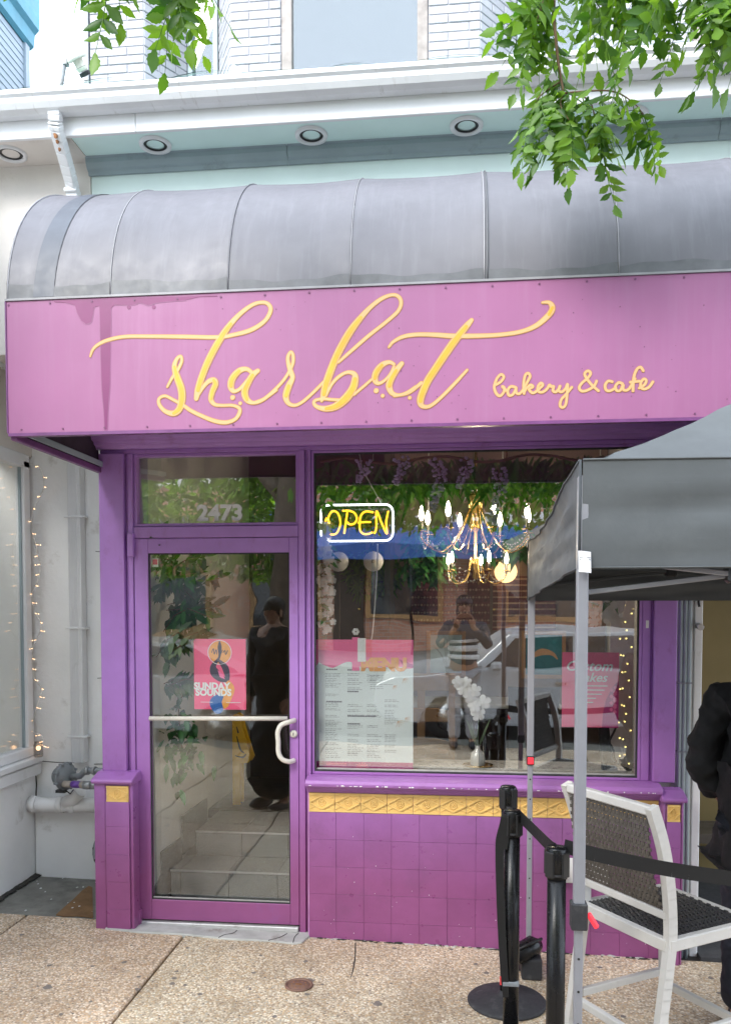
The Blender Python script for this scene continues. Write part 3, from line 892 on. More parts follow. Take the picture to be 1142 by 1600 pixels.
# gilt relief tiles
GT = .1405
def gold_mesh(w, h):
    g = MB().box(.001, w - .001, -.008, .006, .001, h - .001)
    g.box(.001, w - .001, -.013, -.0075, .001, .012).box(.001, w - .001, -.013, -.0075, h - .014, h - .001)
    cx, cz = w / 2, h / 2
    a, bb = w * .5 - .003, h * .5 - .016
    for (p, q) in (((-a, 0), (0, bb)), ((0, bb), (a, 0)), ((a, 0), (0, -bb)), ((0, -bb), (-a, 0))):
        g.bar((cx + p[0], -.009, cz + p[1]), (cx + q[0], -.009, cz + q[1]), .007, .013, (0, 1, 0))
    for s1 in (-1, 1):
        g.bar((cx + s1 * a, -.009, cz + bb), (cx + s1 * a * .45, -.009, cz + bb * .42), .004, .006, (0, 1, 0))
        g.bar((cx + s1 * a, -.009, cz - bb), (cx + s1 * a * .45, -.009, cz - bb * .42), .004, .006, (0, 1, 0))
    for r in (.019, .011):
        g.tube([(cx + r * math.cos(t * PI / 8), -.009, cz + r * math.sin(t * PI / 8)) for t in range(17)], .0032, 5, False)
    g.ball((cx, -.008, cz), .006, 8, 5)
    return g
gold_me = shared('gold_tile', gold_mesh(GT, .105), 'gold', 0)
for c in range(13):
    put('gold_tile', gold_me, cafe, (-.7765 + c * GT, -.0475 + random.uniform(-.001, .001), .6565), (0, 0, random.uniform(-.006, .006)))

# pedestals
def pedestal(x0, x1, top, tx0, tx1, cap_over):
    zb = gz(x0) - .02
    MB().box(x0 + .012, x1 - .012, -.112, .0, zb, top - .03).build('pedestal', 'paint', cafe, bevel=.008, seg=2)
    MB().box(x0, tx0 - .003, -.118, -.03, zb, top - .04).box(tx1 + .003, x1, -.118, -.03, zb, top - .04).build('corner_tile', 'tile', cafe, bevel=.01, seg=2)
    MB().extx([(.0, top + .008), (-.06, top + .004), (-.142, top - .022), (-.148, top - .034), (-.138, top - .046), (-.118, top - .05), (.0, top - .05)], x0 - cap_over, x1 + cap_over).build('pedestal_cap', 'paint', cafe, bevel=.004)
    w = tx1 - tx0
    z = top - .052
    hs = [.095, .135, .155, .152, .152, .15, .15]
    for k, h in enumerate(hs):
        z0 = max(z - h, zb)
        if z0 >= z - .02:
            break
        if k == 0:
            o = put('gold_tile', gold_me, cafe, (tx0 + .004, -.114, z - .095), (0, 0, .004), ((w - .008) / GT, 1, .088 / .105))
        else:
            put('tile', tile_me, cafe, (tx0, -.1125 + random.uniform(-.002, .001), z0), (0, 0, random.uniform(-.01, .01)), (w / TW, 1, (z - z0) / TW))
        z = z0
pedestal(-1.957, -1.735, .845, -1.888, -1.755, .006)
pedestal(1.06, 1.16, .815, 1.075, 1.145, .012)
gr = MB()
g2 = MB()
for k in range(150):
    x = random.uniform(-.78, 1.05)
    (gr if k % 3 else g2).ball((x, -.060 + random.uniform(-.016, .004), gz(x) + random.uniform(-.002, .002)), random.uniform(.003, .009), 5, 3, (random.uniform(1, 4), 1, .6))
gr.build('mortar_crumbs', 'moss', cafe, kind='stuff')
g2.build('mortar_crumbs', 'thresh', cafe, kind='stuff')
pk = MB()
for k in range(120):
    x = -.83 + random.uniform(-.05, .03)
    pk.box(x, x + random.uniform(.001, .004), -.0235, -.0222, *(lambda z: (z, z + random.uniform(.002, .007)))(random.uniform(.0, .75))) if -.785 < x < -.772 else None
for k in range(55):
    x = random.uniform(-.77, 1.03); z = .64 * random.random() ** 2.2
    pk.disc(x, z, random.uniform(.0008, .0024), -.0575, .0015, 5)
for k in range(40):
    x = random.uniform(-.78, 1.05)
    pk.box(x, x + random.uniform(.003, .014), -.1285, -.1255, .812, .812 + random.uniform(.002, .006))
pk.build('paint_chips', 'printwhite', cafe, kind='stuff')

# --- interior of the cafe
FZ = .327
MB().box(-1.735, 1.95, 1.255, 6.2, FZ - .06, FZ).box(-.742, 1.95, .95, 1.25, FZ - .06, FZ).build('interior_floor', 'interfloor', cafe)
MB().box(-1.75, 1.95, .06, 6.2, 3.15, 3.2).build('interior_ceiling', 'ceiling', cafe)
MB().box(-1.75, 1.95, 6.2, 6.3, 0, 3.2).build('back_wall', 'peachwall', cafe)
MB().box(1.14, 1.24, .06, 6.2, -.2, 3.2).build('party_wall', 'whitewall', cafe)
MB().box(-.78, 1.14, .06, .40, .80, .872).build('window_ledge', 'marble', cafe, bevel=.004)
MB().box(-.78, 1.14, .055, .10, -.2, .80).build('ledge_front', 'whitewall', cafe)
# entry: slanting white wall on the left
wl_pts = [(-1.74, .06), (-1.70, .06), (-1.44, .36), (-1.36, .66), (-1.30, 1.05), (-1.28, 3.2), (-1.34, 3.2)]
MB().extz([(-1.85, .06), (-1.70, .062), (-1.765, .40), (-1.75, .70), (-1.735, 1.22), (-1.85, 1.22)], -.1, 3.15).build('entry_wall', 'whitewall', cafe)
MB().extz([(-1.85, 1.223), (-1.735, 1.223), (-1.70, 3.4), (-1.85, 3.4)], -.1, 3.15).build('hall_wall', 'whitewall', cafe)
MB().box(-.80, -.74, .42, .95, -.1, FZ).build('stair_side', 'whitewall', cafe)
MB().box(-1.68, -.72, .055, .46, -.05, .0).build('entry_floor', 'granite', cafe)
# two steps of speckled tiles with pale nosings
for r, (yy, z0, z1, y2, xl) in enumerate(((.40, 0., .165, .72, -1.71), (.70, .165, .325, 1.25, -1.645))):
    MB().box(xl + .004, -.74, yy + .012, y2, z0 - .05, z1 - .012).build('step_core', 'moss', cafe)
    x = xl
    k = 0
    while x < -.76:
        x1 = min(x + (.06 if (k == 0 and r == 0) else .30), -.742)
        MB().box(x + .002, x1 - .002, yy, yy + .012, z0 + .002, z1 - .012).build('riser_tile', 'granite', cafe)
        MB().box(x + .002, x1 - .002, yy - .002, y2 - .016, z1 - .011, z1).build('tread_tile', 'granite', cafe)
        x = x1; k += 1
    MB().box(xl, -.742, yy - .008, yy - .0025, z1 - .009, z1 + .002).build('step_nosing', 'alu', cafe)
# stepped granite skirting along the slanting wall
sk = [((-1.699, .064), (-1.755, .34), -.02, .15), ((-1.757, .345), (-1.745, .69), .0, .285), ((-1.743, .70), (-1.73, 1.2), .165, .42)]
for (a, c, z0, z1) in sk:
    MB().prism([a, c, (c[0] + .012, c[1] - .006), (a[0] + .012, a[1] - .006)], lambda x, y: (x, y, z0), lambda x, y: (x, y, z1)).build('skirting', 'granite', cafe)

# ---------------------------------------------------------------- awning
awn = thing('shop_awning', 'long barrel shaped grey awning with a pink lettered front over the shopfront', 'awning', (0, 0, 0))
AX0, AX1, AY, AZ0, AZ1, ATOP = -1.953, 3.6, -.94, 2.522, 3.092, 3.878
ribs = [AX0, -1.485, -.965, -.44, .115, .655, 1.2, 1.75, 2.3, 2.85, AX1]
def arc(t, sag=0.):
    a = t * PI / 2
    return (AY + .012) * math.cos(a) * (1 - sag), AZ1 + .004 + (ATOP - AZ1) * math.sin(a) * (1 - sag * .5)
for i in range(len(ribs) - 1):
    x0, x1 = ribs[i] + .004, ribs[i + 1] - .004
    def fn(u, v, x0=x0, x1=x1):
        y, z = arc(v, .022 * math.sin(PI * u) ** .8 * math.sin(PI * min(1, v * 1.1)) + .004 * math.sin(9 * u + 5 * v + x0 * 7) * v * (1 - v))
        return (x0 + (x1 - x0) * u, y, z)
    g = MB().grid(fn, 16, 20)
    g.grid(lambda u, v: (lambda q: (q[0], q[1] + .006, q[2] - .006))(fn(u, v)), 16, 20)
    pn = g.build('awning_panel', 'canvas', awn)
    # grime collected along the lower edge
    random.seed(i)
    ph = random.uniform(0, 9)
    gm = MB().grid(lambda u, v: (lambda q: (q[0], q[1] - .0022, q[2]))(fn(u, v * (.040 + .007 * math.sin(u * 5 + ph) + .003 * math.sin(u * 17 + ph * 2) + (.014 if i < 2 else 0)))), 22, 2)
    gm.build('grime_band', 'canvas_dark', pn)
    if i == 0:
        # wet track below the downspout
        def wet(u, v):
            uu = .27 + (.155 + .03 * math.sin(v * 5)) * (u - .1) + .16 * v ** 2 + (.04 * (1 - v) ** 6) * (u - .5)
            q = fn(uu * 1.05, .01 + v * .90)
            return (q[0], q[1] - .003, q[2] + .002)
        MB().grid(wet, 6, 18).build('wet_track', 'canvas_wet', pn)
for i, x in enumerate(ribs):
    w = .0038 if i in (0, 2, 4) else .003
    MB().tube([(x, arc(k / 18)[0] - .001, arc(k / 18)[1] + .001) for k in range(19)], w * (.9 if i != 4 else 1.0), 6).build('awning_rib', 'seam' if i != 2 else 'canvas', awn)
MB().tube([(.128, arc(k / 18)[0] - .003, arc(k / 18)[1] + .002) for k in range(19)], .0035, 5).build('awning_rib', 'canvas_dark', awn)
val = MB().box(AX0, AX1, AY, AY + .006, AZ0, AZ1).build('sign_face', 'valance', awn)
MB().box(AX0 - .004, AX1, AY - .006, AY + .012, AZ1 + .001, AZ1 + .010).build('top_trim', 'seam', awn)
MB().box(AX0 - .006, AX0 - .0005, AY - .004, AY + .012, AZ0, AZ1).build('corner_trim', 'darkpurple', awn)
MB().box(AX0, AX1, AY - .003, AY + .03, AZ0 - .014, AZ0 - .001).build('bottom_trim', 'darkpurple', awn)
# end panel and frame tube
ep = [(AY + .01, AZ0)] + [arc(k / 16) for k in range(17)] + [(-.004, AZ0)]
MB().extx(ep, AX0 - .006, AX0 - .001).build('end_panel', 'underside', awn)
MB().bar((AX0 + .012, AY + .02, AZ0 - .012), (AX0 + .012, -.02, AZ0 - .012), .03, .03).build('frame_tube', 'darkpurple', awn, bevel=.004)
MB().bar((AX0 + .03, AY + .02, AZ0 + .02), (AX0 + .03, -.02, AZ0 + .02), .012, .03).build('frame_tube', 'moulding', awn, bevel=.003)
MB().box(AX0 + .02, AX1, -.012, -.002, 2.72, 2.76).build('wall_rail', 'darkpurple', awn)
for x in (-.96, .115, 1.2):
    MB().bar((x, AY + .015, AZ0 + .02), (x, -.01, AZ0 + .3), .02, .02).build('frame_tube', 'underside', awn)
rv = MB()
for k in range(30):
    x = AX0 + .01 + k * .19
    rv.disc(x, AZ1 - .016 + .002 * math.sin(k), .0045, AY, .003, 8)
    rv.disc(x + .05, AZ0 + .014, .0042, AY, .003, 8)
rv.build('rivet', 'dotdark', awn, kind='stuff')
random.seed(8)
dt = MB()
for k in range(70):
    dt.disc(random.uniform(-1.2, 1.1), random.uniform(2.56, 3.04), random.choice((.0015, .002, .0028)), AY, .0012, 6)
dt.build('pin_holes', 'dotdark', awn, kind='stuff')
YV = AY - .0012
# damp drips
dpts = [(-1.743,3.098),(-1.732,3.081),(-1.677,3.076),(-1.639,3.064),(-1.628,3.028),(-1.611,2.997),(-1.591,2.983),(-1.568,2.99),(-1.559,3.026),(-1.553,3.053),(-1.529,3.057),(-1.527,2.997),(-1.526,2.888),(-1.523,2.724),(-1.515,2.614),(-1.513,2.572),(-1.512,2.528),(-1.502,2.528),(-1.5,2.572),(-1.498,2.613),(-1.488,2.723),(-1.483,2.887),(-1.479,2.995),(-1.478,3.044),(-1.461,3.06),(-1.389,3.055),(-1.346,3.064),(-1.312,3.052),(-1.275,3.061),(-1.227,3.065),(-1.148,3.067),(-1.086,3.078),(-1.008,3.077),(-1.008,3.081),(-1.403,3.086)]
dpts = [(x, min(z, AZ1 - .001)) for x, z in dpts]
MB().exty(dpts, YV, AY - .0002).build('damp_stain', 'stain', awn)
MB().stroke([(x, z, .007) for x, z in dpts[2:31]], AY - .0001, .0006, sub=4).build('damp_stain_edge', 'stainedge', awn)
ds2 = MB()
for (x, z) in [(-1.398,3.047),(-1.287,3.043)]:
    ds2.disc(x, z, .009, AY, .001, 10)
ds2.build('damp_spot', 'stain', awn)
# painted script lettering: outline, body, gold infill
strokes = [
[(-1.5735,2.8440,0.0057),(-1.5617,2.8709,0.0085),(-1.5386,2.8917,0.0106),(-1.4929,2.9102,0.0121),(-1.4174,2.9220,0.0121),(-1.3049,2.9196,0.0121),(-1.1562,2.9130,0.0135),(-1.0087,2.9059,0.0135),(-0.9354,2.9139,0.0135),(-0.8623,2.9311,0.0156),(-0.8040,2.9655,0.0142),(-0.7784,3.0066,0.0142),(-0.7855,3.0334,0.0128),(-0.8123,3.0442,0.0113),(-0.8544,3.0360,0.0128),(-0.9056,3.0029,0.0156),(-0.9497,2.9602,0.0199),(-0.9866,2.9122,0.0255),(-1.0238,2.8534,0.0270),(-1.0537,2.7977,0.0270),(-1.0801,2.7346,0.0255),(-1.0953,2.6853,0.0255),(-1.1030,2.6499,0.0170)],
[(-1.0992,2.6569,0.0099),(-1.0767,2.6919,0.0128),(-1.0507,2.7195,0.0156),(-1.0263,2.7259,0.0199),(-1.0190,2.7080,0.0227),(-1.0326,2.6764,0.0213),(-1.0387,2.6446,0.0184),(-1.0219,2.6228,0.0128),(-0.9888,2.6177,0.0099),(-0.9447,2.6166,0.0099),(-0.9155,2.6038,0.0113),(-0.9156,2.5825,0.0128),(-0.9341,2.5581,0.0128),(-0.9746,2.5456,0.0142),(-1.0261,2.5539,0.0142),(-1.0851,2.5781,0.0128),(-1.1294,2.6006,0.0128),(-1.1589,2.6214,0.0113),(-1.2033,2.6468,0.0099),(-1.2404,2.6642,0.0099),(-1.2667,2.6542,0.0099),(-1.2670,2.6292,0.0113),(-1.2411,2.5998,0.0142),(-1.2039,2.5896,0.0213),(-1.1776,2.6090,0.0255),(-1.1661,2.6515,0.0284),(-1.1694,2.6944,0.0284),(-1.1875,2.7448,0.0255),(-1.1982,2.7879,0.0184),(-1.1867,2.8196,0.0128),(-1.1703,2.8297,0.0106),(-1.1661,2.8083,0.0099),(-1.1835,2.7732,0.0113),(-1.2099,2.7384,0.0099),(-1.2303,2.7033,0.0071)],
[(-0.8561,2.7493,0.0113),(-0.8815,2.7677,0.0142),(-0.9144,2.7616,0.0213),(-0.9439,2.7306,0.0255),(-0.9515,2.6990,0.0241),(-0.9406,2.6774,0.0156),(-0.9149,2.6838,0.0113),(-0.8781,2.7217,0.0113),(-0.8561,2.7493,0.0099)],
[(-0.8342,2.7592,0.0156),(-0.8561,2.7422,0.0213),(-0.8782,2.7075,0.0241),(-0.8916,2.6726,0.0255),(-0.8823,2.6405,0.0213),(-0.8568,2.6256,0.0128),(-0.8203,2.6318,0.0099),(-0.7838,2.6555,0.0099),(-0.7547,2.6759,0.0099)],
[(-0.8437,2.6280,0.0095),(-0.8072,2.6418,0.0095),(-0.7707,2.6702,0.0095),(-0.7343,2.7044,0.0095),(-0.7070,2.7388,0.0095),(-0.6846,2.7820,0.0106),(-0.6821,2.8169,0.0106),(-0.6916,2.8336,0.0089),(-0.7037,2.8147,0.0118),(-0.7026,2.7854,0.0130),(-0.6919,2.7500,0.0177),(-0.6848,2.7252,0.0165),(-0.7012,2.6917,0.0236),(-0.7134,2.6510,0.0236),(-0.7045,2.6215,0.0154),(-0.6774,2.6102,0.0106),(-0.6443,2.6228,0.0095),(-0.6022,2.6568,0.0095),(-0.5602,2.6965,0.0095),(-0.5423,2.7135,0.0083)],
[(-0.4886,2.7846,0.0083),(-0.4352,2.8293,0.0106),(-0.3643,2.8877,0.0118),(-0.2939,2.9400,0.0118),(-0.2413,2.9840,0.0118),(-0.2268,3.0178,0.0118),(-0.2356,3.0434,0.0118),(-0.2619,3.0536,0.0106),(-0.3057,3.0410,0.0130),(-0.3526,3.0083,0.0154),(-0.3938,2.9666,0.0213),(-0.4351,2.9161,0.0272),(-0.4707,2.8595,0.0284),(-0.5005,2.8024,0.0284),(-0.5243,2.7450,0.0284),(-0.5423,2.6931,0.0284),(-0.5514,2.6525,0.0248),(-0.5604,2.6265,0.0106)],
[(-0.5424,2.6464,0.0083),(-0.5185,2.6924,0.0095),(-0.4887,2.7236,0.0106),(-0.4530,2.7412,0.0106),(-0.4246,2.7351,0.0165),(-0.4187,2.7128,0.0248),(-0.4294,2.6725,0.0296),(-0.4591,2.6326,0.0331),(-0.5008,2.6016,0.0272),(-0.5425,2.5927,0.0201),(-0.5784,2.6006,0.0130),(-0.5933,2.6156,0.0106),(-0.5873,2.6289,0.0095),(-0.5544,2.6339,0.0095),(-0.5186,2.6300,0.0095),(-0.4829,2.6274,0.0083)],
[(-0.4235,2.6491,0.0095),(-0.3879,2.6771,0.0083),(-0.3466,2.7108,0.0083)],
[(-0.2556,2.7687,0.0095),(-0.2761,2.7780,0.0130),(-0.3055,2.7674,0.0201),(-0.3290,2.7392,0.0236),(-0.3360,2.7133,0.0225),(-0.3260,2.6928,0.0142),(-0.3025,2.6979,0.0095),(-0.2731,2.7260,0.0083),(-0.2556,2.7601,0.0083)],
[(-0.2234,2.7706,0.0154),(-0.2468,2.7425,0.0213),(-0.2672,2.7085,0.0236),(-0.2760,2.6798,0.0236),(-0.2642,2.6505,0.0165),(-0.2349,2.6411,0.0106),(-0.1998,2.6517,0.0095),(-0.1648,2.6738,0.0095)],
[(-0.2543,2.6377,0.0091),(-0.1944,2.6494,0.0106),(-0.1422,2.6885,0.0121)],
[(0.0638,2.9383,0.0136),(0.0419,2.9136,0.0227),(-0.0020,2.8603,0.0287),(-0.0461,2.7996,0.0287),(-0.0829,2.7457,0.0287),(-0.1162,2.6951,0.0287),(-0.1384,2.6441,0.0272),(-0.1457,2.6148,0.0257),(-0.1382,2.5939,0.0166),(-0.1084,2.5917,0.0121),(-0.0676,2.6201,0.0106),(-0.0086,2.6774,0.0106),(0.0465,2.7359,0.0076)],
[(-0.2771,2.8401,0.0068),(-0.2584,2.8616,0.0098),(-0.2173,2.8809,0.0129),(-0.1577,2.8876,0.0136),(-0.0834,2.8836,0.0151),(-0.0168,2.8769,0.0166),(0.0788,2.8736,0.0151),(0.1739,2.8747,0.0136),(0.2611,2.8840,0.0136),(0.3260,2.9071,0.0166),(0.3761,2.9486,0.0197),(0.3902,2.9768,0.0197),(0.3771,2.9975,0.0121),(0.3504,2.9985,0.0068)],
]
dots = [(-0.944,2.65),(-0.911,2.625),(-0.33,2.662),(-0.303,2.64),(-0.19,2.629)]
for s in strokes:
    o1, o2 = MB(), MB()
    o1.stroke(s, YV + .0008, .0008, grow=.006)
    o2.stroke(s, YV, .0010, grow=.0)
    run, runs = [], []
    for q in s + [None]:
        if q is not None and q[2] > .0172:
            run.append((q[0], q[1], q[2] - .0085))
        else:
            if len(run) > 1:
                runs.append(run)
            run = []
    o1.build('letter_outline', 'ochre', val)
    lo_ = o2.build('letter', 'peach', val)
    for run in runs:
        MB().stroke(run, YV - .001, .0008).build('letter_infill', 'yellow', val)
for (x, z), r in zip(dots, (.0095, .0065, .0095, .007, .0068)):
    MB().disc(x, z, r + .0025, YV + .0008, .0008).build('dot_outline', 'ochre', val); MB().disc(x, z, r, YV, .001).build('letter_dot', 'peach', val)
small = [
[(0.1615,2.6716,0.0093),(0.1838,2.6837,0.0093),(0.1964,2.7025,0.0093),(0.1849,2.7137,0.0093),(0.1684,2.6969,0.0093),(0.1583,2.6653,0.0093),(0.1649,2.6395,0.0093),(0.1810,2.6263,0.0093),(0.1969,2.6418,0.0093),(0.1980,2.6591,0.0093),(0.1903,2.6644,0.0093),(0.2083,2.6460,0.0093)],
[(0.2446,2.6597,0.0093),(0.2254,2.6634,0.0093),(0.2128,2.6478,0.0093),(0.2174,2.6285,0.0093),(0.2321,2.6294,0.0093),(0.2447,2.6501,0.0093),(0.2465,2.6596,0.0093),(0.2479,2.6373,0.0093),(0.2607,2.6337,0.0093),(0.2746,2.6493,0.0093),(0.2921,2.6806,0.0093),(0.3027,2.7026,0.0093),(0.2950,2.7155,0.0093),(0.2830,2.7063,0.0093),(0.2769,2.6715,0.0093),(0.2791,2.6332,0.0093)],
[(0.2791,2.6377,0.0093),(0.2891,2.6552,0.0093),(0.3049,2.6675,0.0093),(0.3145,2.6596,0.0093),(0.2987,2.6512,0.0093),(0.3115,2.6355,0.0093),(0.3242,2.6384,0.0093),(0.3431,2.6537,0.0093),(0.3543,2.6661,0.0093),(0.3460,2.6740,0.0093),(0.3354,2.6603,0.0093),(0.3368,2.6412,0.0093),(0.3527,2.6369,0.0093),(0.3715,2.6498,0.0093),(0.3809,2.6654,0.0093),(0.3873,2.6589,0.0093),(0.3980,2.6586,0.0093),(0.3950,2.6428,0.0093),(0.4064,2.6361,0.0093),(0.4189,2.6485,0.0093),(0.4238,2.6591,0.0093)],
[(0.4226,2.6591,0.0093),(0.4189,2.6421,0.0093),(0.4316,2.6361,0.0093),(0.4472,2.6508,0.0093),(0.4540,2.6665,0.0093),(0.4519,2.6254,0.0093),(0.4478,2.5874,0.0093),(0.4360,2.5725,0.0093),(0.4246,2.5816,0.0093),(0.4288,2.6038,0.0093),(0.4474,2.6255,0.0093),(0.4704,2.6534,0.0093)],
[(0.5770,2.6365,0.0093),(0.5505,2.6606,0.0093),(0.5283,2.6897,0.0093),(0.5219,2.7075,0.0093),(0.5343,2.7179,0.0093),(0.5450,2.7081,0.0093),(0.5346,2.6895,0.0093),(0.5098,2.6681,0.0093),(0.5006,2.6494,0.0093),(0.5133,2.6364,0.0093),(0.5382,2.6420,0.0093),(0.5599,2.6572,0.0093),(0.5691,2.6759,0.0093)],
[(0.6314,2.6709,0.0093),(0.6158,2.6745,0.0093),(0.6036,2.6591,0.0093),(0.6069,2.6401,0.0093),(0.6225,2.6346,0.0093),(0.6454,2.6466,0.0093)],
[(0.6719,2.6622,0.0093),(0.6563,2.6671,0.0093),(0.6441,2.6517,0.0093),(0.6493,2.6358,0.0093),(0.6629,2.6354,0.0093),(0.6750,2.6583,0.0093),(0.6740,2.6414,0.0093),(0.6846,2.6348,0.0093),(0.7000,2.6438,0.0093),(0.7212,2.6809,0.0093)],
[(0.7529,2.7113,0.0093),(0.7422,2.7261,0.0093),(0.7281,2.7184,0.0093),(0.7179,2.6936,0.0093),(0.7140,2.6623,0.0093),(0.7138,2.6321,0.0093)],
[(0.7028,2.6676,0.0093),(0.7380,2.6704,0.0093)],
[(0.7384,2.6427,0.0093),(0.7586,2.6560,0.0093),(0.7651,2.6721,0.0093),(0.7552,2.6787,0.0093),(0.7442,2.6646,0.0093),(0.7445,2.6457,0.0093),(0.7588,2.6384,0.0093),(0.7772,2.6467,0.0093),(0.7911,2.6663,0.0093)],
]
for s in small:
    MB().stroke(s, YV + .0008, .0008, grow=.004).build('letter_outline', 'ochre', val)
    MB().stroke(s, YV, .0010).build('letter', 'peach', val)


# ---------------------------------------------------------------- neighbour on the left: white masonry with a display window facing the alcove
nb = thing('neighbour_shop', 'white painted neighbouring shop wall with a display window turned to the alcove', 'building')
RX = -2.72
MB().box(RX - .25, RX, -2.2, .72, -.3, .665).build('stall_wall', 'stucco', nb, bevel=.006)
MB().box(RX - .25, RX, -2.2, .72, 2.73, 3.20).build('header_wall', 'cream', nb)
MB().box(RX - .25, RX, -2.2, .72, 3.32, 4.17).build('upper_side_wall', 'stucco', nb)
MB().prism([(RX, 3.20), (RX + .02, 3.20), (RX + .035, 3.235), (RX + .05, 3.25), (RX + .05, 3.28), (RX + .07, 3.30), (RX + .07, 3.32), (RX, 3.32), (RX - .2, 3.32), (RX - .2, 3.20)],
           lambda x, z: (x, -2.2, z), lambda x, z: (x, .72, z)).build('cornice', 'white', nb)
MB().box(-3.2, -1.90, .72, .90, -.3, 4.17).build('back_wall', 'stucco', nb, bevel=.004)
MB().box(-2.72, -1.96, -.0, .72, 3.22, 3.26).build('alcove_ceiling', 'cream', nb)
# lower wall is a little thicker
MB().box(-2.715, -1.90, .665, .7195, -.2, .475).build('plinth', 'stucco', nb, bevel=.012, seg=2)
# window
wf = MB().box(RX - .05, RX + .012, .59, .665, .84, 2.69).box(RX - .05, RX + .012, -2.2, .665, 2.645, 2.73).box(RX - .05, RX + .02, -2.2, .66, .80, .862)
wf = wf.build('display_window', 'white', nb, bevel=.006)
MB().box(RX - .06, RX + .055, -2.2, .70, .755, .797).build('sill', 'white', wf, bevel=.006)
MB().box(RX - .03, RX + .04, -2.2, .705, .672, .745).build('sill_apron', 'white', wf, bevel=.006)
MB().box(RX - .022, RX - .016, -2.19, .592, .858, 2.65).build('pane', 'glass', wf)
MB().box(RX - .024, RX - .008, .578, .592, .86, 2.645).build('bead', 'moulding', wf)
MB().box(RX - .6, RX - .55, -2.2, .7, .6, 2.9).build('window_backing', 'whitewall', nb)
MB().box(RX - .6, RX - .02, .66, .70, .6, 2.9).build('window_side', 'whitewall', nb)
# wall cracks and joints
cr_ = MB()
random.seed(31)
for pts in ([(-2.30, 2.12), (-2.27, 2.118), (-2.23, 2.122), (-2.16, 2.115), (-2.05, 2.12)], [(-2.33, .738), (-2.25, .74), (-2.15, .735), (-2.0, .737)], [(-2.30, 1.30), (-2.2, 1.305), (-2.1, 1.298)], [(-2.70, .752), (-2.58, .745), (-2.46, .748)]):
    cr_.tube([(x, .7195, z) for x, z in spline(pts, 4)], .0028, 4)
cr_.tube([(RX + .001, .695, .68), (RX + .004, .70, .6), (RX + .002, .69, .5), (RX + .004, .705, .4), (RX + .003, .70, .2), (RX + .002, .71, .0)], .004, 4)
cr_.build('crack', 'moss', nb)

# clapboard house further back, above the roof edge
hs = thing('clapboard_house', 'pale blue clapboard house wall with a teal eave behind the roof edge', 'house', (-3.1, 1.2, 4.3))
cb = MB()
z = 4.2
while z < 5.72:
    cb.add([(-3.012, .2, z), (-3.006, .2, z), (-3.011, .2, z + .05), (-3.012, 1.285, z), (-3.006, 1.285, z), (-3.011, 1.285, z + .05)],
           [(1, 4, 5, 2), (0, 1, 2), (3, 5, 4), (0, 3, 4, 1)])
    z += .05
cb.box(-4.2, -3.0125, .2, 1.285, 4.2, 5.72)
cb.build('clapboard', 'bluesiding', hs, kind='stuff')
MB().box(-3.02, -2.99, 1.24, 1.295, 4.2, 5.70).build('corner_board', 'bluesiding', hs)
MB().prism([(-3.0, 5.70), (-2.975, 5.72), (-2.965, 5.80), (-2.935, 5.83), (-2.93, 5.90), (-2.93, 6.1), (-4.0, 6.1), (-4.0, 5.70)],
           lambda x, z: (x, .2, z), lambda x, z: (x, 1.33, z)).build('eave', 'teal', hs)
hw = MB().box(-3.003, -2.985, .86, .95, 4.3, 5.06).build('window', 'moulding', hs)
MB().box(-2.9845, -2.983, .88, .93, 4.33, 5.03).build('pane', 'carglass', hw)

# flood light on the roof edge
fl = thing('flood_light', 'cream cylindrical flood light on a bracket at the roof edge', 'lamp', (-2.0, -.2, 4.35))
a, c = Vector((-2.045, -.21, 4.775)), Vector((-1.972, -.08, 4.60))
d = (c - a).normalized()
rot = d.to_track_quat('Z', 'Y').to_matrix()
L = (c - a).length
MB().lathe([(.0, -.01), (.022, -.006), (.034, .01), (.040, .05), (.046, L * .62), (.052, L * .66), (.053, L * .72), (.047, L * .72), (.045, L * .66), (.0, L * .66)], a, 20, rot).build('lamp_housing', 'cream', fl)
MB().lathe([(.0, L * .5), (.026, L * .5), (.027, L * .84), (.030, L * .86), (.030, L * .90), (.027, L * .91), (.027, L * .96), (.0, L * .96)], a, 16, rot).build('bulb', 'handle', fl)
MB().lathe([(.0285, L * .975), (.028, L * 1.06), (.0, L * 1.06)], a, 16, rot).lathe([(.0275, L * .87), (.0310, L * .88), (.0275, L * .89)], a, 16, rot).build('socket', 'black', fl)
MB().tube([(-2.06, -.14, 4.35), (-2.075, -.13, 4.52), (-2.06, -.12, 4.63)], .011, 8).obox((-2.055, -.12, 4.635), (.025, .03, .03)).build('bracket', 'greypipe', fl)

# rainwater pipe, drain pipe, gas regulator and meter in the alcove
rp = thing('downpipe', 'white corrugated rectangular downpipe on the alcove back wall', 'pipe', (-2.41, .69, .74))
b = MB()
xs_ = [-2.455, -2.447, -2.438, -2.432, -2.424, -2.418, -2.410, -2.404, -2.396, -2.388, -2.375, -2.366]
po = [(x, .655 - (.010 if i % 2 else .0)) for i, x in enumerate(xs_)]
b.extz(po + [(-2.366, .715), (-2.455, .715)], .76, 3.2)
b.build('pipe', 'white', rp)
for z in (.92, 1.62, 2.33):
    MB().box(-2.475, -2.345, .643, .718, z, z + .012).build('pipe_strap', 'white', rp, bevel=.002)
dpz = thing('drain_pipe', 'thick white horizontal drain pipe low on the alcove wall', 'pipe', (-2.5, .62, .48))
b = MB().tube([(-2.712, .60, .495), (-2.60, .60, .492), (-2.5, .60, .495), (-1.96, .60, .50)], .046, 16)
b.build('pipe', 'stucco', dpz)
for x in (-2.70, -2.52, -2.44):
    MB().tube([(x, .60, .495), (x + .04, .60, .495)], .053, 16).build('pipe_collar', 'stucco', dpz)
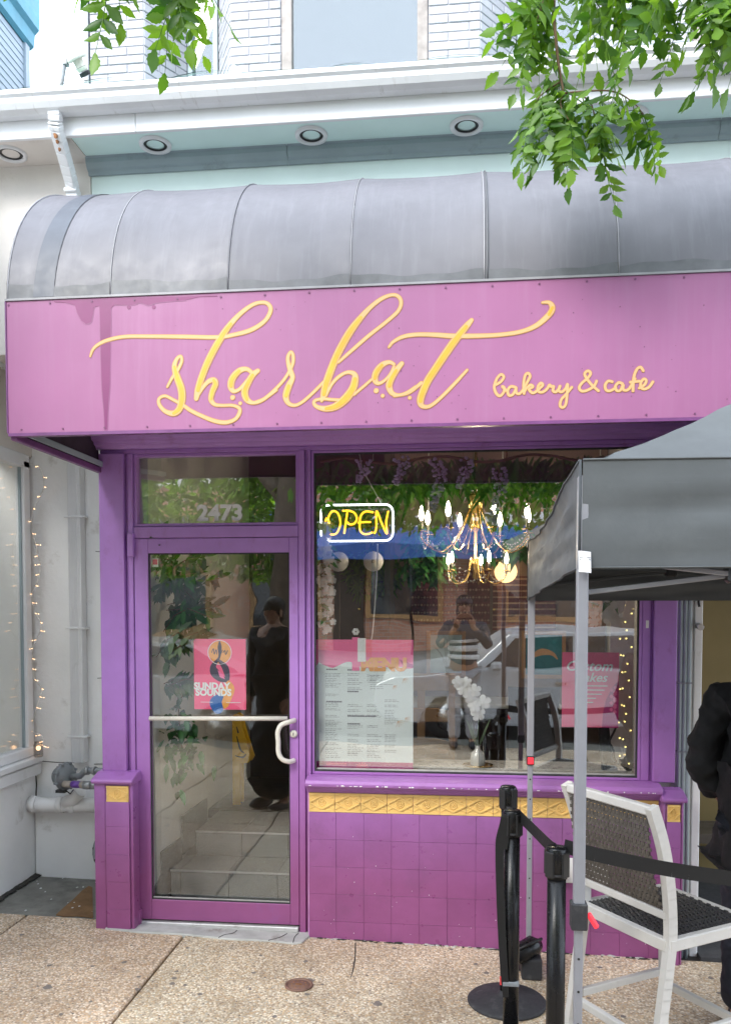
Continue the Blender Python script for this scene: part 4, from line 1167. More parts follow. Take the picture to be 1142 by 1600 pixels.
MB().tube([(-2.47, .60, .50), (-2.40, .56, .545), (-2.34, .54, .60)], [.044, .042, .040], 14).build('branch_pipe', 'stucco', dpz)
gr_ = thing('gas_regulator', 'grey domed gas regulator with pipe fittings beside the purple pedestal', 'gas regulator', (-2.4, .5, .68))
def RXm(deg): return Matrix.Rotation(R(deg), 3, 'Y')
c0 = Vector((-2.42, .50, .70))
rot = Matrix.Rotation(R(-18), 3, 'Z') @ Matrix.Rotation(R(90), 3, 'Y')
MB().lathe([(.0, -.075), (.03, -.074), (.055, -.062), (.070, -.035), (.074, -.006), (.088, -.004), (.088, .006), (.074, .008), (.06, .03), (.03, .045), (.0, .046)], c0, 28, rot).build('housing', 'greypipe', gr_)
rb_ = MB()
for k in range(8):
    t = 2 * PI * (k + .5) / 8
    rb_.tube([c0 + rot @ Vector((.084 * math.cos(t), .084 * math.sin(t), -.016)), c0 + rot @ Vector((.084 * math.cos(t), .084 * math.sin(t), .018))], .009, 6)
    rb_.bar(c0 + rot @ Vector((.025 * math.cos(t), .025 * math.sin(t), -.074)), c0 + rot @ Vector((.068 * math.cos(t), .068 * math.sin(t), -.04)), .006, .008)
rb_.build('bolt', 'greypipe', gr_)
MB().tube([(-2.36, .47, .705), (-2.30, .45, .715), (-2.27, .44, .745), (-2.22, .43, .755), (-1.97, .40, .755)], .020, 12).build('pipe', 'greypipe', gr_)
MB().tube([(-2.40, .44, .665), (-2.34, .42, .668)], .021, 10).tube([(-2.275, .41, .67), (-2.25, .40, .67)], .023, 8).build('brass_nipple', 'copperpipe', gr_)
MB().tube([(-2.338, .42, .668), (-2.278, .41, .67)], .0215, 12).build('tape_band', 'purpleband', gr_)
MB().tube([(-2.25, .40, .67), (-2.20, .39, .672)], .029, 6).tube([(-2.20, .39, .672), (-2.165, .385, .672)], .024, 10).tube([(-2.165, .385, .672), (-2.13, .38, .672)], .031, 8).tube([(-2.255, .43, .752), (-2.235, .43, .754)], .027, 10).tube([(-2.20, .425, .755), (-2.185, .42, .755)], .027, 10).build('union_nut', 'galv', gr_)
MB().tube([(-2.13, .38, .672), (-1.97, .36, .674)], .024, 10).build('pipe', 'copperpipe', gr_)
MB().tube([(-2.40, .46, .62), (-2.37, .46, .60), (-2.34, .44, .63)], .004, 6).obox((-2.43, .46, .615), (.06, .03, .018)).build('vent', 'black', gr_)
gm_ = thing('gas_meter', 'grey round gas meter mostly hidden behind the purple pedestal', 'gas meter', (-2.1, .35, .3))
MB().tube([(-2.135, .37, .66), (-2.135, .37, .60), (-2.13, .37, .56)], [.028, .034, .024], 12).build('inlet', 'greypipe', gm_)
MB().box(-2.165, -2.08, .34, .40, .475, .56).build('index_box', 'white', gm_, bevel=.006)
MB().tube([(-2.13, .37, .475), (-2.13, .37, .42)], .028, 12).lathe([(.0, -.10), (.10, -.10), (.125, -.07), (.13, -.02), (.15, -.015), (.15, .015), (.13, .02), (.12, .07), (.0, .08)], (-2.03, .36, .29), 26, Matrix.Rotation(R(70), 3, 'X')).build('meter_body', 'greypipe', gm_)
b = MB()
for k in range(12):
    t = 2 * PI * k / 12
    b.ball(Vector((-2.03, .36, .29)) + Matrix.Rotation(R(70), 3, 'X') @ Vector((.14 * math.cos(t), .14 * math.sin(t), .02)), .009, 6, 4)
b.build('bolt', 'black', gm_)

# fairy lights down the alcove corner
fs = thing('fairy_light_string', 'string of warm fairy lights hanging down the white alcove corner', 'string lights', (-2.66, .68, 2.7))
random.seed(14)
wp = []
z = 2.66
k = 0
while z > .92:
    wp.append((-2.655 + .03 * math.sin(k * .9) + random.uniform(-.012, .012) - .03 * (2.66 - z) / 1.7 + (.05 if z > 2.2 else 0) * (z - 2.2), .64 + random.uniform(-.01, .02), z))
    z -= random.uniform(.05, .085); k += 1
wp += [(-2.64, .62, .94), (-2.62, .61, .90), (-2.65, .62, .88), (-2.61, .60, .87)]
MB().tube(smooth3(wp, 3), .0028, 5).build('wire', 'wire', fs)
bulb_me = None
for i, q in enumerate(wp):
    dx = random.choice((-1, 1, 1)) * random.uniform(.012, .035)
    b = MB().tube([q, (q[0] + dx * .6, q[1] - .006, q[2] - .004)], .0018, 4)
    b.ball((q[0] + dx, q[1] - .008, q[2] - .005), .0036, 6, 4)
    b.build('bulb', 'fairy', fs)
fs2 = thing('fairy_light_reflection', 'sparse warm fairy lights reflected in the left display window glass, modelled as bulbs behind it', 'string lights', (-3.0, .3, 2.4))  # stands in for lights mirrored in the pane; glowing bulbs placed behind it
wires, bl = MB(), []
for kx in range(9):
    y = -.15 + kx * .088
    pts = [(-3.05 + random.uniform(-.05, .05), y + random.uniform(-.02, .02), 2.5 - j * .17) for j in range(11)]
    wires.tube(pts, .0012, 4)
    for q in pts:
        if random.random() < .75:
            bl.append(q)
wires.build('wire', 'wire', fs2)
for q in bl:
    MB().ball(q, .0036, 6, 4).build('bulb', 'fairyy', fs2)
jar = thing('glass_jar_lamp', 'small glass jar lit from inside on the white window sill', 'lamp', (-2.66, .62, .80))
MB().lathe([(.0, .0), (.028, .0), (.03, .01), (.03, .075), (.024, .09), (.024, .10)], (-2.655, .615, .799), 14).build('jar', 'acrylic', jar)
MB().ball((-2.655, .615, .855), .016, 8, 6).build('glow_bulb', 'fairy', jar)

# ---------------------------------------------------------------- right-hand neighbour
rn = thing('right_neighbour', 'recessed neighbouring entrance with a white post and an olive wall', 'building', (1.3, .1, 0))
MB().box(1.246, 1.288, .06, .16, -.15, 4.1).build('door_post', 'stucco', rn, bevel=.004)
MB().box(1.288, 4.2, 1.30, 1.4, -.2, 4.1).build('recess_wall', 'olive', rn)
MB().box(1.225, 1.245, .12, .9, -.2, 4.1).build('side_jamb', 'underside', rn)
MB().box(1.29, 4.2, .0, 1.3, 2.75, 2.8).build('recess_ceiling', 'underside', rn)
MB().box(1.29, 4.2, .0, 6, -.3, -.075).build('recess_floor', 'asphalt', rn)
b = MB()
for x in (1.335, 1.43, 1.52):
    b.exty([(x - .032, 1.955), (x + .032, 1.955), (x + .012, 1.975), (x + .012, 2.05), (x - .012, 2.05), (x - .012, 1.975)], .155, .17)
b.build('sign_letter_foot', 'black', rn)  # feet of black sign letters; the letters above them are left out
MB().tube([(1.262, .05, 1.66), (1.262, .0, 1.655)], .017, 12).build('door_knob', 'steel', rn)
MB().tube(smooth3([(1.27, .052, 1.98), (1.262, .05, 1.9), (1.272, .05, 1.85), (1.262, .05, 1.80), (1.266, .05, 1.76)], 3), .006, 6).build('bell_cord', 'black', rn)
cd_ = thing('conduit_bundle', 'three grey conduits running up beside the right purple pilaster', 'conduit', (1.19, .02, 0))
for k, x in enumerate((1.168, 1.192, 1.214)):
    MB().tube([(x + .006, .035, -.1), (x + .002, .035, 1.0), (x, .035, 2.3), (x, .035, 2.6)], .0105, 10).build('conduit', 'conduit', cd_)
b = MB()
for z in (1.0, 1.36, 1.93):
    b.box(1.155, 1.228, .02, .047, z, z + .008)
b.build('clamp', 'greypipe', cd_)

# ---------------------------------------------------------------- pavement cover
mh = thing('access_cover', 'small round brown iron cover set in the pavement', 'cover', (-.725, -.635, gz(-.725)))
zc = gz(-.725)
MB().lathe([(.0, .006), (.048, .006), (.050, .003), (.056, .003), (.057, .008), (.066, .008), (.068, .0), (.0, .0)], (-.725, -.635, zc), 32).build('cover', 'iron', mh)
b = MB().box(-.74, -.71, -.640, -.630, zc + .0062, zc + .009)
for k in range(10):
    t = 2 * PI * k / 10
    b.ball((-.725 + .035 * math.cos(t), -.635 + .035 * math.sin(t), zc + .006), .004, 5, 3)
b.build('raised_mark', 'rust', mh)

# ---------------------------------------------------------------- belt stanchions
def stanchion(x, y, h, label, belt_pts=None, tilt=0.):
    z0 = gz(x)
    t = thing('belt_stanchion', label, 'stanchion', (x, y, z0), 'black belt stanchions in front of the cafe')
    MB().lathe([(.0, .0), (.178, .0), (.180, .008), (.172, .016), (.10, .030), (.05, .040), (.036, .046), (.033, .06), (.0, .06)], (x, y, z0), 40).build('base', 'rubber', t)
    MB().lathe([(.0, .03), (.0315, .03), (.0315, h - .105), (.0, h - .105)], (x, y, z0), 24).build('post', 'blacksatin', t)
    hd = MB().lathe([(.030, h - .105), (.036, h - .104), (.036, h - .005), (.032, h), (.0, h + .001)], (x, y, z0), 24).build('belt_head', 'blacksatin', t)
    b = MB()
    for k in range(4):
        a = PI / 4 + k * PI / 2 + tilt
        b.obox((x + .037 * math.cos(a), y + .037 * math.sin(a), z0 + h - .055), (.010, .034, .085), Matrix.Rotation(a, 3, 'Z'))
    b.build('belt_slot', 'black', hd, bevel=.002)
    b = MB().lathe([(.0365, h - .094), (.0372, h - .09), (.0365, h - .086)], (x, y, z0), 24)
    b.build('head_ring', 'rubber', hd)
    if belt_pts:
        P = smooth3(belt_pts, 6)
        vs, fs = [], []
        for (px, py, pz) in P:
            vs += [(px, py, pz - .024), (px, py, pz + .024)]
        n = len(P)
        b = MB()
        for i in range(n - 1):
            p, q = Vector(P[i]), Vector(P[i + 1])
            b.bar(p, q, .0025, .048)
        b.build('belt', 'webbing', t)
    return t
stanchion(.245, -.66, 1.0, 'farthest black stanchion, its round rubber base in full view by the tiled wall')
s2 = stanchion(.232, -1.114, 1.0, 'middle black stanchion with a loose belt strapped down its side',
               [(.262, -1.13, .925), (.285, -1.26, .925), (.33, -1.55, .93), (.345, -1.60, .93)])
# strap hanging down the side of the middle post, held by a clip
b = MB()
sp_ = smooth3([(.200, -1.128, .915), (.186, -1.135, .86), (.180, -1.14, .80), (.186, -1.14, .60), (.196, -1.142, .40), (.206, -1.142, .26), (.210, -1.142, .20)], 5)
for i in range(len(sp_) - 1):
    p, q = Vector(sp_[i]), Vector(sp_[i + 1])
    b.bar(p, q, .022 + .010 * math.sin(PI * i / len(sp_)), .012, (0, 1, 0))
b.bar((.208, -1.150, .925), (.188, -1.145, .80), .046, .004, (0, 1, 0))
b.build('hanging_belt', 'webbing', s2)
MB().box(.196, .262, -1.150, -1.085, .243, .262).build('clip', 'greypipe', s2, bevel=.003)
MB().box(.186, .196, -1.146, -1.128, .248, .276).build('red_tab', 'redp', s2)
stanchion(.347, -1.612, 1.0, 'nearest black stanchion, with its belt stretched across the stool',
          [(.372, -1.60, .945), (.50, -1.64, .925), (.75, -1.72, .905), (1.1, -1.82, .90), (1.6, -1.95, .92)])

# ---------------------------------------------------------------- canopy tent
tent = thing('canopy_tent', 'grey pop up canopy tent on slim steel legs at the right', 'tent', (1.7, -1.08, 0))
TX0, TX1, TY0, TY1 = .37, 3.05, -1.94, -.235
EZ0, EZ1 = 2.185, 2.085           # eave height at the near and far corner
PK = Vector((1.72, -1.09, 2.92))
NU = 26
def eave(a, b, sag):
    return lambda u: a.lerp(b, u) - Vector((0, 0, sag * math.sin(PI * u) ** 1.0))
Cn = [Vector((TX0, TY0, EZ0)), Vector((TX1, TY0, EZ0)), Vector((TX1, TY1, EZ1)), Vector((TX0, TY1, EZ1))]
for k, (a, c, sg) in enumerate(((0, 1, .004), (1, 2, .05), (2, 3, .02), (3, 0, .055))):
    e = eave(Cn[a], Cn[c], sg)
    def roof(u, v, e=e):
        p = e(u)
        q = p.lerp(PK, v)
        q.z = p.z + (PK.z - p.z) * (v ** 1.22) + .010 * math.sin(u * 21 + v * 5) * v * (1 - v) + .012 * math.sin(PI * u) * math.sin(v * 9)* (1 - v)
        return q
    g = MB().grid(roof, 48, 26)
    g.grid(lambda u, v: roof(u, v) - Vector((0, 0, .004)), 48, 26)
    pn_ = g.build('canopy_panel', 'tent', tent)
    rumple(pn_.data, .010, 4.2)
    nrm = Vector((Cn[c].y - Cn[a].y, -(Cn[c].x - Cn[a].x), 0)).normalized()
    lo_a, lo_c = (1.866 if a in (0, 1) else 1.79), (1.866 if c in (0, 1) else 1.79)
    random.seed(40 + k)
    def vlc(u, v, e=e, lo_a=lo_a, lo_c=lo_c, nrm=nrm, k=k):
        p = e(u)
        zb = lo_a + (lo_c - lo_a) * u
        z = p.z + (zb - p.z) * v
        nq = noise.noise(Vector((u * 2.2 + k * 9, v * 3.2, 0))); nr = noise.noise(Vector((u * 7 + k, v * 7, 4)))
        w = .012 * (1 - 2.4 * abs(nq)) + .006 * (1 - 2.4 * abs(nr))
        q = Vector((p.x, p.y, z)) + nrm * (.006 + w * min(1, 8 * u * (1 - u) + .1))
        return q
    g = MB().grid(vlc, 30, 12)
    g.grid(lambda u, v: vlc(u, v) - nrm * .0025, 60, 22)
    vo = g.build('valance', 'tent', tent)
    b = MB().tube([vlc(i / 30, .985) + nrm * .0015 for i in range(31)], .0026, 5)
    b.tube([vlc(i / 30, .0) + nrm * .0015 for i in range(31)], .0032, 5)
    b.build('hem', 'tent', vo)
for cidx in range(4):
    p = Cn[cidx]
    zb = 1.866 if cidx in (0, 1) else 1.79
    sx = -1 if cidx in (0, 3) else 1
    sy = -1 if cidx in (0, 1) else 1
    MB().tube([p + Vector((sx * .007, sy * .007, 0)), Vector((p.x + sx * .008, p.y + sy * .008, zb))], .004, 6).build('corner_seam', 'tentin', tent)
lb = MB().grid(lambda u, v: (TX0 - .012 + .036 * u, TY0 - .0165 - .006 * math.sin(PI * u) - .01 * v, 1.92 - .062 * v - .004 * u), 4, 6)
lb.grid(lambda u, v: (TX0 - .012 + .036 * u, TY0 - .0145 - .006 * math.sin(PI * u) - .01 * v, 1.92 - .062 * v - .004 * u), 4, 6)
lb = lb.build('fabric_label', 'label', tent)
MB().box(TX0 - .010, TX0 + .022, -1.9635, -1.9615, 1.892, 1.8945).box(TX0 - .010, TX0 + .022, -1.9645, -1.9625, 1.899, 1.9005).build('stitching', 'printgrey', lb)
# legs
for (x, y, top) in ((TX0 + .004, TY0 + .01, 2.14), (TX0 + .008, TY1 - .02, 2.04), (TX1 - .02, TY0 + .02, 2.14), (TX1 - .02, TY1 - .02, 2.04)):
    near = y < -1
    zb = gz(x)
    lg = MB().box(x - .0165, x + .0165, y - .0165, y + .0165, (.82 if near else 1.0), top).build('leg', 'tentleg', tent, bevel=.004)
    MB().box(x - .0125, x + .0125, y - .0125, y + .0125, zb + .01, (.82 if near else 1.0)).build('lower_leg', 'tentleg', lg, bevel=.003)
    MB().box(x - .06, x + .06, y - .06, y + .06, zb, zb + .012).build('foot_plate', 'blacksatin', lg, bevel=.003)
    cz = .835 if near else .995
    MB().box(x - .024, x + .024, y - .024, y + .024, cz - .045, cz + .035).build('leg_clamp', 'rubber' if near else 'red', lg, bevel=.003) if near else MB().box(x - .0185, x + .0185, y - .0205, y + .0185, cz - .022, cz + .022).build('leg_clamp', 'black', lg, bevel=.002)
    if near and x < 1:
        MB().bar((x + .026, y - .01, cz + .005), (x + .052, y - .02, cz - .035), .016, .014).build('lever', 'red', lg, bevel=.003)
    elif not near:
        MB().box(x - .0145, x + .0145, y - .027, y - .0207, cz - .017, cz + .017).build('button', 'red', lg, bevel=.002)
    b = MB()
    for k in range(7):
        b.disc(x, .30 + k * .1, .004, y - (.0122 if near else .0122), .0012, 8)
    b.build('adjust_hole', 'black', lg)
# scissor truss under the canopy
def scissor(p, q, z0, z1, nm, w=.010):
    p, q = Vector(p), Vector(q)
    for sgn in (0, 1):
        a = p.copy(); c = q.copy()
        a.z, c.z = (z0, z1) if sgn else (z1, z0)
        off = Vector((0, .012 if sgn else -.012, 0)) if abs((q - p).x) > abs((q - p).y) else Vector((.012 if sgn else -.012, 0, 0))
        MB().bar(a + off, c + off, .012, w * 1.5).build('truss_bar', nm, tent, bevel=.002)
    m_ = (p + q) / 2; m_.z = (z0 + z1) / 2
    MB().obox(m_, (.05, .05, .05)).build('truss_joint', 'black', tent, bevel=.008)
mx = (TX0 + TX1) / 2
scissor((TX0 + .03, TY0 + .04, 0), (TX0 + .86, TY0 + .03, 0), 1.80, 1.90, 'tentleg')
scissor((TX0 + .86, TY0 + .03, 0), (TX0 + 1.75, TY0 + .03, 0), 1.90, 1.80, 'tentleg')
scissor((TX0 + 1.75, TY0 + .03, 0), (TX1, TY0 + .03, 0), 1.80, 1.90, 'tentleg')
scissor((TX0 + .03, TY0 + .06, 0), (TX0 + .03, TY1 - .05, 0), 1.88, 2.0, 'tentin')
scissor((TX0, TY1 - .03, 0), (mx, TY1 - .03, 0), 1.86, 2.0, 'tentin')
scissor((mx, TY1 - .03, 0), (TX1, TY1 - .03, 0), 2.0, 1.86, 'tentin')
MB().tube([PK - Vector((0, 0, .02)), PK - Vector((0, 0, .5))], .014, 8).build('centre_pole', 'tentleg', tent)
for q in Cn:
    MB().bar(q + Vector((0, 0, -.06)), PK - Vector((0, 0, .34)), .014, .014).build('roof_strut', 'tentin', tent)
# sandbag weight at the far leg
wb = thing('leg_weight', 'black lumpy weight lying against the far tent leg on the pavement', 'weight', (.345, -.36, gz(.35)))
b = MB().tube([(.285, -.42, .045), (.33, -.40, .075), (.39, -.36, .095), (.42, -.34, .09)], [.035, .05, .05, .03], 12)
b.build('bag', 'blacksatin', wb)
MB().box(.33, .43, -.42, -.31, gz(.35), .05).build('weight_foot', 'rubber', wb, bevel=.012, seg=2)
MB().tube([(.30, -.43, .09), (.34, -.44, .12), (.40, -.41, .14), (.43, -.36, .13)], .008, 6).build('strap', 'webbing', wb)

# ---------------------------------------------------------------- bar stool
st = thing('bar_stool', 'white framed bar stool with dark woven seat and back under the tent', 'bar stool', (.75, -1.25, gz(.75)))
e1 = Vector((.54, -.84, 0)).normalized()        # along the back, from its left end to its near right end
e2 = Vector((.84, .54, 0)).normalized()         # from the back to the front of the seat
O = Vector((.505, -1.145, 0))
SWd, SDp, SZ = .435, .43, .60
def sp3(a, b_, z): return O + e1 * a + e2 * b_ + Vector((0, 0, z))
for s_ in (0, SWd):
    pts = [sp3(s_, -.085, 1.075), sp3(s_, -.03, .93), sp3(s_, .0, .78), sp3(s_, .012, .62), sp3(s_, .0, .50), sp3(s_, -.03, .30), sp3(s_, -.085, .0 + gz(.7))]
    P = smooth3(pts, 5)
    b = MB()
    for p, q in zip(P, P[1:]):
        d_ = (q - p) if isinstance(p, Vector) else Vector(q) - Vector(p)
        b.bar(p, Vector(q) + d_ * .08, .027, .040, tuple(e2))
    b.build('rear_leg', 'stoolframe', st)
for s_ in (.0, SWd):
    b = MB().bar(sp3(s_, SDp, SZ - .02), sp3(s_, SDp + .02, gz(.9)), .030, .032, tuple(e2))
    b.build('front_leg', 'stoolframe', st, bevel=.004)
# seat frame rails
for (a, c) in (((0, .0), (0, SDp)), ((SWd, 0), (SWd, SDp)), ((0, SDp), (SWd, SDp)), ((0, .0), (SWd, .0))):
    MB().bar(sp3(a[0], a[1], SZ - .02), sp3(c[0], c[1], SZ - .02), .030, .044).build('seat_rail', 'stoolframe', st, bevel=.004)
# footrest rails
for (a, c, z) in (((0, .0), (0, SDp), .235), ((SWd, 0), (SWd, SDp), .235), ((0, SDp), (SWd, SDp), .19), ((0, -.03), (SWd, -.03), .215)):
    MB().bar(sp3(a[0], a[1], z), sp3(c[0], c[1], z), .024, .030).build('foot_rail', 'stoolframe', st, bevel=.003)
# back frame rails and woven panels
def backp(a, t):   # t from 0 (top) to 1 (bottom)
    zz = 1.06 - t * .375
    off = -.078 + t * .078 - .02 * math.sin(PI * t)
    return sp3(a, off, zz)
MB().bar(backp(0, 0), backp(SWd, 0), .034, .034).build('top_rail', 'stoolframe', st, bevel=.005)
MB().bar(backp(0, 1), backp(SWd, 1), .026, .030).build('bottom_rail', 'stoolframe', st, bevel=.004)
def weave(fn, nx, ny, name, m, nvec):
    """over-and-under strips on a surface fn(u, v)"""
    b = MB()
    for j in range(ny):
        v = (j + .5) / ny
        hv = .47 / ny
        vs, fs = [], []
        n = nx * 2
        for i in range(n + 1):
            u = i / n
            h = .0035 * math.sin(PI * (i + j * 1.0))  if False else .0032 * (1 if ((i // 1 + j) % 2) else -1)
            for dv in (-hv, hv):
                vs.append(Vector(fn(u, v + dv)) + nvec * (h + .004))
            for dv in (-hv, hv):
                vs.append(Vector(fn(u, v + dv)) + nvec * (h - .002 + .004))
        for i in range(n):
            k = i * 4
            fs += [(k, k + 4, k + 5, k + 1), (k + 2, k + 3, k + 7, k + 6), (k, k + 2, k + 6, k + 4), (k + 1, k + 5, k + 7, k + 3)]
        b.add(vs, fs, False)
    for i in range(nx):
        u = (i + .5) / nx
        pts = [Vector(fn(u, k / 10)) + nvec * .003 for k in range(11)]
        for p, q in zip(pts, pts[1:]):
            b.bar(p, q, .0045, .003, tuple(nvec))
    o = b.build(name, m, st, kind='stuff')
    return o
weave(lambda u, v: backp(.016 + u * (SWd - .032), .05 + v * .90), 21, 24, 'woven_back', 'wicker', -e2)
weave(lambda u, v: sp3(.014 + v * (SWd - .028), .014 + u * (SDp - .028), SZ - .004), 20, 20, 'woven_seat', 'wickerblk', Vector((0, 0, 1)))
MB().add([sp3(.014, .014, SZ - .010), sp3(SWd - .014, .014, SZ - .010), sp3(SWd - .014, SDp - .014, SZ - .010), sp3(.014, SDp - .014, SZ - .010),
          sp3(.014, .014, SZ - .014), sp3(SWd - .014, .014, SZ - .014), sp3(SWd - .014, SDp - .014, SZ - .014), sp3(.014, SDp - .014, SZ - .014)],
         [(0, 1, 2, 3), (7, 6, 5, 4), (0, 4, 5, 1), (1, 5, 6, 2), (2, 6, 7, 3), (3, 7, 4, 0)]).build('seat_base', 'wickerblk', st)

# ---------------------------------------------------------------- stand pipe on the tiled wall with its chain (beside the stool)
vp_ = thing('wall_valve', 'small white valve box with a red tap and dangling chain on the tiled wall', 'valve', (.60, -.08, .4))
MB().box(.50, .80, -.078, -.060, .32, .45).build('plate', 'white', vp_, bevel=.004)
MB().tube([(.56, -.078, .40), (.56, -.12, .41), (.565, -.14, .39)], .016, 10).build('spout', 'steel', vp_)
MB().tube([(.545, -.11, .385), (.575, -.11, .37)], .012, 8).box(.548, .572, -.13, -.10, .35, .375).build('tap', 'redp', vp_, bevel=.003)
ch = MB()
for k in range(16):
    c_ = Vector((.70 + .003 * math.sin(k), -.085, .41 - k * .019))
    rr = Matrix.Rotation(PI / 2 * (k % 2), 3, 'Z')
    ch.tube([c_ + rr @ Vector((.007 * math.cos(t * PI / 4), 0, .012 * math.sin(t * PI / 4))) for t in range(9)], .0022, 4, False)
ch.build('chain', 'galv', vp_)

# ---------------------------------------------------------------- things behind the shop window
YP = .056                                       # posters are stuck to the inside of the glass, print facing out
def sheet(mb, pts, y, t=.0012):
    return mb.exty(pts, y, y + t)
def rect(x0, z0, x1, z1):
    return [(min(x0, x1), min(z0, z1)), (max(x0, x1), min(z0, z1)), (max(x0, x1), max(z0, z1)), (min(x0, x1), max(z0, z1))]
def prect(a, c):
    return rect(a[0], a[1], c[0], c[1])

# menu poster
(mx0, mz1), (mx1, mz0) = [(-0.757,1.582),(-0.222,0.872)]
menu = thing('menu_poster', 'tall menu poster with a torn pink heading stuck inside the shop window', 'poster', (mx0, YP, mz0))
sheet(MB(), rect(mx0, mz0, mx1, mz1), YP).build('paper', 'paperwhite', menu)
mw, mh_ = mx1 - mx0, mz1 - mz0
def mp_(a, c): return (mx0 + a * mw, mz1 - c * mh_)
top = [mp_(0, 0), mp_(1, 0), mp_(1, .215)]
random.seed(2)
for k in range(1, 28):
    a = 1 - k / 28
    top.append(mp_(a, (.215 - .02 * (1 - a) - (.05 if .2 < a < .32 else 0) * 1 + random.uniform(-.006, .006)) if a > .55 else .17 + .05 * math.sin(a * 9) ** 2 + random.uniform(-.006, .006)))
top.append(mp_(0, .21))
sheet(MB(), top, YP - .0008, .0006).build('pink_heading', 'paperrose', menu)
sheet(MB(), rect(*mp_(0, .945), *mp_(1, 1)), YP - .0008, .0006).build('footer_band', 'magenta', menu)
sheet(MB(), [mp_(.86, .15), mp_(1, .19), mp_(1, .215), mp_(.90, .205)], YP - .0011, .0002).build('torn_edge', 'magenta', menu)
lettering('heading', 'MENU', *(lambda q: (q[0], YP - .0022, q[1]))(mp_(.70, .195)), .092, 'printorange', menu, bold=.006, sx=.98)
b = MB()
random.seed(6)
def para(a0, c0, a1, rows, step=.0125, hd=False):
    for r in range(rows):
        a = a0
        end = a0 + (a1 - a0) * random.uniform(.55, 1)
        while a < end:
            w = random.uniform(.012, .045)
            p, q = mp_(a, c0 + r * step), mp_(min(a + w, end), c0 + r * step + .0042)
            b.exty(rect(*p, *q), YP - .0006, YP - .0001)
            a += w + .008
for (a0, a1, cs) in ((.10, .27, (.26, .30, .34, .42, .49, .53, .585, .625, .655, .69, .72, .76, .80, .84, .87, .90)), (.33, .50, (.26, .30, .33, .37, .50, .54, .58, .66, .73, .77, .81, .85, .88)),
                     (.53, .68, (.27, .30, .50, .54, .58, .66, .73, .77, .81, .85, .88)), (.71, .86, (.46, .50, .54, .58, .62, .73, .77, .81, .85))):
    for c0 in cs:
        para(a0, c0, a1, random.choice((2, 2, 3)))
for k in range(7):
    para(.56, .275 + k * .0165, .80, 1)
b.build('fine_print', 'printgrey', menu, kind='stuff')
b = MB()
for (a0, a1, c0) in ((.11, .21, .225), (.33, .43, .228), (.33, .44, .395), (.11, .26, .475), (.33, .62, .585), (.33, .46, .645)):
    a = a0
    while a < a1:
        b.exty(rect(*mp_(a, c0), *mp_(a + .012, c0 + .011)), YP - .0006, YP - .0001)
        a += .0165
b.build('fine_print', 'printdark', menu, kind='stuff')
b = MB()
for (cx, cy, s_) in ((.90, .30, .05), (.80, .355, .035), (.84, .63, .06), (.92, .60, .05)):
    for k in range(5):
        t = -.4 + k * .5
        pts = [(*mp_(cx, cy), .002), (*mp_(cx + s_ * .6 * math.cos(t), cy + s_ * .35 * math.sin(t)), .002), (*mp_(cx + s_ * 1.1 * math.cos(t + .2), cy + s_ * .7 * math.sin(t + .2)), .0012)]
        b.stroke(pts, YP - .0002, .0004)
b.build('leaf_drawing', 'peach', menu)
b = MB()
cx, cy = mp_(.48, .985)
for k in range(7):
    t = PI * k / 6
    b.bar((cx, YP - .0012, cy), (cx + .034 * math.cos(t), YP - .0012, cy + .026 * math.sin(t)), .006, .0006, (0, 1, 0))
para_b = b
for r in range(2):
    b.exty(rect(*mp_(.11, .958 + r * .012), *mp_(.32, .963 + r * .012)), YP - .0014, YP - .0009)
b.build('footer_print', 'paperpink', menu)

# two little cards hung at the end of the sign cord
cards = thing('card_bundle', 'little pink and white cards hanging over the top of the menu poster', 'cards', (-.60, .06, 1.6))
(ax, az), (bx, bz) = [(-0.555,1.595),(-0.447,1.432)]
cm_ = .020
b = MB()
sheet(MB(), rect(ax, az, ax + .04, bz - .02), .0525, .001).build('card', 'paperrose', cards)
sheet(MB(), rect(ax + .03, az - .005, ax + .075, bz + .03), .0512, .001).build('card', 'printwhite', cards)
sheet(MB(), rect(ax + .074, az - .012, bx, bz + .055), .0518, .001).build('card', 'paperpink', cards)
b = MB()
for k in range(6):
    b.ball((ax + .02 + .012 * math.cos(k * PI / 3), .054, az + .03 + .012 * math.sin(k * PI / 3)), .009, 6, 4, (1, .4, 1))
b.build('flower_trim', 'petal', cards)

# cakes poster on the right
pc = [(0.57,1.519),(0.865,1.521),(0.87,1.119),(0.574,1.115)]
pc = [(pc[0][0], pc[0][1]), (pc[1][0], pc[0][1]), (pc[1][0], pc[2][1]), (pc[0][0], pc[2][1])]
cake = thing('cake_poster', 'pink custom cakes poster behind the window at the right', 'poster', (pc[0][0], .06, pc[2][1]))
sheet(MB(), pc, .062).build('paper', 'paperpink', cake)
x0, x1, z0, z1 = pc[0][0], pc[1][0], pc[2][1], pc[0][1]
lettering('heading', 'Custom', (x0 + x1) / 2 - .01, .0585, z1 - .075, .075, 'printwhite', cake, bold=.0012, shear=.3)
lettering('heading', 'Cakes', (x0 + x1) / 2 - .0, .0585, z1 - .135, .068, 'printwhite', cake, bold=.0012, shear=.3)
b = MB()
for r, (a, c) in enumerate(((.25, .8), (.3, .75), (.25, .7), (.3, .6), (.3, .55))):
    zz = z1 - .175 - r * .022
    b.exty(rect(x0 + a * (x1 - x0), zz, x0 + c * (x1 - x0), zz - .006), .0588, .0596)
b.build('fine_print', 'printwhite', cake, kind='stuff')
sheet(MB(), [(x1 - .085, z0), (x1, z0), (x1, z0 + .25), (x1 - .03, z0 + .22), (x1 - .065, z0 + .15), (x1 - .08, z0 + .08)], .0590, .0006).build('corner_ornament', 'magenta', cake)
b = MB()
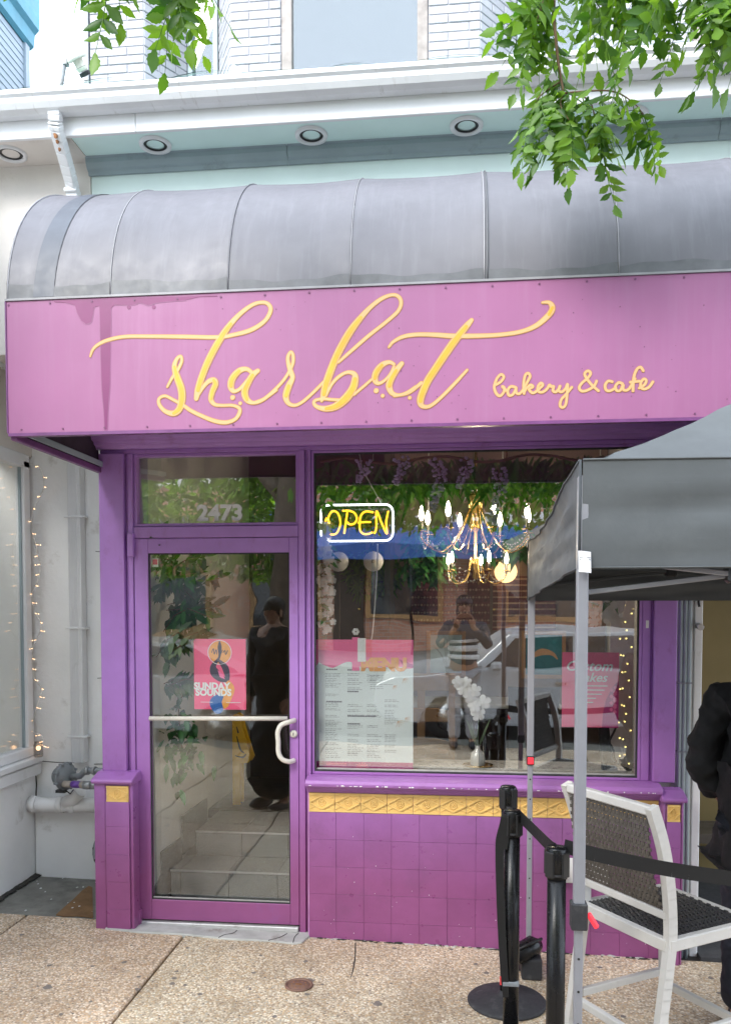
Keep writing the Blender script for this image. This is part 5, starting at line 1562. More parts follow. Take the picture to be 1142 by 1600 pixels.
for k in range(4):
    for j in range(3):
        cx, cz = x1 - .02 - .018 * (j % 2), z0 + .19 - k * .035 + j * .012
        b.exty([(cx - .012, cz), (cx, cz + .012), (cx + .012, cz), (cx, cz - .012)], .0583 - .0002 * j, .0588)
b.build('lattice_print', 'paperrose', cake)

# event poster on the door
(sx0, sz1), (sx1, sz0) = [(-1.434,1.584),(-1.14,1.193)]
ev = thing('event_poster', 'red poster reading SUNDAY SOUNDS stuck to the door glass', 'poster', (sx0, .02, sz0))
YE = .0265
sheet(MB(), rect(sx0, sz0, sx1, sz1), YE).build('paper', 'paperpink', ev)
ew, eh = sx1 - sx0, sz1 - sz0
def ep_(a, c): return (sx0 + a * ew, sz1 - c * eh)
cx, cz = ep_(.5, .19)
MB().disc(cx, cz, .062, YE - .0001, .0006, 32).build('sun_disc', 'printorange', ev)
b = MB()
b.tube([(cx + .066 * math.cos(t * PI / 16), YE - .001, cz + .066 * math.sin(t * PI / 16)) for t in range(33)], .0022, 4, False)
b.build('disc_ring', 'printwhite', ev)
b = MB()
for k, pts in enumerate(([(-.045, .0), (-.035, .02), (-.03, -.01), (-.02, .015), (-.015, -.01)], [(-.005, .012), (.005, -.008), (.015, .012)], [(.02, .0), (.03, .01), (.034, -.012), (.045, .01)])):
    b.stroke([(cx + p, cz + q, .004) for p, q in pts], YE - .0012, .0006)
b.build('script_mark', 'printdark', ev)
b = MB()
b.stroke([(*ep_(.50, .03), .006), (*ep_(.50, .12), .022), (*ep_(.49, .26), .012), (*ep_(.38, .38), .03), (*ep_(.40, .47), .05), (*ep_(.50, .55), .04), (*ep_(.60, .575), .03)], YE - .0013, .0006)
b.stroke([(*ep_(.48, .30), .012), (*ep_(.60, .40), .035), (*ep_(.64, .50), .03), (*ep_(.66, .57), .014)], YE - .0016, .0006)
b.build('instrument_picture', 'printdark', ev)
sheet(MB(), [ep_(.46, .44), ep_(.56, .50), ep_(.60, .57), ep_(.50, .54)], YE - .0024, .0006).build('instrument_picture', 'paperrose', ev)
b = MB()
b.stroke([(*ep_(.66, .60), .02), (*ep_(.68, .70), .06), (*ep_(.60, .80), .08), (*ep_(.56, .90), .07)], YE - .0006, .0006)
b.build('colour_smoke', 'printorange', ev)
b = MB()
b.stroke([(*ep_(.50, .82), .04), (*ep_(.42, .90), .07), (*ep_(.46, .985), .06)], YE - .0014, .0006)
b.build('colour_smoke', 'printblue', ev)
lettering('heading', 'SUNDAY', *(lambda q: (q[0], YE - .0026, q[1]))(ep_(.345, .672)), .052, 'printwhite', ev, bold=.0022, sx=.98)
lettering('heading', 'SOUNDS', *(lambda q: (q[0], YE - .0026, q[1]))(ep_(.375, .762)), .052, 'printwhite', ev, bold=.0022, sx=.98)
b = MB()
b.exty(rect(*ep_(.13, .893), *ep_(.36, .900)), YE - .003, YE - .0024); b.exty(rect(*ep_(.62, .895), *ep_(.90, .902)), YE - .003, YE - .0024)
b.build('fine_print', 'printwhite', ev, kind='stuff')
stk = thing('door_sticker', 'tiny red and white sticker in the top corner of the door glass', 'sticker', (-1.65, .02, 1.98))
(ux0, uz1), (ux1, uz0) = [(-1.668,2.03),(-1.632,1.981)]
sheet(MB(), rect(ux0, uz0, ux1, uz1), YE).build('sticker', 'printwhite', stk)
sheet(MB(), rect(ux0 + .004, uz0 + .014, ux1 - .004, uz1 - .006), YE - .0006, .0004).build('print', 'paperpink', stk)

# neon sign
YN = .10
(nx0, nz1), (nx1, nz0) = [(-0.745,2.331),(-0.325,2.11)]
neon = thing('open_sign', 'lit neon sign reading OPEN in amber inside a white rounded frame', 'neon sign', ((nx0 + nx1) / 2, YN, nz0))
def rrect(x0, x1, z0, z1, r, n=6):
    o = []
    for (cx, cz, a0) in ((x1 - r, z1 - r, 0), (x0 + r, z1 - r, 90), (x0 + r, z0 + r, 180), (x1 - r, z0 + r, 270)):
        o += [(cx + r * math.cos(R(a0 + 90 * k / n)), cz + r * math.sin(R(a0 + 90 * k / n))) for k in range(n + 1)]
    return o
MB().exty(rrect(nx0, nx1, nz0, nz1, .05), YN + .008, YN + .013).build('backing', 'acrylic', neon)
pr = rrect(nx0 + .012, nx1 - .012, nz0 + .012, nz1 - .012, .042)
MB().tube([(x, YN, z) for x, z in pr + pr[:2]], .0052, 8, False).build('frame_tube', 'neonw', neon)
lets = [
[(-0.6860,2.2183,0.0094),(-0.6914,2.2501,0.0094),(-0.6722,2.2835,0.0094),(-0.6448,2.2798,0.0094),(-0.6278,2.2460,0.0094),(-0.6272,2.2056,0.0094),(-0.6463,2.1653,0.0094),(-0.6758,2.1589,0.0094),(-0.7032,2.1807,0.0094),(-0.7099,2.2186,0.0094),(-0.7010,2.2502,0.0094)],
[(-0.6141,2.2862,0.0094),(-0.5800,2.2871,0.0094),(-0.5460,2.2733,0.0094),(-0.5344,2.2416,0.0094),(-0.5494,2.2169,0.0094),(-0.5733,2.2131,0.0094),(-0.5869,2.2253,0.0094)],
[(-0.6040,2.1616,0.0094),(-0.5971,2.2086,0.0094),(-0.5868,2.2791,0.0094)],
[(-0.4422,2.2760,0.0094),(-0.4849,2.2819,0.0094),(-0.5120,2.2594,0.0094),(-0.5181,2.2179,0.0094),(-0.5168,2.1809,0.0094),(-0.4984,2.1605,0.0094),(-0.4713,2.1596,0.0094),(-0.4462,2.1688,0.0094)],
[(-0.5290,2.2207,0.0094),(-0.4950,2.2243,0.0094),(-0.4571,2.2239,0.0094)],
[(-0.4374,2.1600,0.0094),(-0.4273,2.1968,0.0094),(-0.4260,2.2838,0.0094),(-0.4002,2.2233,0.0094),(-0.3698,2.1593,0.0094),(-0.3732,2.2230,0.0094),(-0.3618,2.2830,0.0094)],
]
for L_ in lets:
    MB().tube([(x, YN - .002, z) for x, z, w in spline(L_, 6)], .0052, 8).build('letter', 'neony', neon)
b = MB()
(c1x, c1z), (c2x, c2z), (c3x, c3z), (c4x, c4z) = [(-0.402,2.326),(-0.504,2.512),(-0.42,2.104),(-0.444,1.631)]
b.tube([(c1x, YN, c1z), (c2x, YN, c2z), (c2x - .02, YN, c2z + .1)], .0028, 6)
b.tube(smooth3([(c3x, YN, c3z), (c3x - .005, YN - .01, c3z - .2), (c4x, YN - .02, c4z), (c4x - .01, YN - .02, c4z - .05)], 4), .0032, 6)
b.build('cord', 'wire', neon)

# chandelier
chd = thing('chandelier', 'brass two tier chandelier with crystal bead swags and lit candle bulbs', 'chandelier', (.04, .95, 2.2))
CX, CY = (0.13,1.077,2.383)[0], .95
cz_top, cz_arm, cz_up, cz_low = 2.58, 2.13, 2.25, 1.93
MB().lathe([(.0, 2.66), (.03, 2.66), (.055, 2.62), (.062, 2.56), (.055, 2.50), (.048, 2.485)], (CX, CY, 0), 20).build('glass_crown', 'acrylic', chd)
MB().tube([(CX, CY, 3.15), (CX, CY, 2.0)], .008, 8).lathe([(.008, 2.48), (.045, 2.485), (.05, 2.47), (.046, 2.40), (.02, 2.36), (.015, 2.30), (.03, 2.27), (.012, 2.24), (.012, 2.08), (.028, 2.05), (.014, 2.02), (.02, 1.95), (.0, 1.93)], (CX, CY, 0), 16).build('stem', 'brass', chd)
def arm(a, rad, z0, z1, zc, scale=1., lit=True):
    ca, sa = math.cos(a), math.sin(a)
    def P(r, z): return (CX + ca * r, CY + sa * r, z)
    MB().tube(smooth3([P(.035, z0), P(rad * .30, z0 - .16 * scale), P(rad * .58, z1 - .05 * scale), P(rad * .85, z1 - .03 * scale), P(rad, z1 + .03 * scale), P(rad, zc)], 5), .0055 * scale, 6).build('arm', 'brass', chd)
    MB().lathe([(.0, zc), (.034 * scale, zc + .003), (.036 * scale, zc + .008), (.012, zc + .010), (.011, zc + .014)], P(rad, 0), 12).build('drip_pan', 'brass', chd)
    MB().tube([P(rad, zc + .01), P(rad, zc + .075 * scale)], .0085 * scale, 8).build('candle', 'copperpipe', chd)
    MB().lathe([(.0, zc + .075 * scale), (.009, zc + .078 * scale), (.017 * scale, zc + .105 * scale), (.012 * scale, zc + .14 * scale), (.003, zc + .165 * scale), (.0, zc + .168 * scale)], P(rad, 0), 10).build('bulb', 'bulb', chd)
    return P(rad, zc - .01)
tips = [arm(2 * PI * k / 8 + .28, .355, 2.40, 2.17, 2.235) for k in range(8)]
tips2 = [arm(2 * PI * k / 5 + .1, .20, 2.08, 1.95, 1.985, .75) for k in range(5)]
def swag(p, q, drop, name='bead_swag', n=20, r=.0075):
    p, q = Vector(p), Vector(q)
    b = MB()
    for k in range(n + 1):
        t = k / n
        c_ = p.lerp(q, t) - Vector((0, 0, drop * 4 * t * (1 - t)))
        b.ball(c_, r * (1 if k % 3 else 1.35), 6, 4)
    b.build(name, 'crystal', chd)
for k in range(8):
    swag(tips[k], tips[(k + 1) % 8], .085, n=14, r=.0048)
    if k % 2:
        swag(tips[k], tips2[(k // 2) % 5], .06, n=10, r=.0045)
for k in range(5):
    swag(tips2[k], tips2[(k + 1) % 5], .05, n=10, r=.0045)
pl = bpy.data.lights.new('chandelier_light', 'POINT')
pl.energy = 4.2; pl.color = (1, .80, .55); pl.shadow_soft_size = .012
po_ = bpy.data.objects.new('chandelier_light', pl); COL.objects.link(po_); po_.location = Vector((CX, CY - .07, 2.14)) - chd.location; po_.parent = chd
for k, (u_, y_, lb_) in enumerate(((-.045, 2.3, 'lit amber globe lamp seen behind the chandelier, the left and smaller one'), (.25, 1.9, 'lit amber globe lamp seen behind the chandelier, the right and larger one'))):
    g_ = thing('globe_lamp', lb_, 'lamp', (CX + u_, y_, 2.0), 'amber globe lamps in the cafe')
    zc = 2.03 if k else 2.07
    MB().ball((CX + u_, y_, zc), .085, 16, 10).build('shade', 'globe', g_)
    MB().tube([(CX + u_, y_, zc + .08), (CX + u_, y_, 3.15)], .006, 6).build('cord', 'brass', g_)
    MB().ball((CX + u_, y_ - .03, zc - .02), .03, 8, 6).build('bulb', 'bulb', g_)
for k, (x_, z_, lb_) in enumerate(((-.66, 2.06, 'white round wall lamp low left of the neon sign'), (-.43, 2.06, 'white round wall lamp below the right end of the neon sign'))):
    g_ = thing('wall_lamp', lb_, 'lamp', (x_, 1.0, z_), 'round white lamps below the neon sign')
    x_ = x_ - .10
    MB().lathe([(.0, -.02), (.02, -.02), (.04, -.012), (.062, .0), (.066, .012), (.0, .014)], (x_, 1.0, z_), 20, Matrix.Rotation(R(90), 3, 'X')).build('shade', 'petal', g_)
    MB().ball((x_, .975, z_), .014, 8, 5).build('centre', 'copperpipe', g_)
    MB().tube([(x_, 1.03, z_), (x_, 1.03, 1.0)], .004, 6).build('stem', 'darkwood', g_)

# foliage helper: a lance-shaped leaf
def lance(b, p, d, up, ln, w, bend=.2, n=3):
    d = Vector(d).normalized(); s_ = d.cross(Vector(up))
    s_ = s_.normalized() if s_.length > 1e-4 else d.orthogonal().normalized()
    u_ = s_.cross(d)
    vs = []
    ws = [.25, 1, .8, .05] if n == 3 else [.3, 1, .05]
    for i, k in enumerate(ws):
        t = i / (len(ws) - 1)
        c_ = Vector(p) + d * ln * t - Vector((0, 0, bend * ln * t * t))
        vs += [c_ - s_ * w * k / 2 + u_ * w * .12 * k, c_, c_ + s_ * w * k / 2 + u_ * w * .12 * k]
    fs = []
    for i in range(len(ws) - 1):
        for j in (0, 1):
            fs.append((i * 3 + j, i * 3 + j + 1, i * 3 + j + 4, i * 3 + j + 3))
    b.add(vs, fs, True)

# garland along the top of the window with wisteria clusters
random.seed(51)
gl_ = thing('window_garland', 'leafy artificial garland draped along the top inside the shop window', 'garland', (.1, .14, 2.5))
MB().tube(smooth3([(-.74 + k * .14, .13, 2.56 + .02 * math.sin(k * 1.7)) for k in range(14)], 3), .008, 5).build('stem', 'twig', gl_)
b = MB()
for k in range(620):
    x = random.uniform(-.75, .95)
    droop = .10 + .10 * abs(math.sin(x * 4.1)) + (.12 if x < -.45 else 0)
    z = 2.58 - random.random() ** 1.6 * droop
    y = random.uniform(.14, .32)
    lance(b, (x, y, z), (random.uniform(-.7, .7), random.uniform(-.4, .4), random.uniform(-1, -.15)), (random.uniform(-1, 1), -1, .3), random.uniform(.09, .17), random.uniform(.018, .030), .25)
b.build('foliage', 'leafdark', gl_, kind='stuff')
for i, (u_, z0, z1, lb_) in enumerate(((-.50, 2.56, 2.44, 'short lilac wisteria cluster above the neon sign'), (-.30, 2.57, 2.42, 'lilac wisteria cluster between the neon sign and the chandelier'), (-.10, 2.55, 2.27, 'long lilac wisteria cluster just left of the chandelier'), (.22, 2.50, 2.20, 'long lilac wisteria cluster just right of the chandelier'), (.04, 2.56, 2.40, 'short lilac wisteria cluster over the chandelier crown'))):
    wi = thing('wisteria', lb_, 'flowers', (u_, .16, z0), 'artificial wisteria in the window')
    b = MB()
    n = int((z0 - z1) * 330)
    for k in range(n):
        t = k / n
        r_ = .042 * (1 - t * .75)
        a_ = random.uniform(0, 2 * PI)
        b.ball((u_ + r_ * math.cos(a_) + .02 * math.sin(t * 5), .09 + .6 * r_ * math.sin(a_), z0 - (z0 - z1) * t + random.uniform(-.006, .006)), random.uniform(.007, .012), 5, 3, (1.2, 1, .8))
    b.build('blossom', 'lilac', wi, kind='stuff')
    MB().tube([(u_, .09, z0 + .03), (u_ + .02, .09, z0 - .05), (u_, .09, z1)], .003, 4).build('stem', 'twig', wi)

def bloom(b, c_, r_, face=(0, -1, .1)):
    """an orchid bloom of five rounded petals"""
    f = Vector(face).normalized(); s_ = f.orthogonal().normalized(); t_ = f.cross(s_)
    for k in range(5):
        a_ = 2 * PI * k / 5 + .3
        d = s_ * math.cos(a_) + t_ * math.sin(a_)
        q = d.cross(f)
        vs = [Vector(c_)] + [Vector(c_) + d * r_ * l + q * r_ * w + f * h * r_ for l, w, h in ((.35, .30, .12), (.75, .42, .05), (1.0, .18, -.1), (1.0, -.18, -.1), (.75, -.42, .05), (.35, -.30, .12))]
        b.add(vs, [(0, 1, 2), (0, 2, 5), (2, 3, 4, 5), (0, 5, 6)], True)
# white flower strip down the left edge of the window
wf_ = thing('flower_garland', 'white artificial flowers hanging down the left edge of the shop window', 'garland', (-.73, .08, 2.0))
b, lv = MB(), MB()
for k in range(90):
    z = random.uniform(1.62, 2.22)
    x = -.735 + random.random() * (.07 if z < 2.05 else .05)
    bloom(b, (x, random.uniform(.06, .11), z), random.uniform(.014, .028), (random.uniform(-.4, .6), -1, random.uniform(-.4, .4)))
for k in range(60):
    z = random.uniform(1.60, 2.5)
    lance(lv, (-.735 + random.random() * .04, random.uniform(.08, .14), z), (random.uniform(-.3, 1), random.uniform(-.4, .1), random.uniform(-1, .3)), (0, -1, .2), random.uniform(.05, .09), .022)
b.build('blossom', 'petal', wf_, kind='stuff')
lv.build('foliage', 'leafdark', wf_, kind='stuff')
# big hanging plants in the room
for i, (x, y, z, rx, rz, m_, lb_) in enumerate(((-.18, 1.25, 2.12, .17, .22, 'leafdark', 'dark green hanging plant left of the chandelier'), (.33, 1.5, 2.22, .20, .16, 'leafdark', 'dark green hanging plant right of the chandelier'), (-.62, 1.9, 2.03, .22, .2, 'leaf', 'bright green plant below the neon sign'), (.80, .32, 2.40, .2, .2, 'leaf', 'bright green foliage at the top right of the window'))):
    hp_ = thing('hanging_plant', lb_, 'plant', (x, y, z))
    b = MB()
    for k in range(330):
        a_ = random.uniform(0, 2 * PI); r_ = math.sqrt(random.random())
        p = (x + rx * r_ * math.cos(a_), y + rx * .7 * r_ * math.sin(a_), z + rz * random.uniform(-1, 1) * (1 - r_ * .4))
        lance(b, p, (random.uniform(-1, 1), random.uniform(-1, .2), random.uniform(-1, .2)), (0, -.5, 1), random.uniform(.05, .09), .032, .3)
    b.build('foliage', m_, hp_, kind='stuff')
    MB().tube([(x, y, z + rz), (x, y, 3.15)], .004, 5).build('hanger', 'wire', hp_)

# orchid in a glass vase
orc = thing('orchid', 'white orchid in a glass vase on the window ledge', 'plant', (-.02, .2, .872))
OX = (0.131,0.916)[0]
MB().lathe([(.0, .002), (.036, .002), (.04, .012), (.042, .04), (.036, .075), (.016, .095), (.014, .11), (.018, .118)], (OX, .20, .873), 18).build('vase', 'crystal', orc)
MB().lathe([(.0, .0), (.066, .0), (.085, .008), (.084, .010), (.0, .004)], (OX, .20, .873), 28).build('dish', 'brass', orc)
stem_p = [(OX, .20, .96), (OX + .002, .20, 1.10), (OX - .004, .20, 1.20), (OX - .03, .19, 1.29), (OX - .09, .18, 1.345), (OX - .15, .18, 1.33)]
MB().tube(smooth3(stem_p, 5), .003, 6).build('stem', 'leafsage', orc)
b = MB()
for (p, r_) in (((OX + .0, .17, 1.17), .040), ((OX - .02, .165, 1.215), .036), ((OX + .03, .17, 1.235), .040), ((OX - .04, .165, 1.27), .042), ((OX - .02, .16, 1.30), .036), ((OX - .085, .165, 1.31), .036), ((OX - .11, .165, 1.345), .034), ((OX - .065, .165, 1.345), .030)):
    bloom(b, p, r_ * 1.05, (random.uniform(-.3, .3), -1, random.uniform(-.2, .3)))
b.build('blossom', 'petal', orc)
b = MB()
for k in range(14):
    a_ = random.uniform(0, 2 * PI)
    lance(b, (OX + .008 * math.cos(a_), .20 + .008 * math.sin(a_), .985), (.35 * math.cos(a_), .35 * math.sin(a_), 1), (math.sin(a_), -math.cos(a_), .2), random.uniform(.12, .19), .014, .1)
b.build('foliage', 'leafsage', orc)
orc2 = thing('orchid_spray', 'white orchid spray with fairy lights at the right edge of the window', 'plant', (.9, .15, 1.9))
b = MB()
for k in range(46):
    bloom(b, (random.uniform(.72, .90), random.uniform(.10, .2), random.uniform(1.67, 1.92)), random.uniform(.03, .045), (random.uniform(-.4, .4), -1, random.uniform(-.3, .4)))
b.build('blossom', 'petal', orc2)
b = MB()
for k in range(40):
    lance(b, (random.uniform(.68, .93), random.uniform(.12, .22), random.uniform(1.75, 2.0)), (random.uniform(-.6, .6), -.3, random.uniform(-.3, 1)), (0, -1, .3), random.uniform(.08, .14), .03)
b.build('foliage', 'leafdark', orc2)
MB().box(.86, .99, .30, .32, .88, 1.95).build('side_panel', 'whitewall', orc2)
fs3 = thing('window_light_string', 'yellow fairy lights twisted down the right edge inside the window', 'string lights', (.91, .12, 1.9))
wr = MB()
for k_, x0_ in enumerate((.885, .925, .90)):
    pts = [(x0_ + .014 * math.sin(j * 1.3 + k_ * 2), .12 + .02 * k_, 1.95 - j * .045) for j in range(24)]
    wr.tube(pts, .0016, 4)
    for j, q in enumerate(pts):
        if (j + k_) % 2 == 0:
            MB().ball((q[0] + .006, q[1] - .004, q[2]), .0048, 6, 4).build('bulb', 'fairyy', fs3)
wr.build('wire', 'wire', fs3)
ck_ = thing('cable_coil', 'black cable and plug heaped in the bottom right corner of the window', 'cable', (.86, .15, .88))
b = MB()
for pts in ([(.80, .14, 1.28), (.86, .14, 1.22), (.87, .14, 1.12), (.83, .14, 1.02), (.85, .14, .95), (.82, .14, .90)], [(.81, .14, 1.05), (.85, .13, 1.0), (.86, .13, .94), (.90, .13, .89), (.95, .12, .885)], [(.80, .15, .98), (.82, .15, .92), (.88, .15, .90), (.94, .14, .885)]):
    b.tube(smooth3(pts, 5), .006, 6)
b.build('cable', 'black', ck_)
MB().add([(.775, .16, 1.17), (.83, .16, 1.17), (.86, .16, .92), (.95, .15, .875), (.80, .15, .875), (.775, .19, 1.17), (.83, .19, 1.17), (.86, .19, .92), (.95, .19, .875), (.80, .19, .875)],
         [(0, 4, 3, 2, 1), (5, 6, 7, 8, 9), (0, 1, 6, 5), (1, 2, 7, 6), (2, 3, 8, 7), (4, 0, 5, 9)]).build('bag', 'black', ck_, bevel=.008, seg=2)

# wooden chair with its back to the window, and a black wicker chair
def ladder_chair(x, y, z, label):
    t = thing('wooden_chair', label, 'chair', (x, y, z))
    w, h = .40, 1.0
    for sx_ in (-1, 1):
        MB().bar((x + sx_ * w / 2, y, z), (x + sx_ * w / 2, y - .03, z + h), .042, .035).build('rear_leg', 'wood', t, bevel=.004)
        MB().bar((x + sx_ * w / 2, y + .42, z), (x + sx_ * w / 2, y + .42, z + .44), .042, .042).build('front_leg', 'wood', t, bevel=.004)
    for (zz, hh) in ((h - .055, .11), (h - .27, .09), (h - .46, .07)):
        pr_ = [(x - w / 2, z + zz - hh / 2), (x + w / 2, z + zz - hh / 2), (x + w / 2, z + zz + hh / 2 - .02), (x + w / 4, z + zz + hh / 2), (x - w / 4, z + zz + hh / 2), (x - w / 2, z + zz + hh / 2 - .02)]
        MB().exty(pr_, y - .03, y - .008).build('back_slat', 'wood', t, bevel=.004)
    MB().box(x - .025, x + .025, y - .026, y - .010, z + .45, z + h - .1).build('back_splat', 'wood', t)
    MB().box(x - w / 2, x + w / 2, y - .01, y + .44, z + .43, z + .465).build('seat', 'wood', t, bevel=.008, seg=2)
    return t
ladder_chair(-.215, 1.0, FZ, 'honey wood ladder back chair just inside the window')
wk = thing('wicker_chair', 'black wicker armchair inside the window at the right', 'chair', (.52, 1.0, FZ))
b = MB()
b.grid(lambda u, v: (.36 + .30 * u + .03 * v * (u - .5), 1.0 - .08 * v + .05 * (2 * u - 1) ** 2, FZ + .42 + .50 * v), 10, 12)
b.grid(lambda u, v: (.36 + .30 * u + .03 * v * (u - .5), 1.02 - .08 * v + .05 * (2 * u - 1) ** 2, FZ + .42 + .50 * v), 10, 12)
b.build('backrest', 'wickerblk', wk)
MB().box(.36, .66, 1.0, 1.40, FZ + .38, FZ + .44).build('seat', 'wickerblk', wk, bevel=.012, seg=2)
for (x, y) in ((.375, 1.02), (.645, 1.02), (.375, 1.38), (.645, 1.38)):
    MB().bar((x, y, FZ), (x, y, FZ + .40), .035, .035).build('leg', 'wickerblk', wk, bevel=.004)
tb = thing('cafe_table', 'white topped cafe table inside the window', 'table', (.2, 1.75, FZ))
MB().box(-.40, .75, 1.45, 2.10, FZ + .72, FZ + .75).build('top', 'whitewall', tb, bevel=.006)
MB().tube([(.15, 1.78, FZ + .02), (.15, 1.78, FZ + .72)], .035, 12).build('leg', 'blacksatin', tb)
MB().lathe([(.0, .0), (.25, .0), (.25, .012), (.05, .03), (.0, .03)], (.15, 1.78, FZ + .002), 24).build('base', 'blacksatin', tb)
# napkin, pictures, rugs
for i, (ua, ub, m_, nm, lb_) in enumerate((((-0.184,1.551), (0.055,1.26), 'picblue', 'wall_picture', 'pale blue botanical picture in a wood frame on the cafe wall'), ((0.536,1.554), (0.804,1.252), 'picteal', 'wall_picture', 'teal picture in a wood frame on the cafe wall'))):
    t = thing(nm, lb_, 'picture', (ua[0], 1.9, ub[1]), 'pictures on the cafe wall')
    f = frame_rect(MB(), ua[0] - .03, ub[0] + .03, ub[1] - .03, ua[1] + .03, .03, 1.93, 1.96).build('frame', 'wood', t, bevel=.003)
    MB().box(ua[0] - .002, ub[0] + .002, 1.942, 1.95, ub[1] - .002, ua[1] + .002).build('print', m_, t)
    b = MB()
    cx_, cz_ = (ua[0] + ub[0]) / 2, (ua[1] + ub[1]) / 2
    if i == 0:
        for k in range(7):
            t_ = random.uniform(.5, 2.6)
            b.stroke([(cx_ + random.uniform(-.02, .02), cz_ - .1, .004), (cx_ + .05 * math.cos(t_), cz_, .007), (cx_ + .12 * math.cos(t_), cz_ + .11 * math.sin(t_), .003)], 1.941, .0006)
        b.build('drawing', 'moulding', t)
    else:
        b.stroke([(cx_ - .09, cz_ - .02, .02), (cx_ - .02, cz_ + .02, .05), (cx_ + .06, cz_ + .01, .03), (cx_ + .1, cz_ - .03, .01)], 1.941, .0006)
        b.build('drawing', 'peach', t)
MB().box(-.46, 1.13, 1.965, 2.02, FZ, 3.14).build('inner_wall', 'peachwall', cafe)
rg = thing('wall_rug', 'dark red patterned rug hanging on the cafe wall below the chandelier', 'rug', (.1, 1.95, 2.0))
(ra, rz1), (rb2, rz0) = [(-0.334,2.04),(0.266,1.634)]
MB().box(ra, rb2, 1.948, 1.958, rz0, rz1).build('pile', 'rug', rg)
b = MB()
for k in range(26):
    for j in range(7):
        cx_, cz_ = ra + (k + .5) * (rb2 - ra) / 26, rz0 + (j + .5) * (rz1 - rz0) / 7
        r_ = .011 if (k + j) % 2 else .006
        b.exty([(cx_ - r_, cz_), (cx_, cz_ - r_), (cx_ + r_, cz_), (cx_, cz_ + r_)], 1.945, 1.948)
b.build('pattern', 'rugline', rg)
tp_ = thing('wall_tapestry', 'brown banded tapestry strip on the cafe wall at the right', 'tapestry', (.6, 1.95, 2.0))
(ra, rz1), (rb2, rz0) = [(0.287,1.998),(0.758,1.587)]
MB().box(ra, rb2, 1.948, 1.958, rz0, rz1).build('cloth', 'rug', tp_)
b = MB()
for j in range(9):
    zz = rz0 + (j + .5) * (rz1 - rz0) / 9
    b.box(ra, rb2, 1.944, 1.9475, zz - .006, zz + .006)
b.build('band', 'rugline', tp_)
# counter with sparkling glasses at the back
ctr = thing('counter', 'dark counter with shelves behind the cafe tables', 'counter', (.2, 1.9, FZ))
MB().box(-.44, 1.1, 1.80, 1.96, FZ, FZ + .62).build('body', 'darkwood', ctr, bevel=.005)

# plants and cabinet in the entry
random.seed(77)
ep1 = thing('entry_plant', 'large artificial olive plant with grey green leaves inside the door at the left', 'plant', (-1.40, .5, 1.5))
b, b2, stm = MB(), MB(), MB()
for k in range(26):
    z0 = random.uniform(1.18, 2.05)
    base = Vector((-1.70 + random.uniform(-.03, .06), .30 + random.uniform(-.16, .20), z0))
    d = Vector((random.uniform(.1, .60), random.uniform(-.4, .2), random.uniform(-.25, .55)))
    tip = base + d * .55
    stm.tube([base, (base + tip) / 2 + Vector((0, 0, .03)), tip], .003, 4)
    for j in range(16):
        t = .1 + .9 * j / 15
        p = base.lerp(tip, t)
        s_ = 1 if j % 2 else -1
        lance(b if k % 3 else b2, p, (d.x * .8 + random.uniform(-.3, .3), s_ * .6, d.z + s_ * .5 + random.uniform(-.3, .3)), (0, -1, .4), random.uniform(.08, .13), random.uniform(.026, .040), .15)
stm.build('stem', 'twig', ep1)
b.build('foliage', 'leafsage', ep1, kind='stuff')
b2.build('dark_foliage', 'leafdark', ep1, kind='stuff')
ep2 = thing('trailing_plant', 'small dark trailing plant below the push bar inside the door', 'plant', (-1.42, .45, 1.0))
b = MB()
for k in range(90):
    p = (-1.60 + random.gauss(0, .07), .30 + random.gauss(0, .06), .98 + random.gauss(0, .11))
    lance(b, p, (random.uniform(-.6, .8), random.uniform(-1, .2), random.uniform(-1, .3)), (0, -.6, 1), random.uniform(.05, .09), .035, .3)
b.build('foliage', 'leafdark', ep2, kind='stuff')
MB().tube([(-1.63, .32, 1.3), (-1.61, .30, 1.0), (-1.58, .30, .82)], .004, 5).build('stem', 'twig', ep2)
# wet-floor sign at the head of the steps
wfs = thing('wet_floor_sign', 'yellow plastic wet floor sign standing at the top of the entry steps', 'sign', (-1.16, 1.0, FZ))
WX, WY = -1.55, 1.40
b = MB()
pl_ = [(WX - .045, FZ), (WX + .012, FZ), (WX + .012, FZ + .30), (WX + .075, FZ + .31), (WX + .095, FZ + .345), (WX + .085, FZ + .375), (WX + .03, FZ + .56), (WX + .01, FZ + .65), (WX - .02, FZ + .665), (WX - .045, FZ + .65)]
b.exty(pl_, WY, WY + .02)
b.build('front_panel', 'yellowsign', wfs, bevel=.004)
b = MB().exty([(x, z) for x, z in pl_], WY + .10, WY + .12)
b.build('rear_panel', 'yellowsign', wfs, bevel=.004)
b = MB()
b.stroke([(WX - .01, FZ + .50, .006), (WX + .005, FZ + .44, .012), (WX + .02, FZ + .40, .012), (WX + .04, FZ + .385, .008)], WY - .0005, .0006)
b.stroke([(WX - .02, FZ + .36, .006), (WX + .03, FZ + .35, .014), (WX + .055, FZ + .37, .012)], WY - .0005, .0006)
b.stroke([(WX - .01, FZ + .57, .006), (WX + .0, FZ + .53, .012)], WY - .0005, .0006)
b.build('warning_mark', 'black', wfs)
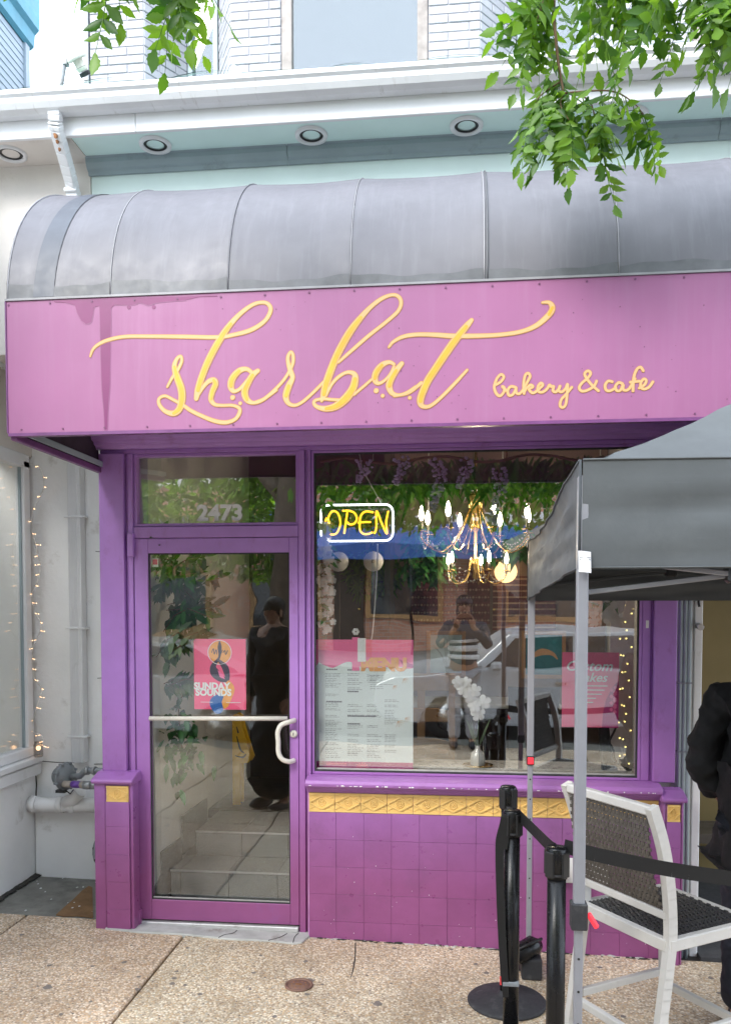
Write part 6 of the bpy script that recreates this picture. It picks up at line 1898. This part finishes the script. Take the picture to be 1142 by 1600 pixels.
# a cream framed board and dark furniture deeper in the hall
hb = thing('hall_board', 'framed cream panel on the wall deep inside the doorway', 'panel', (-1.0, 2.0, 1.8))
f = frame_rect(MB(), -1.20, -.70, 1.35, 2.55, .03, 2.38, 2.42).build('frame', 'wood', hb)
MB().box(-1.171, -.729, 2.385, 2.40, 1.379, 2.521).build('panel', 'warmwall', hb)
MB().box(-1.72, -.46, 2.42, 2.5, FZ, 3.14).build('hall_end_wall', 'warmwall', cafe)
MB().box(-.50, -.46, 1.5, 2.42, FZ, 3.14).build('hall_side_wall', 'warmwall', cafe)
ht = thing('hall_chair', 'dark bistro chair standing in the hall behind the wet floor sign', 'chair', (-.9, 1.7, FZ))
for (x, y) in ((-1.02, 1.6), (-.78, 1.6), (-1.02, 1.9), (-.78, 1.9)):
    MB().tube([(x + .02, y, FZ + .45), (x, y, FZ)], .014, 8).build('leg', 'blacksatin', ht)
MB().lathe([(.0, .44), (.19, .44), (.20, .46), (.19, .475), (.0, .475)], (-.89, 1.75, FZ), 24).build('seat', 'darkwood', ht)
MB().tube(smooth3([(-1.06, 1.9, FZ + .46), (-1.05, 1.93, FZ + .75), (-.9, 1.96, FZ + .92), (-.75, 1.93, FZ + .75), (-.74, 1.9, FZ + .46)], 5), .014, 8).build('back_hoop', 'blacksatin', ht)

# ---------------------------------------------------------------- across the street (seen as reflections in the glass)
bb = thing('brick_shop_row', 'low red brick shop row across the street, reflected in the cafe window', 'building', (0, -16.2, 0))
MB().box(-9.5, 10.5, -17.2, -16.2, -.2, 4.3).build('wall', 'redbrick', bb)
MB().box(-9.6, 10.6, -17.25, -16.05, 4.3, 4.55).build('parapet', 'cream', bb, bevel=.02)
MB().box(-9.5, 10.5, -16.19, -16.1, 3.05, 3.3).build('sign_band', 'cream', bb, bevel=.01)
for x in (-8, -5.2, -2.2, 1.2, 4.4, 7.4):
    f = frame_rect(MB(), x, x + 1.9, .7, 2.4, .12, -16.22, -16.12).build('window', 'wood', bb)
    MB().box(x + .12, x + 1.78, -16.18, -16.16, .82, 2.28).build('pane', 'carglass', f)
for x in (-3.0, .3, 3.6):
    d_ = MB().box(x, x + .75, -16.19, -16.13, -.02, 2.3).build('door', 'darkwood', bb)
    MB().ball((x + .65, -16.10, 1.0), .04, 8, 6).build('handle', 'brass', d_)
ba = thing('blue_awning', 'long plain blue awning on the brick shop row, reflected in the window', 'awning', (0, -16.1, 2.5))
MB().extx([(-16.19, 3.1), (-14.9, 2.55), (-14.9, 2.2), (-14.93, 2.2), (-14.93, 2.53), (-16.19, 3.06)], -4.4, 3.4).build('cloth', 'blueawn', ba)
for x in (-4.35, -1.0, 3.35):
    MB().tube([(x, -14.95, 2.25), (x, -14.95, -.02)], .03, 8).build('post', 'blacksatin', ba)
tall = thing('brick_apartment_house', 'tall pale brick house behind the shop row, seen only in reflection', 'building', (12, -22, 0))
MB().box(4.5, 20, -30, -22, -.2, 9).build('wall', 'redbrick', tall)
for x in (6, 9, 12, 15):
    for z in (2, 5.2):
        f = frame_rect(MB(), x, x + 1.2, z, z + 1.9, .1, -22.02, -21.92).build('window', 'white', tall)
        MB().box(x + .1, x + 1.1, -21.99, -21.97, z + .1, z + 1.8).build('pane', 'carglass', f)

def car(x, y, label, m, flip=1):
    t = thing('parked_car', label, 'car', (x, y, -.16), 'cars parked along the street')
    z0 = -.16
    ln, w = 4.4, 1.75
    def X(a): return x + flip * (a - .5) * ln
    low = [(0, .45), (.01, .68), (.06, .78), (.27, .90), (.80, .93), (.97, .86), (1.0, .70), (1.0, .42), (.97, .26), (.88, .24), (.87, .36), (.84, .52), (.79, .56), (.74, .52), (.71, .36), (.70, .22), (.31, .22), (.30, .36), (.27, .52), (.22, .56), (.17, .52), (.14, .36), (.13, .24), (.03, .28)]
    b = MB().prism(low, lambda a, z: (X(a), y - w / 2, z0 + z), lambda a, z: (X(a), y + w / 2, z0 + z))
    b.build('body', m, t, bevel=.03, seg=2)
    cab = [(.26, .88), (.38, 1.30), (.44, 1.36), (.70, 1.36), (.78, 1.30), (.90, .92)]
    b = MB().prism(cab, lambda a, z: (X(a), y - w / 2 + .06 + (z - .88) * .3, z0 + z), lambda a, z: (X(a), y + w / 2 - .06 - (z - .88) * .3, z0 + z))
    cabin = b.build('cabin', m, t, bevel=.03, seg=2)
    for s_ in (-1, 1):
        for wd in ([(.31, .92), (.395, 1.27), (.55, 1.31), (.55, .92)], [(.57, .92), (.57, 1.31), (.71, 1.30), (.84, .94)]):
            yy = lambda z: y + s_ * (w / 2 - .055 - (z - .88) * .3)
            b = MB().prism(wd, lambda a, z: (X(a), yy(z), z0 + z), lambda a, z: (X(a), yy(z) - s_ * .02, z0 + z))
            b.build('window', 'carglass', cabin)
        MB().obox((X(.34), y + s_ * (w / 2 + .08), z0 + .95), (.14, .16, .11)).build('mirror', m, t, bevel=.03)
        for a in (.52, .68):
            MB().obox((X(a), y + s_ * (w / 2 + .006), z0 + .76), (.14, .02, .025)).build('door_handle', 'steel', t)
    for a in (.22, .79):
        for s_ in (-1, 1):
            rr = Matrix.Rotation(R(90), 3, 'X')
            tw_ = MB().lathe([(.19, -.1), (.30, -.1), (.325, -.07), (.325, .07), (.30, .1), (.19, .1)], (X(a), y + s_ * (w / 2 - .11), z0 + .325), 24, rr).build('tyre', 'tyre', t)
            MB().lathe([(.0, -.09), (.19, -.085), (.20, .0), (.19, .085), (.0, .09)], (X(a), y + s_ * (w / 2 - .11), z0 + .325), 18, rr).build('rim', 'steel', tw_)
    for s_ in (-1, 1):
        MB().obox((X(.015), y + s_ * .62, z0 + .66), (.06, .36, .13)).build('headlight', 'crystal', t, bevel=.02)
        MB().obox((X(.985), y + s_ * .64, z0 + .74), (.06, .28, .14)).build('tail_light', 'redp', t, bevel=.02)
    b = MB().prism([(.275, .92), (.375, 1.27), (.385, 1.27), (.285, .92)], lambda a, z: (X(a) - flip * .01, y - w / 2 + .14 + (z - .88) * .3, z0 + z), lambda a, z: (X(a) - flip * .01, y + w / 2 - .14 - (z - .88) * .3, z0 + z))
    b.build('windscreen', 'carglass', cabin)
car(-4.2, -6.5, 'silver parked car reflected in the lower door glass', 'carwhite')
car(1.2, -6.5, 'silver parked car reflected across the lower shop window', 'carwhite')
car(6.8, -6.6, 'grey parked car reflected at the right end of the shop window', 'carred', -1)

# ---------------------------------------------------------------- people
def skin_mesh(name, joints, edges, m, parent, level=2, cloth=None):
    """one continuous surface grown round a skeleton: joints {name: (x, y, z, r or (rx, ry))}"""
    me = bpy.data.meshes.new(name)
    keys = list(joints)
    me.from_pydata([joints[k][:3] for k in keys], [(keys.index(a), keys.index(c)) for a, c in edges], [])
    o = bpy.data.objects.new(name, me)
    COL.objects.link(o)
    o.modifiers.new('skin', 'SKIN').use_smooth_shade = True
    sv = me.skin_vertices[0].data
    for i, k in enumerate(keys):
        r_ = joints[k][3]
        sv[i].radius = (r_, r_) if not isinstance(r_, tuple) else r_
        sv[i].use_root = (i == 0)
    sub = o.modifiers.new('sub', 'SUBSURF'); sub.levels = level; sub.render_levels = level
    dg = bpy.context.evaluated_depsgraph_get()
    res = bpy.data.meshes.new_from_object(o.evaluated_get(dg))
    bpy.data.objects.remove(o); bpy.data.meshes.remove(me)
    if cloth:
        rumple(res, *cloth)
    res.materials.clear(); res.materials.append(M[m])
    for p in res.polygons:
        p.use_smooth = True
    return link(name, res, parent)

def person(label, loc, face, h=1.72, hands='down', top_m='coat', leg_m='navy', long_coat=True, flare=False, hair_long=False):
    """standing figure; face is the heading in degrees (0 looks along +Y)"""
    t = thing('person', label, 'person', loc)
    k = h / 1.72
    rot = Matrix.Rotation(R(face), 3, 'Z')
    Lc = Vector(loc)
    def P(x, y, z): return tuple(Lc + rot @ Vector((x * k, y * k, z * k)))
    def J(x, y, z, r_): return (*P(x, y, z), r_ * k if not isinstance(r_, tuple) else (r_[0] * k, r_[1] * k))
    if hands == 'pocket':
        arms = {s_: [(s_ * .19, 0, 1.40), (s_ * .27, -.03, 1.13), (s_ * .17, .07, .95), (s_ * .13, .07, .90)] for s_ in (-1, 1)}
    elif hands == 'down':
        arms = {s_: [(s_ * .19, 0, 1.40), (s_ * .235, -.01, 1.12), (s_ * .225, .06, .88), (s_ * .22, .085, .80)] for s_ in (-1, 1)}
    else:   # both hands raised in front of the face, holding a phone
        arms = {s_: [(s_ * .19, 0, 1.40), (s_ * .27, .16, 1.17), (s_ * .09, .26, 1.42), (s_ * .065, .28, 1.49)] for s_ in (-1, 1)}
    js = {'pelvis': J(0, 0, .95, .125), 'waist': J(0, 0, 1.08, .115), 'chest': J(0, .0, 1.27, .135), 'top': J(0, -.01, 1.42, .085), 'neck': J(0, .0, 1.50, .052),
          'skull0': J(0, .015, 1.56, .062), 'skull1': J(0, .012, 1.625, .085), 'skull2': J(0, .0, 1.68, .072), 'nose': J(0, .105, 1.605, .012)}
    ed = [('pelvis', 'waist'), ('waist', 'chest'), ('chest', 'top'), ('top', 'neck'), ('neck', 'skull0'), ('skull0', 'skull1'), ('skull1', 'skull2')]
    del js['nose']
    for s_, n_ in ((-1, 'l'), (1, 'r')):
        a_ = arms[s_]
        js['sh' + n_] = J(*a_[0], .062); js['el' + n_] = J(*a_[1], .044); js['wr' + n_] = J(*a_[2], .030); js['pa' + n_] = J(*a_[3], .034)
        js['hip' + n_] = J(s_ * .09, 0, .88, .095); js['kn' + n_] = J(s_ * .095, .015, .49, .062); js['an' + n_] = J(s_ * .10, -.01, .085, .042); js['to' + n_] = J(s_ * .115, .13, .03, .035)
        ed += [('top', 'sh' + n_), ('sh' + n_, 'el' + n_), ('el' + n_, 'wr' + n_), ('wr' + n_, 'pa' + n_), ('pelvis', 'hip' + n_), ('hip' + n_, 'kn' + n_), ('kn' + n_, 'an' + n_), ('an' + n_, 'to' + n_)]
        # fingers and thumb
        pa, wr = Vector(a_[3]), Vector(a_[2])
        d = (pa - wr).normalized()
        sd_ = Vector((0, 1, 0)) if hands != 'up' else Vector((0, .3, 1)).normalized()
        sd_ = (sd_ - d * sd_.dot(d)).normalized()
        cu = Vector((-s_, 0, 0)) if hands != 'up' else Vector((-s_, .6, 0)).normalized()
        for f, (o_, l_) in enumerate(((.027, .078), (.009, .086), (-.009, .080), (-.026, .062))):
            b0 = pa + sd_ * o_ + d * .012
            b1 = b0 + d * l_ * .45 + cu * .010
            b2 = b1 + d * l_ * .35 + cu * .026
            js['f%s%d0' % (n_, f)] = J(*b0, .0095); js['f%s%d1' % (n_, f)] = J(*b1, .0085); js['f%s%d2' % (n_, f)] = J(*b2, .0072)
            ed += [('pa' + n_, 'f%s%d0' % (n_, f)), ('f%s%d0' % (n_, f), 'f%s%d1' % (n_, f)), ('f%s%d1' % (n_, f), 'f%s%d2' % (n_, f))]
        t0 = wr + d * .018 + sd_ * .028 + cu * .006
        t1 = t0 + d * .030 + sd_ * .022 + cu * .012
        t2 = t1 + d * .030 + sd_ * .004 + cu * .014
        for q, nm, r_ in ((t0, 't0', .012), (t1, 't1', .0105), (t2, 't2', .0085)):
            js[nm + n_] = J(*q, r_)
        ed += [('pa' + n_, 't0' + n_), ('t0' + n_, 't1' + n_), ('t1' + n_, 't2' + n_)]
    body = skin_mesh('body', js, ed, 'skin', t)
    rm = rot.to_3x3()
    fb = MB()
    fb.ball(P(0, .098, 1.605), .014 * k, 8, 6, (.8, 1.2, 1.4), rm)
    fb.ball(P(0, .088, 1.567), .020 * k, 8, 4, (1.2, .5, .35), rm)
    for s_ in (-1, 1):
        fb.ball(P(s_ * .084, .0, 1.605), .022 * k, 8, 6, (.35, .8, 1.2), rm)
    fb.build('face_features', 'skin', body)
    eb = MB()
    for s_ in (-1, 1):
        eb.ball(P(s_ * .032, .082, 1.628), .0095 * k, 8, 6)
    eb.build('eye', 'black', body)
    hb_ = MB()
    hb_.ball(P(0, -.014, 1.655), .098 * k, 14, 10, (1.0, 1.06, .92), rm)
    if hair_long:
        hb_.ball(P(0, -.06, 1.56), .09 * k, 12, 8, (1.0, .6, 1.6), rm)
    else:
        hb_.ball(P(0, -.045, 1.60), .08 * k, 12, 8, (1.0, .7, 1.1), rm)
    hb_.build('hair', 'hair', t)
    # upper garment over torso and arms
    cj = {'pelvis': J(0, 0, .93, .165), 'waist': J(0, 0, 1.08, .155), 'chest': J(0, -.005, 1.27, .172), 'top': J(0, -.015, 1.42, .110), 'coll': J(0, -.012, 1.475, .074)}
    ce = [('pelvis', 'waist'), ('waist', 'chest'), ('chest', 'top'), ('top', 'coll')]
    if long_coat:
        cj['pelvis'] = J(0, 0, .93, .215); cj['waist'] = J(0, 0, 1.08, .205); cj['chest'] = J(0, -.005, 1.27, .20)
        cj['hem'] = J(0, 0, .74, .225); ce.append(('pelvis', 'hem'))
    if flare:
        cj['hem'] = J(0, 0, .50, .21); cj['hem2'] = J(0, 0, .06, .30); ce += [('pelvis', 'hem'), ('hem', 'hem2')]
    for s_, n_ in ((-1, 'l'), (1, 'r')):
        a_ = arms[s_]
        w_ = Vector(a_[1]).lerp(Vector(a_[2]), .88)
        cj['sh' + n_] = J(*a_[0], .088); cj['el' + n_] = J(*a_[1], .075 if long_coat else .066); cj['wr' + n_] = J(*w_, .058 if long_coat else .050)
        ce += [('top', 'sh' + n_), ('sh' + n_, 'el' + n_), ('el' + n_, 'wr' + n_)]
    skin_mesh('coat' if top_m == 'coat' else 'top', cj, ce, top_m, t, 4, (.017, 7.0, (1, 1, .9)))
    if not flare:
        tj = {'pelvis': J(0, 0, .93, .140)}
        te = []
        for s_, n_ in ((-1, 'l'), (1, 'r')):
            tj['hip' + n_] = J(s_ * .092, 0, .84, .112); tj['kn' + n_] = J(s_ * .098, .012, .48, .088); tj['an' + n_] = J(s_ * .103, -.008, .10, .078)
            te += [('pelvis', 'hip' + n_), ('hip' + n_, 'kn' + n_), ('kn' + n_, 'an' + n_)]
        skin_mesh('trousers', tj, te, leg_m, t, 4, (.010, 8.0, (1, 1, 1.3)))
    for s_ in (-1, 1):
        sb = MB().ball(P(s_ * .108, .055, .045), .06 * k, 12, 8, (.85, 2.3, .78), rm)
        sb.build('shoe', 'rubber', t)
    return t
pr_ = person('person in a long black coat and navy trousers standing at the right edge', (1.315, -.86, gz(1.2)), -20, 1.78, hands='pocket')
MB().lathe([(.075, 1.545), (.088, 1.57), (.085, 1.60), (.07, 1.615)], (1.315, -.86, gz(1.2)), 18).build('scarf', 'whitecloth', pr_)
person('person in a flared black garment seen as a dark reflection in the door', (-1.52, -2.45, gz(-1.5)), 30, 1.80, flare=True, long_coat=False)
ph = person('person photographing the shop, seen reflected in the window with hands raised to the face', (.10, -4.80, gz(.1)), 0, 1.70, hands='up', top_m='shirt', leg_m='greytrouser', long_coat=False, hair_long=True)
for z in (1.02, 1.10, 1.18):
    MB().lathe([(.163, z), (.170, z + .01), (.170, z + .035), (.163, z + .045)], (.10, -4.80, gz(.1)), 24).build('stripe', 'whitecloth', ph)
sp_f = thing('phone', 'dark phone held up in both hands by the reflected photographer', 'phone', (.10, -4.50, 1.45))
MB().box(.025, .175, -4.515, -4.506, 1.43, 1.505).build('body', 'black', sp_f, bevel=.003)

# ---------------------------------------------------------------- street trees
random.seed(99)
def compound_leaf(npairs, ln, lw):
    """pinnate leaf hanging along -Z: midrib and pairs of toothed leaflets; a mesh in its own frame"""
    b = MB()
    L = ln
    rib = [(0, .012 * math.sin(t * 3), -L * t) for t in [i / 6 for i in range(7)]]
    b.tube(rib, [.0022, .002, .0018, .0016, .0013, .001, .0007], 4)
    def leaflet(p, d, s_, l_, w_):
        d = Vector(d).normalized()
        side = d.cross(Vector((0, 1, 0))).normalized()
        up = side.cross(d)
        tt = [0, .10, .20, .30, .38, .50, .57, .68, .75, .84, 1.0]
        ww = [.06, .45, .50, .95, .84, 1.0, .80, .74, .50, .34, .0]
        vs = []
        cup = random.uniform(.05, .35)
        bend = random.uniform(.0, .28)
        for t, w in zip(tt, ww):
            c_ = Vector(p) + d * l_ * t + up * (-bend * l_ * t * t)
            vs += [c_ - side * w_ * w / 2 + up * w_ * w * cup, c_, c_ + side * w_ * w / 2 + up * w_ * w * cup]
        fs = []
        for i in range(len(tt) - 1):
            for j in (0, 1):
                fs.append((i * 3 + j, i * 3 + j + 1, i * 3 + j + 4, i * 3 + j + 3))
        b.add(vs, fs, True)
    for i in range(npairs):
        t = .12 + .80 * i / npairs
        sc_ = (1 - .45 * abs(t - .45)) * random.uniform(.85, 1.1)
        for s_ in (-1, 1):
            p = (0, .012 * math.sin(t * 3), -L * (t + random.uniform(-.02, .02)))
            leaflet(p, (s_ * 1.0, random.uniform(-.35, .35), -random.uniform(.45, .9)), s_, lw * 2.0 * sc_, lw * .84 * sc_)
    leaflet((0, 0, -L * .97), (random.uniform(-.2, .2), 0, -1), 1, lw * 1.8, lw)
    return b
leaf_meshes = []
for (n_, l_, w_) in ((5, .26, .040), (6, .30, .038), (4, .20, .036), (6, .27, .033), (5, .23, .042)):
    o = compound_leaf(n_, l_, w_).build('leaf', 'leaf', None)
    leaf_meshes.append(o.data)
    bpy.data.objects.remove(o)
def leaf_rot(out, droop):
    """hang the leaf: its -Z axis points between outward and down"""
    d = (Vector(out).normalized() * (1 - droop) + Vector((0, 0, -1)) * droop).normalized()
    q = (-d).to_track_quat('Z', 'Y')
    return (q @ Euler((0, 0, random.uniform(0, 2 * PI))).to_quaternion()).to_euler()
N_LEAF = [0]
def put_leaf(tree, p, out, droop, sc_=1.):
    o = bpy.data.objects.new('leaf', random.choice(leaf_meshes))
    COL.objects.link(o); o.parent = tree
    o.location = Vector(p) - tree.location
    o.rotation_euler = leaf_rot(out, droop)
    s_ = sc_ * random.uniform(.85, 1.15)
    o.scale = (s_, s_, s_)
    N_LEAF[0] += 1
def branch(tree, pts, r0, r1, n=8):
    P_ = smooth3(pts, 5)
    rr = [r0 + (r1 - r0) * i / (len(P_) - 1) for i in range(len(P_))]
    MB().tube(P_, rr, n).build('limb', 'bark' if r0 > .014 else 'twig', tree)
    return P_
def crown(tree, pred, count, cen, rad, seedn):
    random.seed(seedn)
    b = MB()
    n = 0
    clumps = [(Vector((random.uniform(-1, 1) * rad[0], random.uniform(-1, 1) * rad[1], random.uniform(-1, 1) * rad[2])) + Vector(cen)) for _ in range(70)]
    tries = 0
    while n < count and tries < count * 6:
        tries += 1
        c_ = random.choice(clumps)
        p = c_ + Vector((random.gauss(0, .34), random.gauss(0, .34), random.gauss(0, .24)))
        if not pred(p):
            continue
        n += 1
        out = Vector((random.uniform(-1, 1), random.uniform(-1, 1), random.uniform(-.6, .2)))
        s_ = random.uniform(.10, .16)
        for k in range(6):
            d = (out + Vector((random.uniform(-1, 1), random.uniform(-1, 1), random.uniform(-1, .3)))).normalized()
            side = d.orthogonal().normalized()
            q = p + d * .05 * k * .5
            l_ = s_ * random.uniform(.8, 1.2)
            b.add([q, q + d * l_ * .45 + side * l_ * .26, q + d * l_, q + d * l_ * .45 - side * l_ * .26], [(0, 1, 2, 3)])
    b.build('foliage', 'leaf', tree, kind='stuff')
def above_view(p):
    """keep the crown out of the open space the facade is seen through"""
    if p.y < -4.45:
        return p.z > (2.0 if p.x < -2.3 and p.y < -5.4 else 2.6)
    return p.z > 1.75 + .80 * (p.y + 4.45) + .45 and p.y < -.9
ta = thing('street_tree', 'kerbside tree at the left whose leafy twig hangs over the top left of the facade', 'tree', (-2.05, -5.1, -.1))
tbk = smooth3([(-2.05, -5.1, -.12), (-2.04, -5.1, .15), (-2.02, -5.1, 1.2), (-1.92, -5.12, 2.4), (-1.7, -5.1, 3.6), (-1.5, -4.9, 4.8), (-1.3, -4.6, 6.0)], 4)
MB().tube(tbk, [.30, .27, .25, .23] + [max(.06, .22 - .007 * i) for i in range(len(tbk) - 4)], 14).build('trunk', 'bark', ta)
tb2 = thing('street_tree', 'kerbside tree whose thick leafy boughs hang over the top right of the facade', 'tree', (2.7, -4.9, -.1))
tbk = smooth3([(2.7, -4.9, -.15), (2.7, -4.9, .15), (2.66, -4.88, 1.4), (2.6, -4.85, 2.8), (2.3, -4.6, 4.0), (1.9, -4.1, 5.0), (1.6, -3.6, 6.0)], 4)
MB().tube(tbk, [.28, .25, .23, .21] + [max(.05, .20 - .007 * i) for i in range(len(tbk) - 4)], 14).build('trunk', 'bark', tb2)
branch(ta, [(-1.92, -5.12, 2.4), (-2.8, -5.5, 3.3), (-3.8, -6.0, 4.2)], .11, .03)
branch(ta, [(-1.7, -5.1, 3.6), (-1.0, -6.0, 4.4), (-.2, -7.0, 5.0)], .09, .03)
branch(ta, [(-1.55, -4.95, 4.5), (-1.4, -3.6, 4.7), (-1.15, -2.4, 4.55), (-1.02, -1.75, 4.2)], .05, .008)
branch(tb2, [(2.6, -4.85, 2.8), (3.3, -5.8, 3.8), (3.9, -6.6, 4.6)], .10, .03)
branch(tb2, [(2.3, -4.6, 4.0), (1.2, -5.6, 4.6), (.3, -6.6, 5.2)], .09, .03)
branch(tb2, [(2.0, -4.2, 4.8), (1.4, -3.0, 4.9), (.9, -2.0, 4.6), (.60, -1.5, 4.25)], .05, .012)
crown(ta, lambda p: above_view(p) and p.z < 7.5, 3000, (-2.3, -6.4, 3.5), (2.4, 1.3, 1.4), 5)
crown(tb2, lambda p: above_view(p) and p.z < 7.5 and not (p.x < 1.2 and p.y > -3.2), 2500, (1.2, -6.6, 3.8), (2.2, 1.3, 1.3), 6)
# the bough at the top right: hanging leader with side twigs, every leaf in view an object
random.seed(17)
lead = branch(tb2, [(.60, -1.5, 4.30), (.36, -1.34, 4.15), (.345, -1.30, 3.95), (.36, -1.30, 3.75), (.385, -1.29, 3.62)], .009, .004, 6)
tw = []
for pts in ([(.385, -1.29, 3.62), (.37, -1.32, 3.56), (.40, -1.33, 3.50)], [(.385, -1.29, 3.62), (.47, -1.28, 3.60), (.50, -1.27, 3.54), (.52, -1.26, 3.48)],
            [(.385, -1.29, 3.62), (.54, -1.32, 3.60), (.62, -1.33, 3.55), (.66, -1.33, 3.50)], [(.37, -1.29, 3.66), (.30, -1.28, 3.62), (.27, -1.28, 3.56)]):
    tw.append(branch(tb2, pts, .0035, .0018, 5))
for pts in ([(.60, -1.5, 4.25), (.66, -1.45, 3.98), (.62, -1.42, 3.86)], [(.60, -1.5, 4.25), (.80, -1.5, 4.0), (.86, -1.46, 3.84)], [(.75, -1.6, 4.3), (1.02, -1.6, 4.0), (1.10, -1.56, 3.82)],
            [(.60, -1.5, 4.25), (.48, -1.40, 4.02), (.46, -1.36, 3.86)], [(.75, -1.6, 4.3), (.92, -1.55, 3.94), (.97, -1.50, 3.76)], [(.345, -1.3, 4.0), (.30, -1.30, 3.92), (.27, -1.3, 3.80)], [(1.1, -1.6, 4.3), (1.28, -1.6, 4.0), (1.32, -1.55, 3.8)]):
    tw.append(branch(tb2, pts, .006, .002, 5))
for P_ in tw[:4]:
    for k in range(7):
        p = Vector(P_[min(len(P_) - 1, int((.15 + .85 * k / 6) * (len(P_) - 1)))])
        put_leaf(tb2, p, (random.uniform(-1, 1), random.uniform(-.8, .5), 0), random.uniform(.62, .95), .9)
for P_ in tw[4:]:
    for k in range(11):
        p = Vector(P_[min(len(P_) - 1, int((k / 12) * (len(P_) - 1)))])
        put_leaf(tb2, p, (random.uniform(-1, 1), random.uniform(-1, 1), 0), random.uniform(.35, .85), 1.0)
for k in range(10):
    put_leaf(tb2, lead[int((.1 + .85 * k / 9) * (len(lead) - 1))], (random.uniform(-1, .6), random.uniform(-.6, .6), 0), random.uniform(.4, .8), 1.0)
for k in range(60):
    put_leaf(tb2, (random.uniform(.30, 1.4), random.uniform(-1.75, -1.4), random.uniform(4.02, 4.35)), (random.uniform(-1, 1), random.uniform(-1, 1), 0), random.uniform(.5, .9), 1.0)
for k in range(46):
    put_leaf(tb2, (random.uniform(.42, 1.05), random.uniform(-1.65, -1.45), random.uniform(3.70, 4.0)), (random.uniform(-1, 1), random.uniform(-1, 1), 0), random.uniform(.45, .9), 1.0)
# the twig at the top left
random.seed(23)
t1 = branch(ta, [(-1.02, -1.75, 4.2), (-.98, -1.66, 4.02), (-.96, -1.62, 3.90)], .006, .002, 5)
t2 = branch(ta, [(-1.02, -1.75, 4.2), (-1.12, -1.7, 4.0), (-1.17, -1.68, 3.93)], .005, .002, 5)
t3 = branch(ta, [(-1.02, -1.75, 4.2), (-.90, -1.68, 4.0), (-.85, -1.65, 3.93)], .005, .002, 5)
t4 = branch(ta, [(-1.02, -1.75, 4.2), (-1.26, -1.72, 4.08), (-1.34, -1.70, 4.0)], .005, .002, 5)
for P_, n_ in ((t1, 9), (t2, 7), (t3, 8), (t4, 4)):
    for k in range(n_):
        p = Vector(P_[int((.25 + .75 * k / (n_ - 1)) * (len(P_) - 1))])
        put_leaf(ta, p, (random.uniform(-1, 1), random.uniform(-.8, .8), 0), random.uniform(.45, .9), 1.05)
# trees far behind the shop row, seen in reflection
for i, (x, y, s_, lb_) in enumerate(((-7.5, -19.5, 2.6, 'broad green tree behind the brick shop row at the left'), (-1.0, -20.5, 2.3, 'rounded green tree behind the middle of the brick shop row'), (4.5, -19.8, 2.7, 'big green tree behind the brick shop row at the right'))):
    t = thing('background_tree', lb_, 'tree', (x, y, -.2))
    MB().tube([(x, y, -.2), (x + .1, y, 2), (x, y, 4)], [.25, .2, .12], 10).build('trunk', 'bark', t)
    crown(t, lambda p: p.z > 2.5, 420, (x, y, 5.8), (s_, 1.6, 1.9), 60 + i)
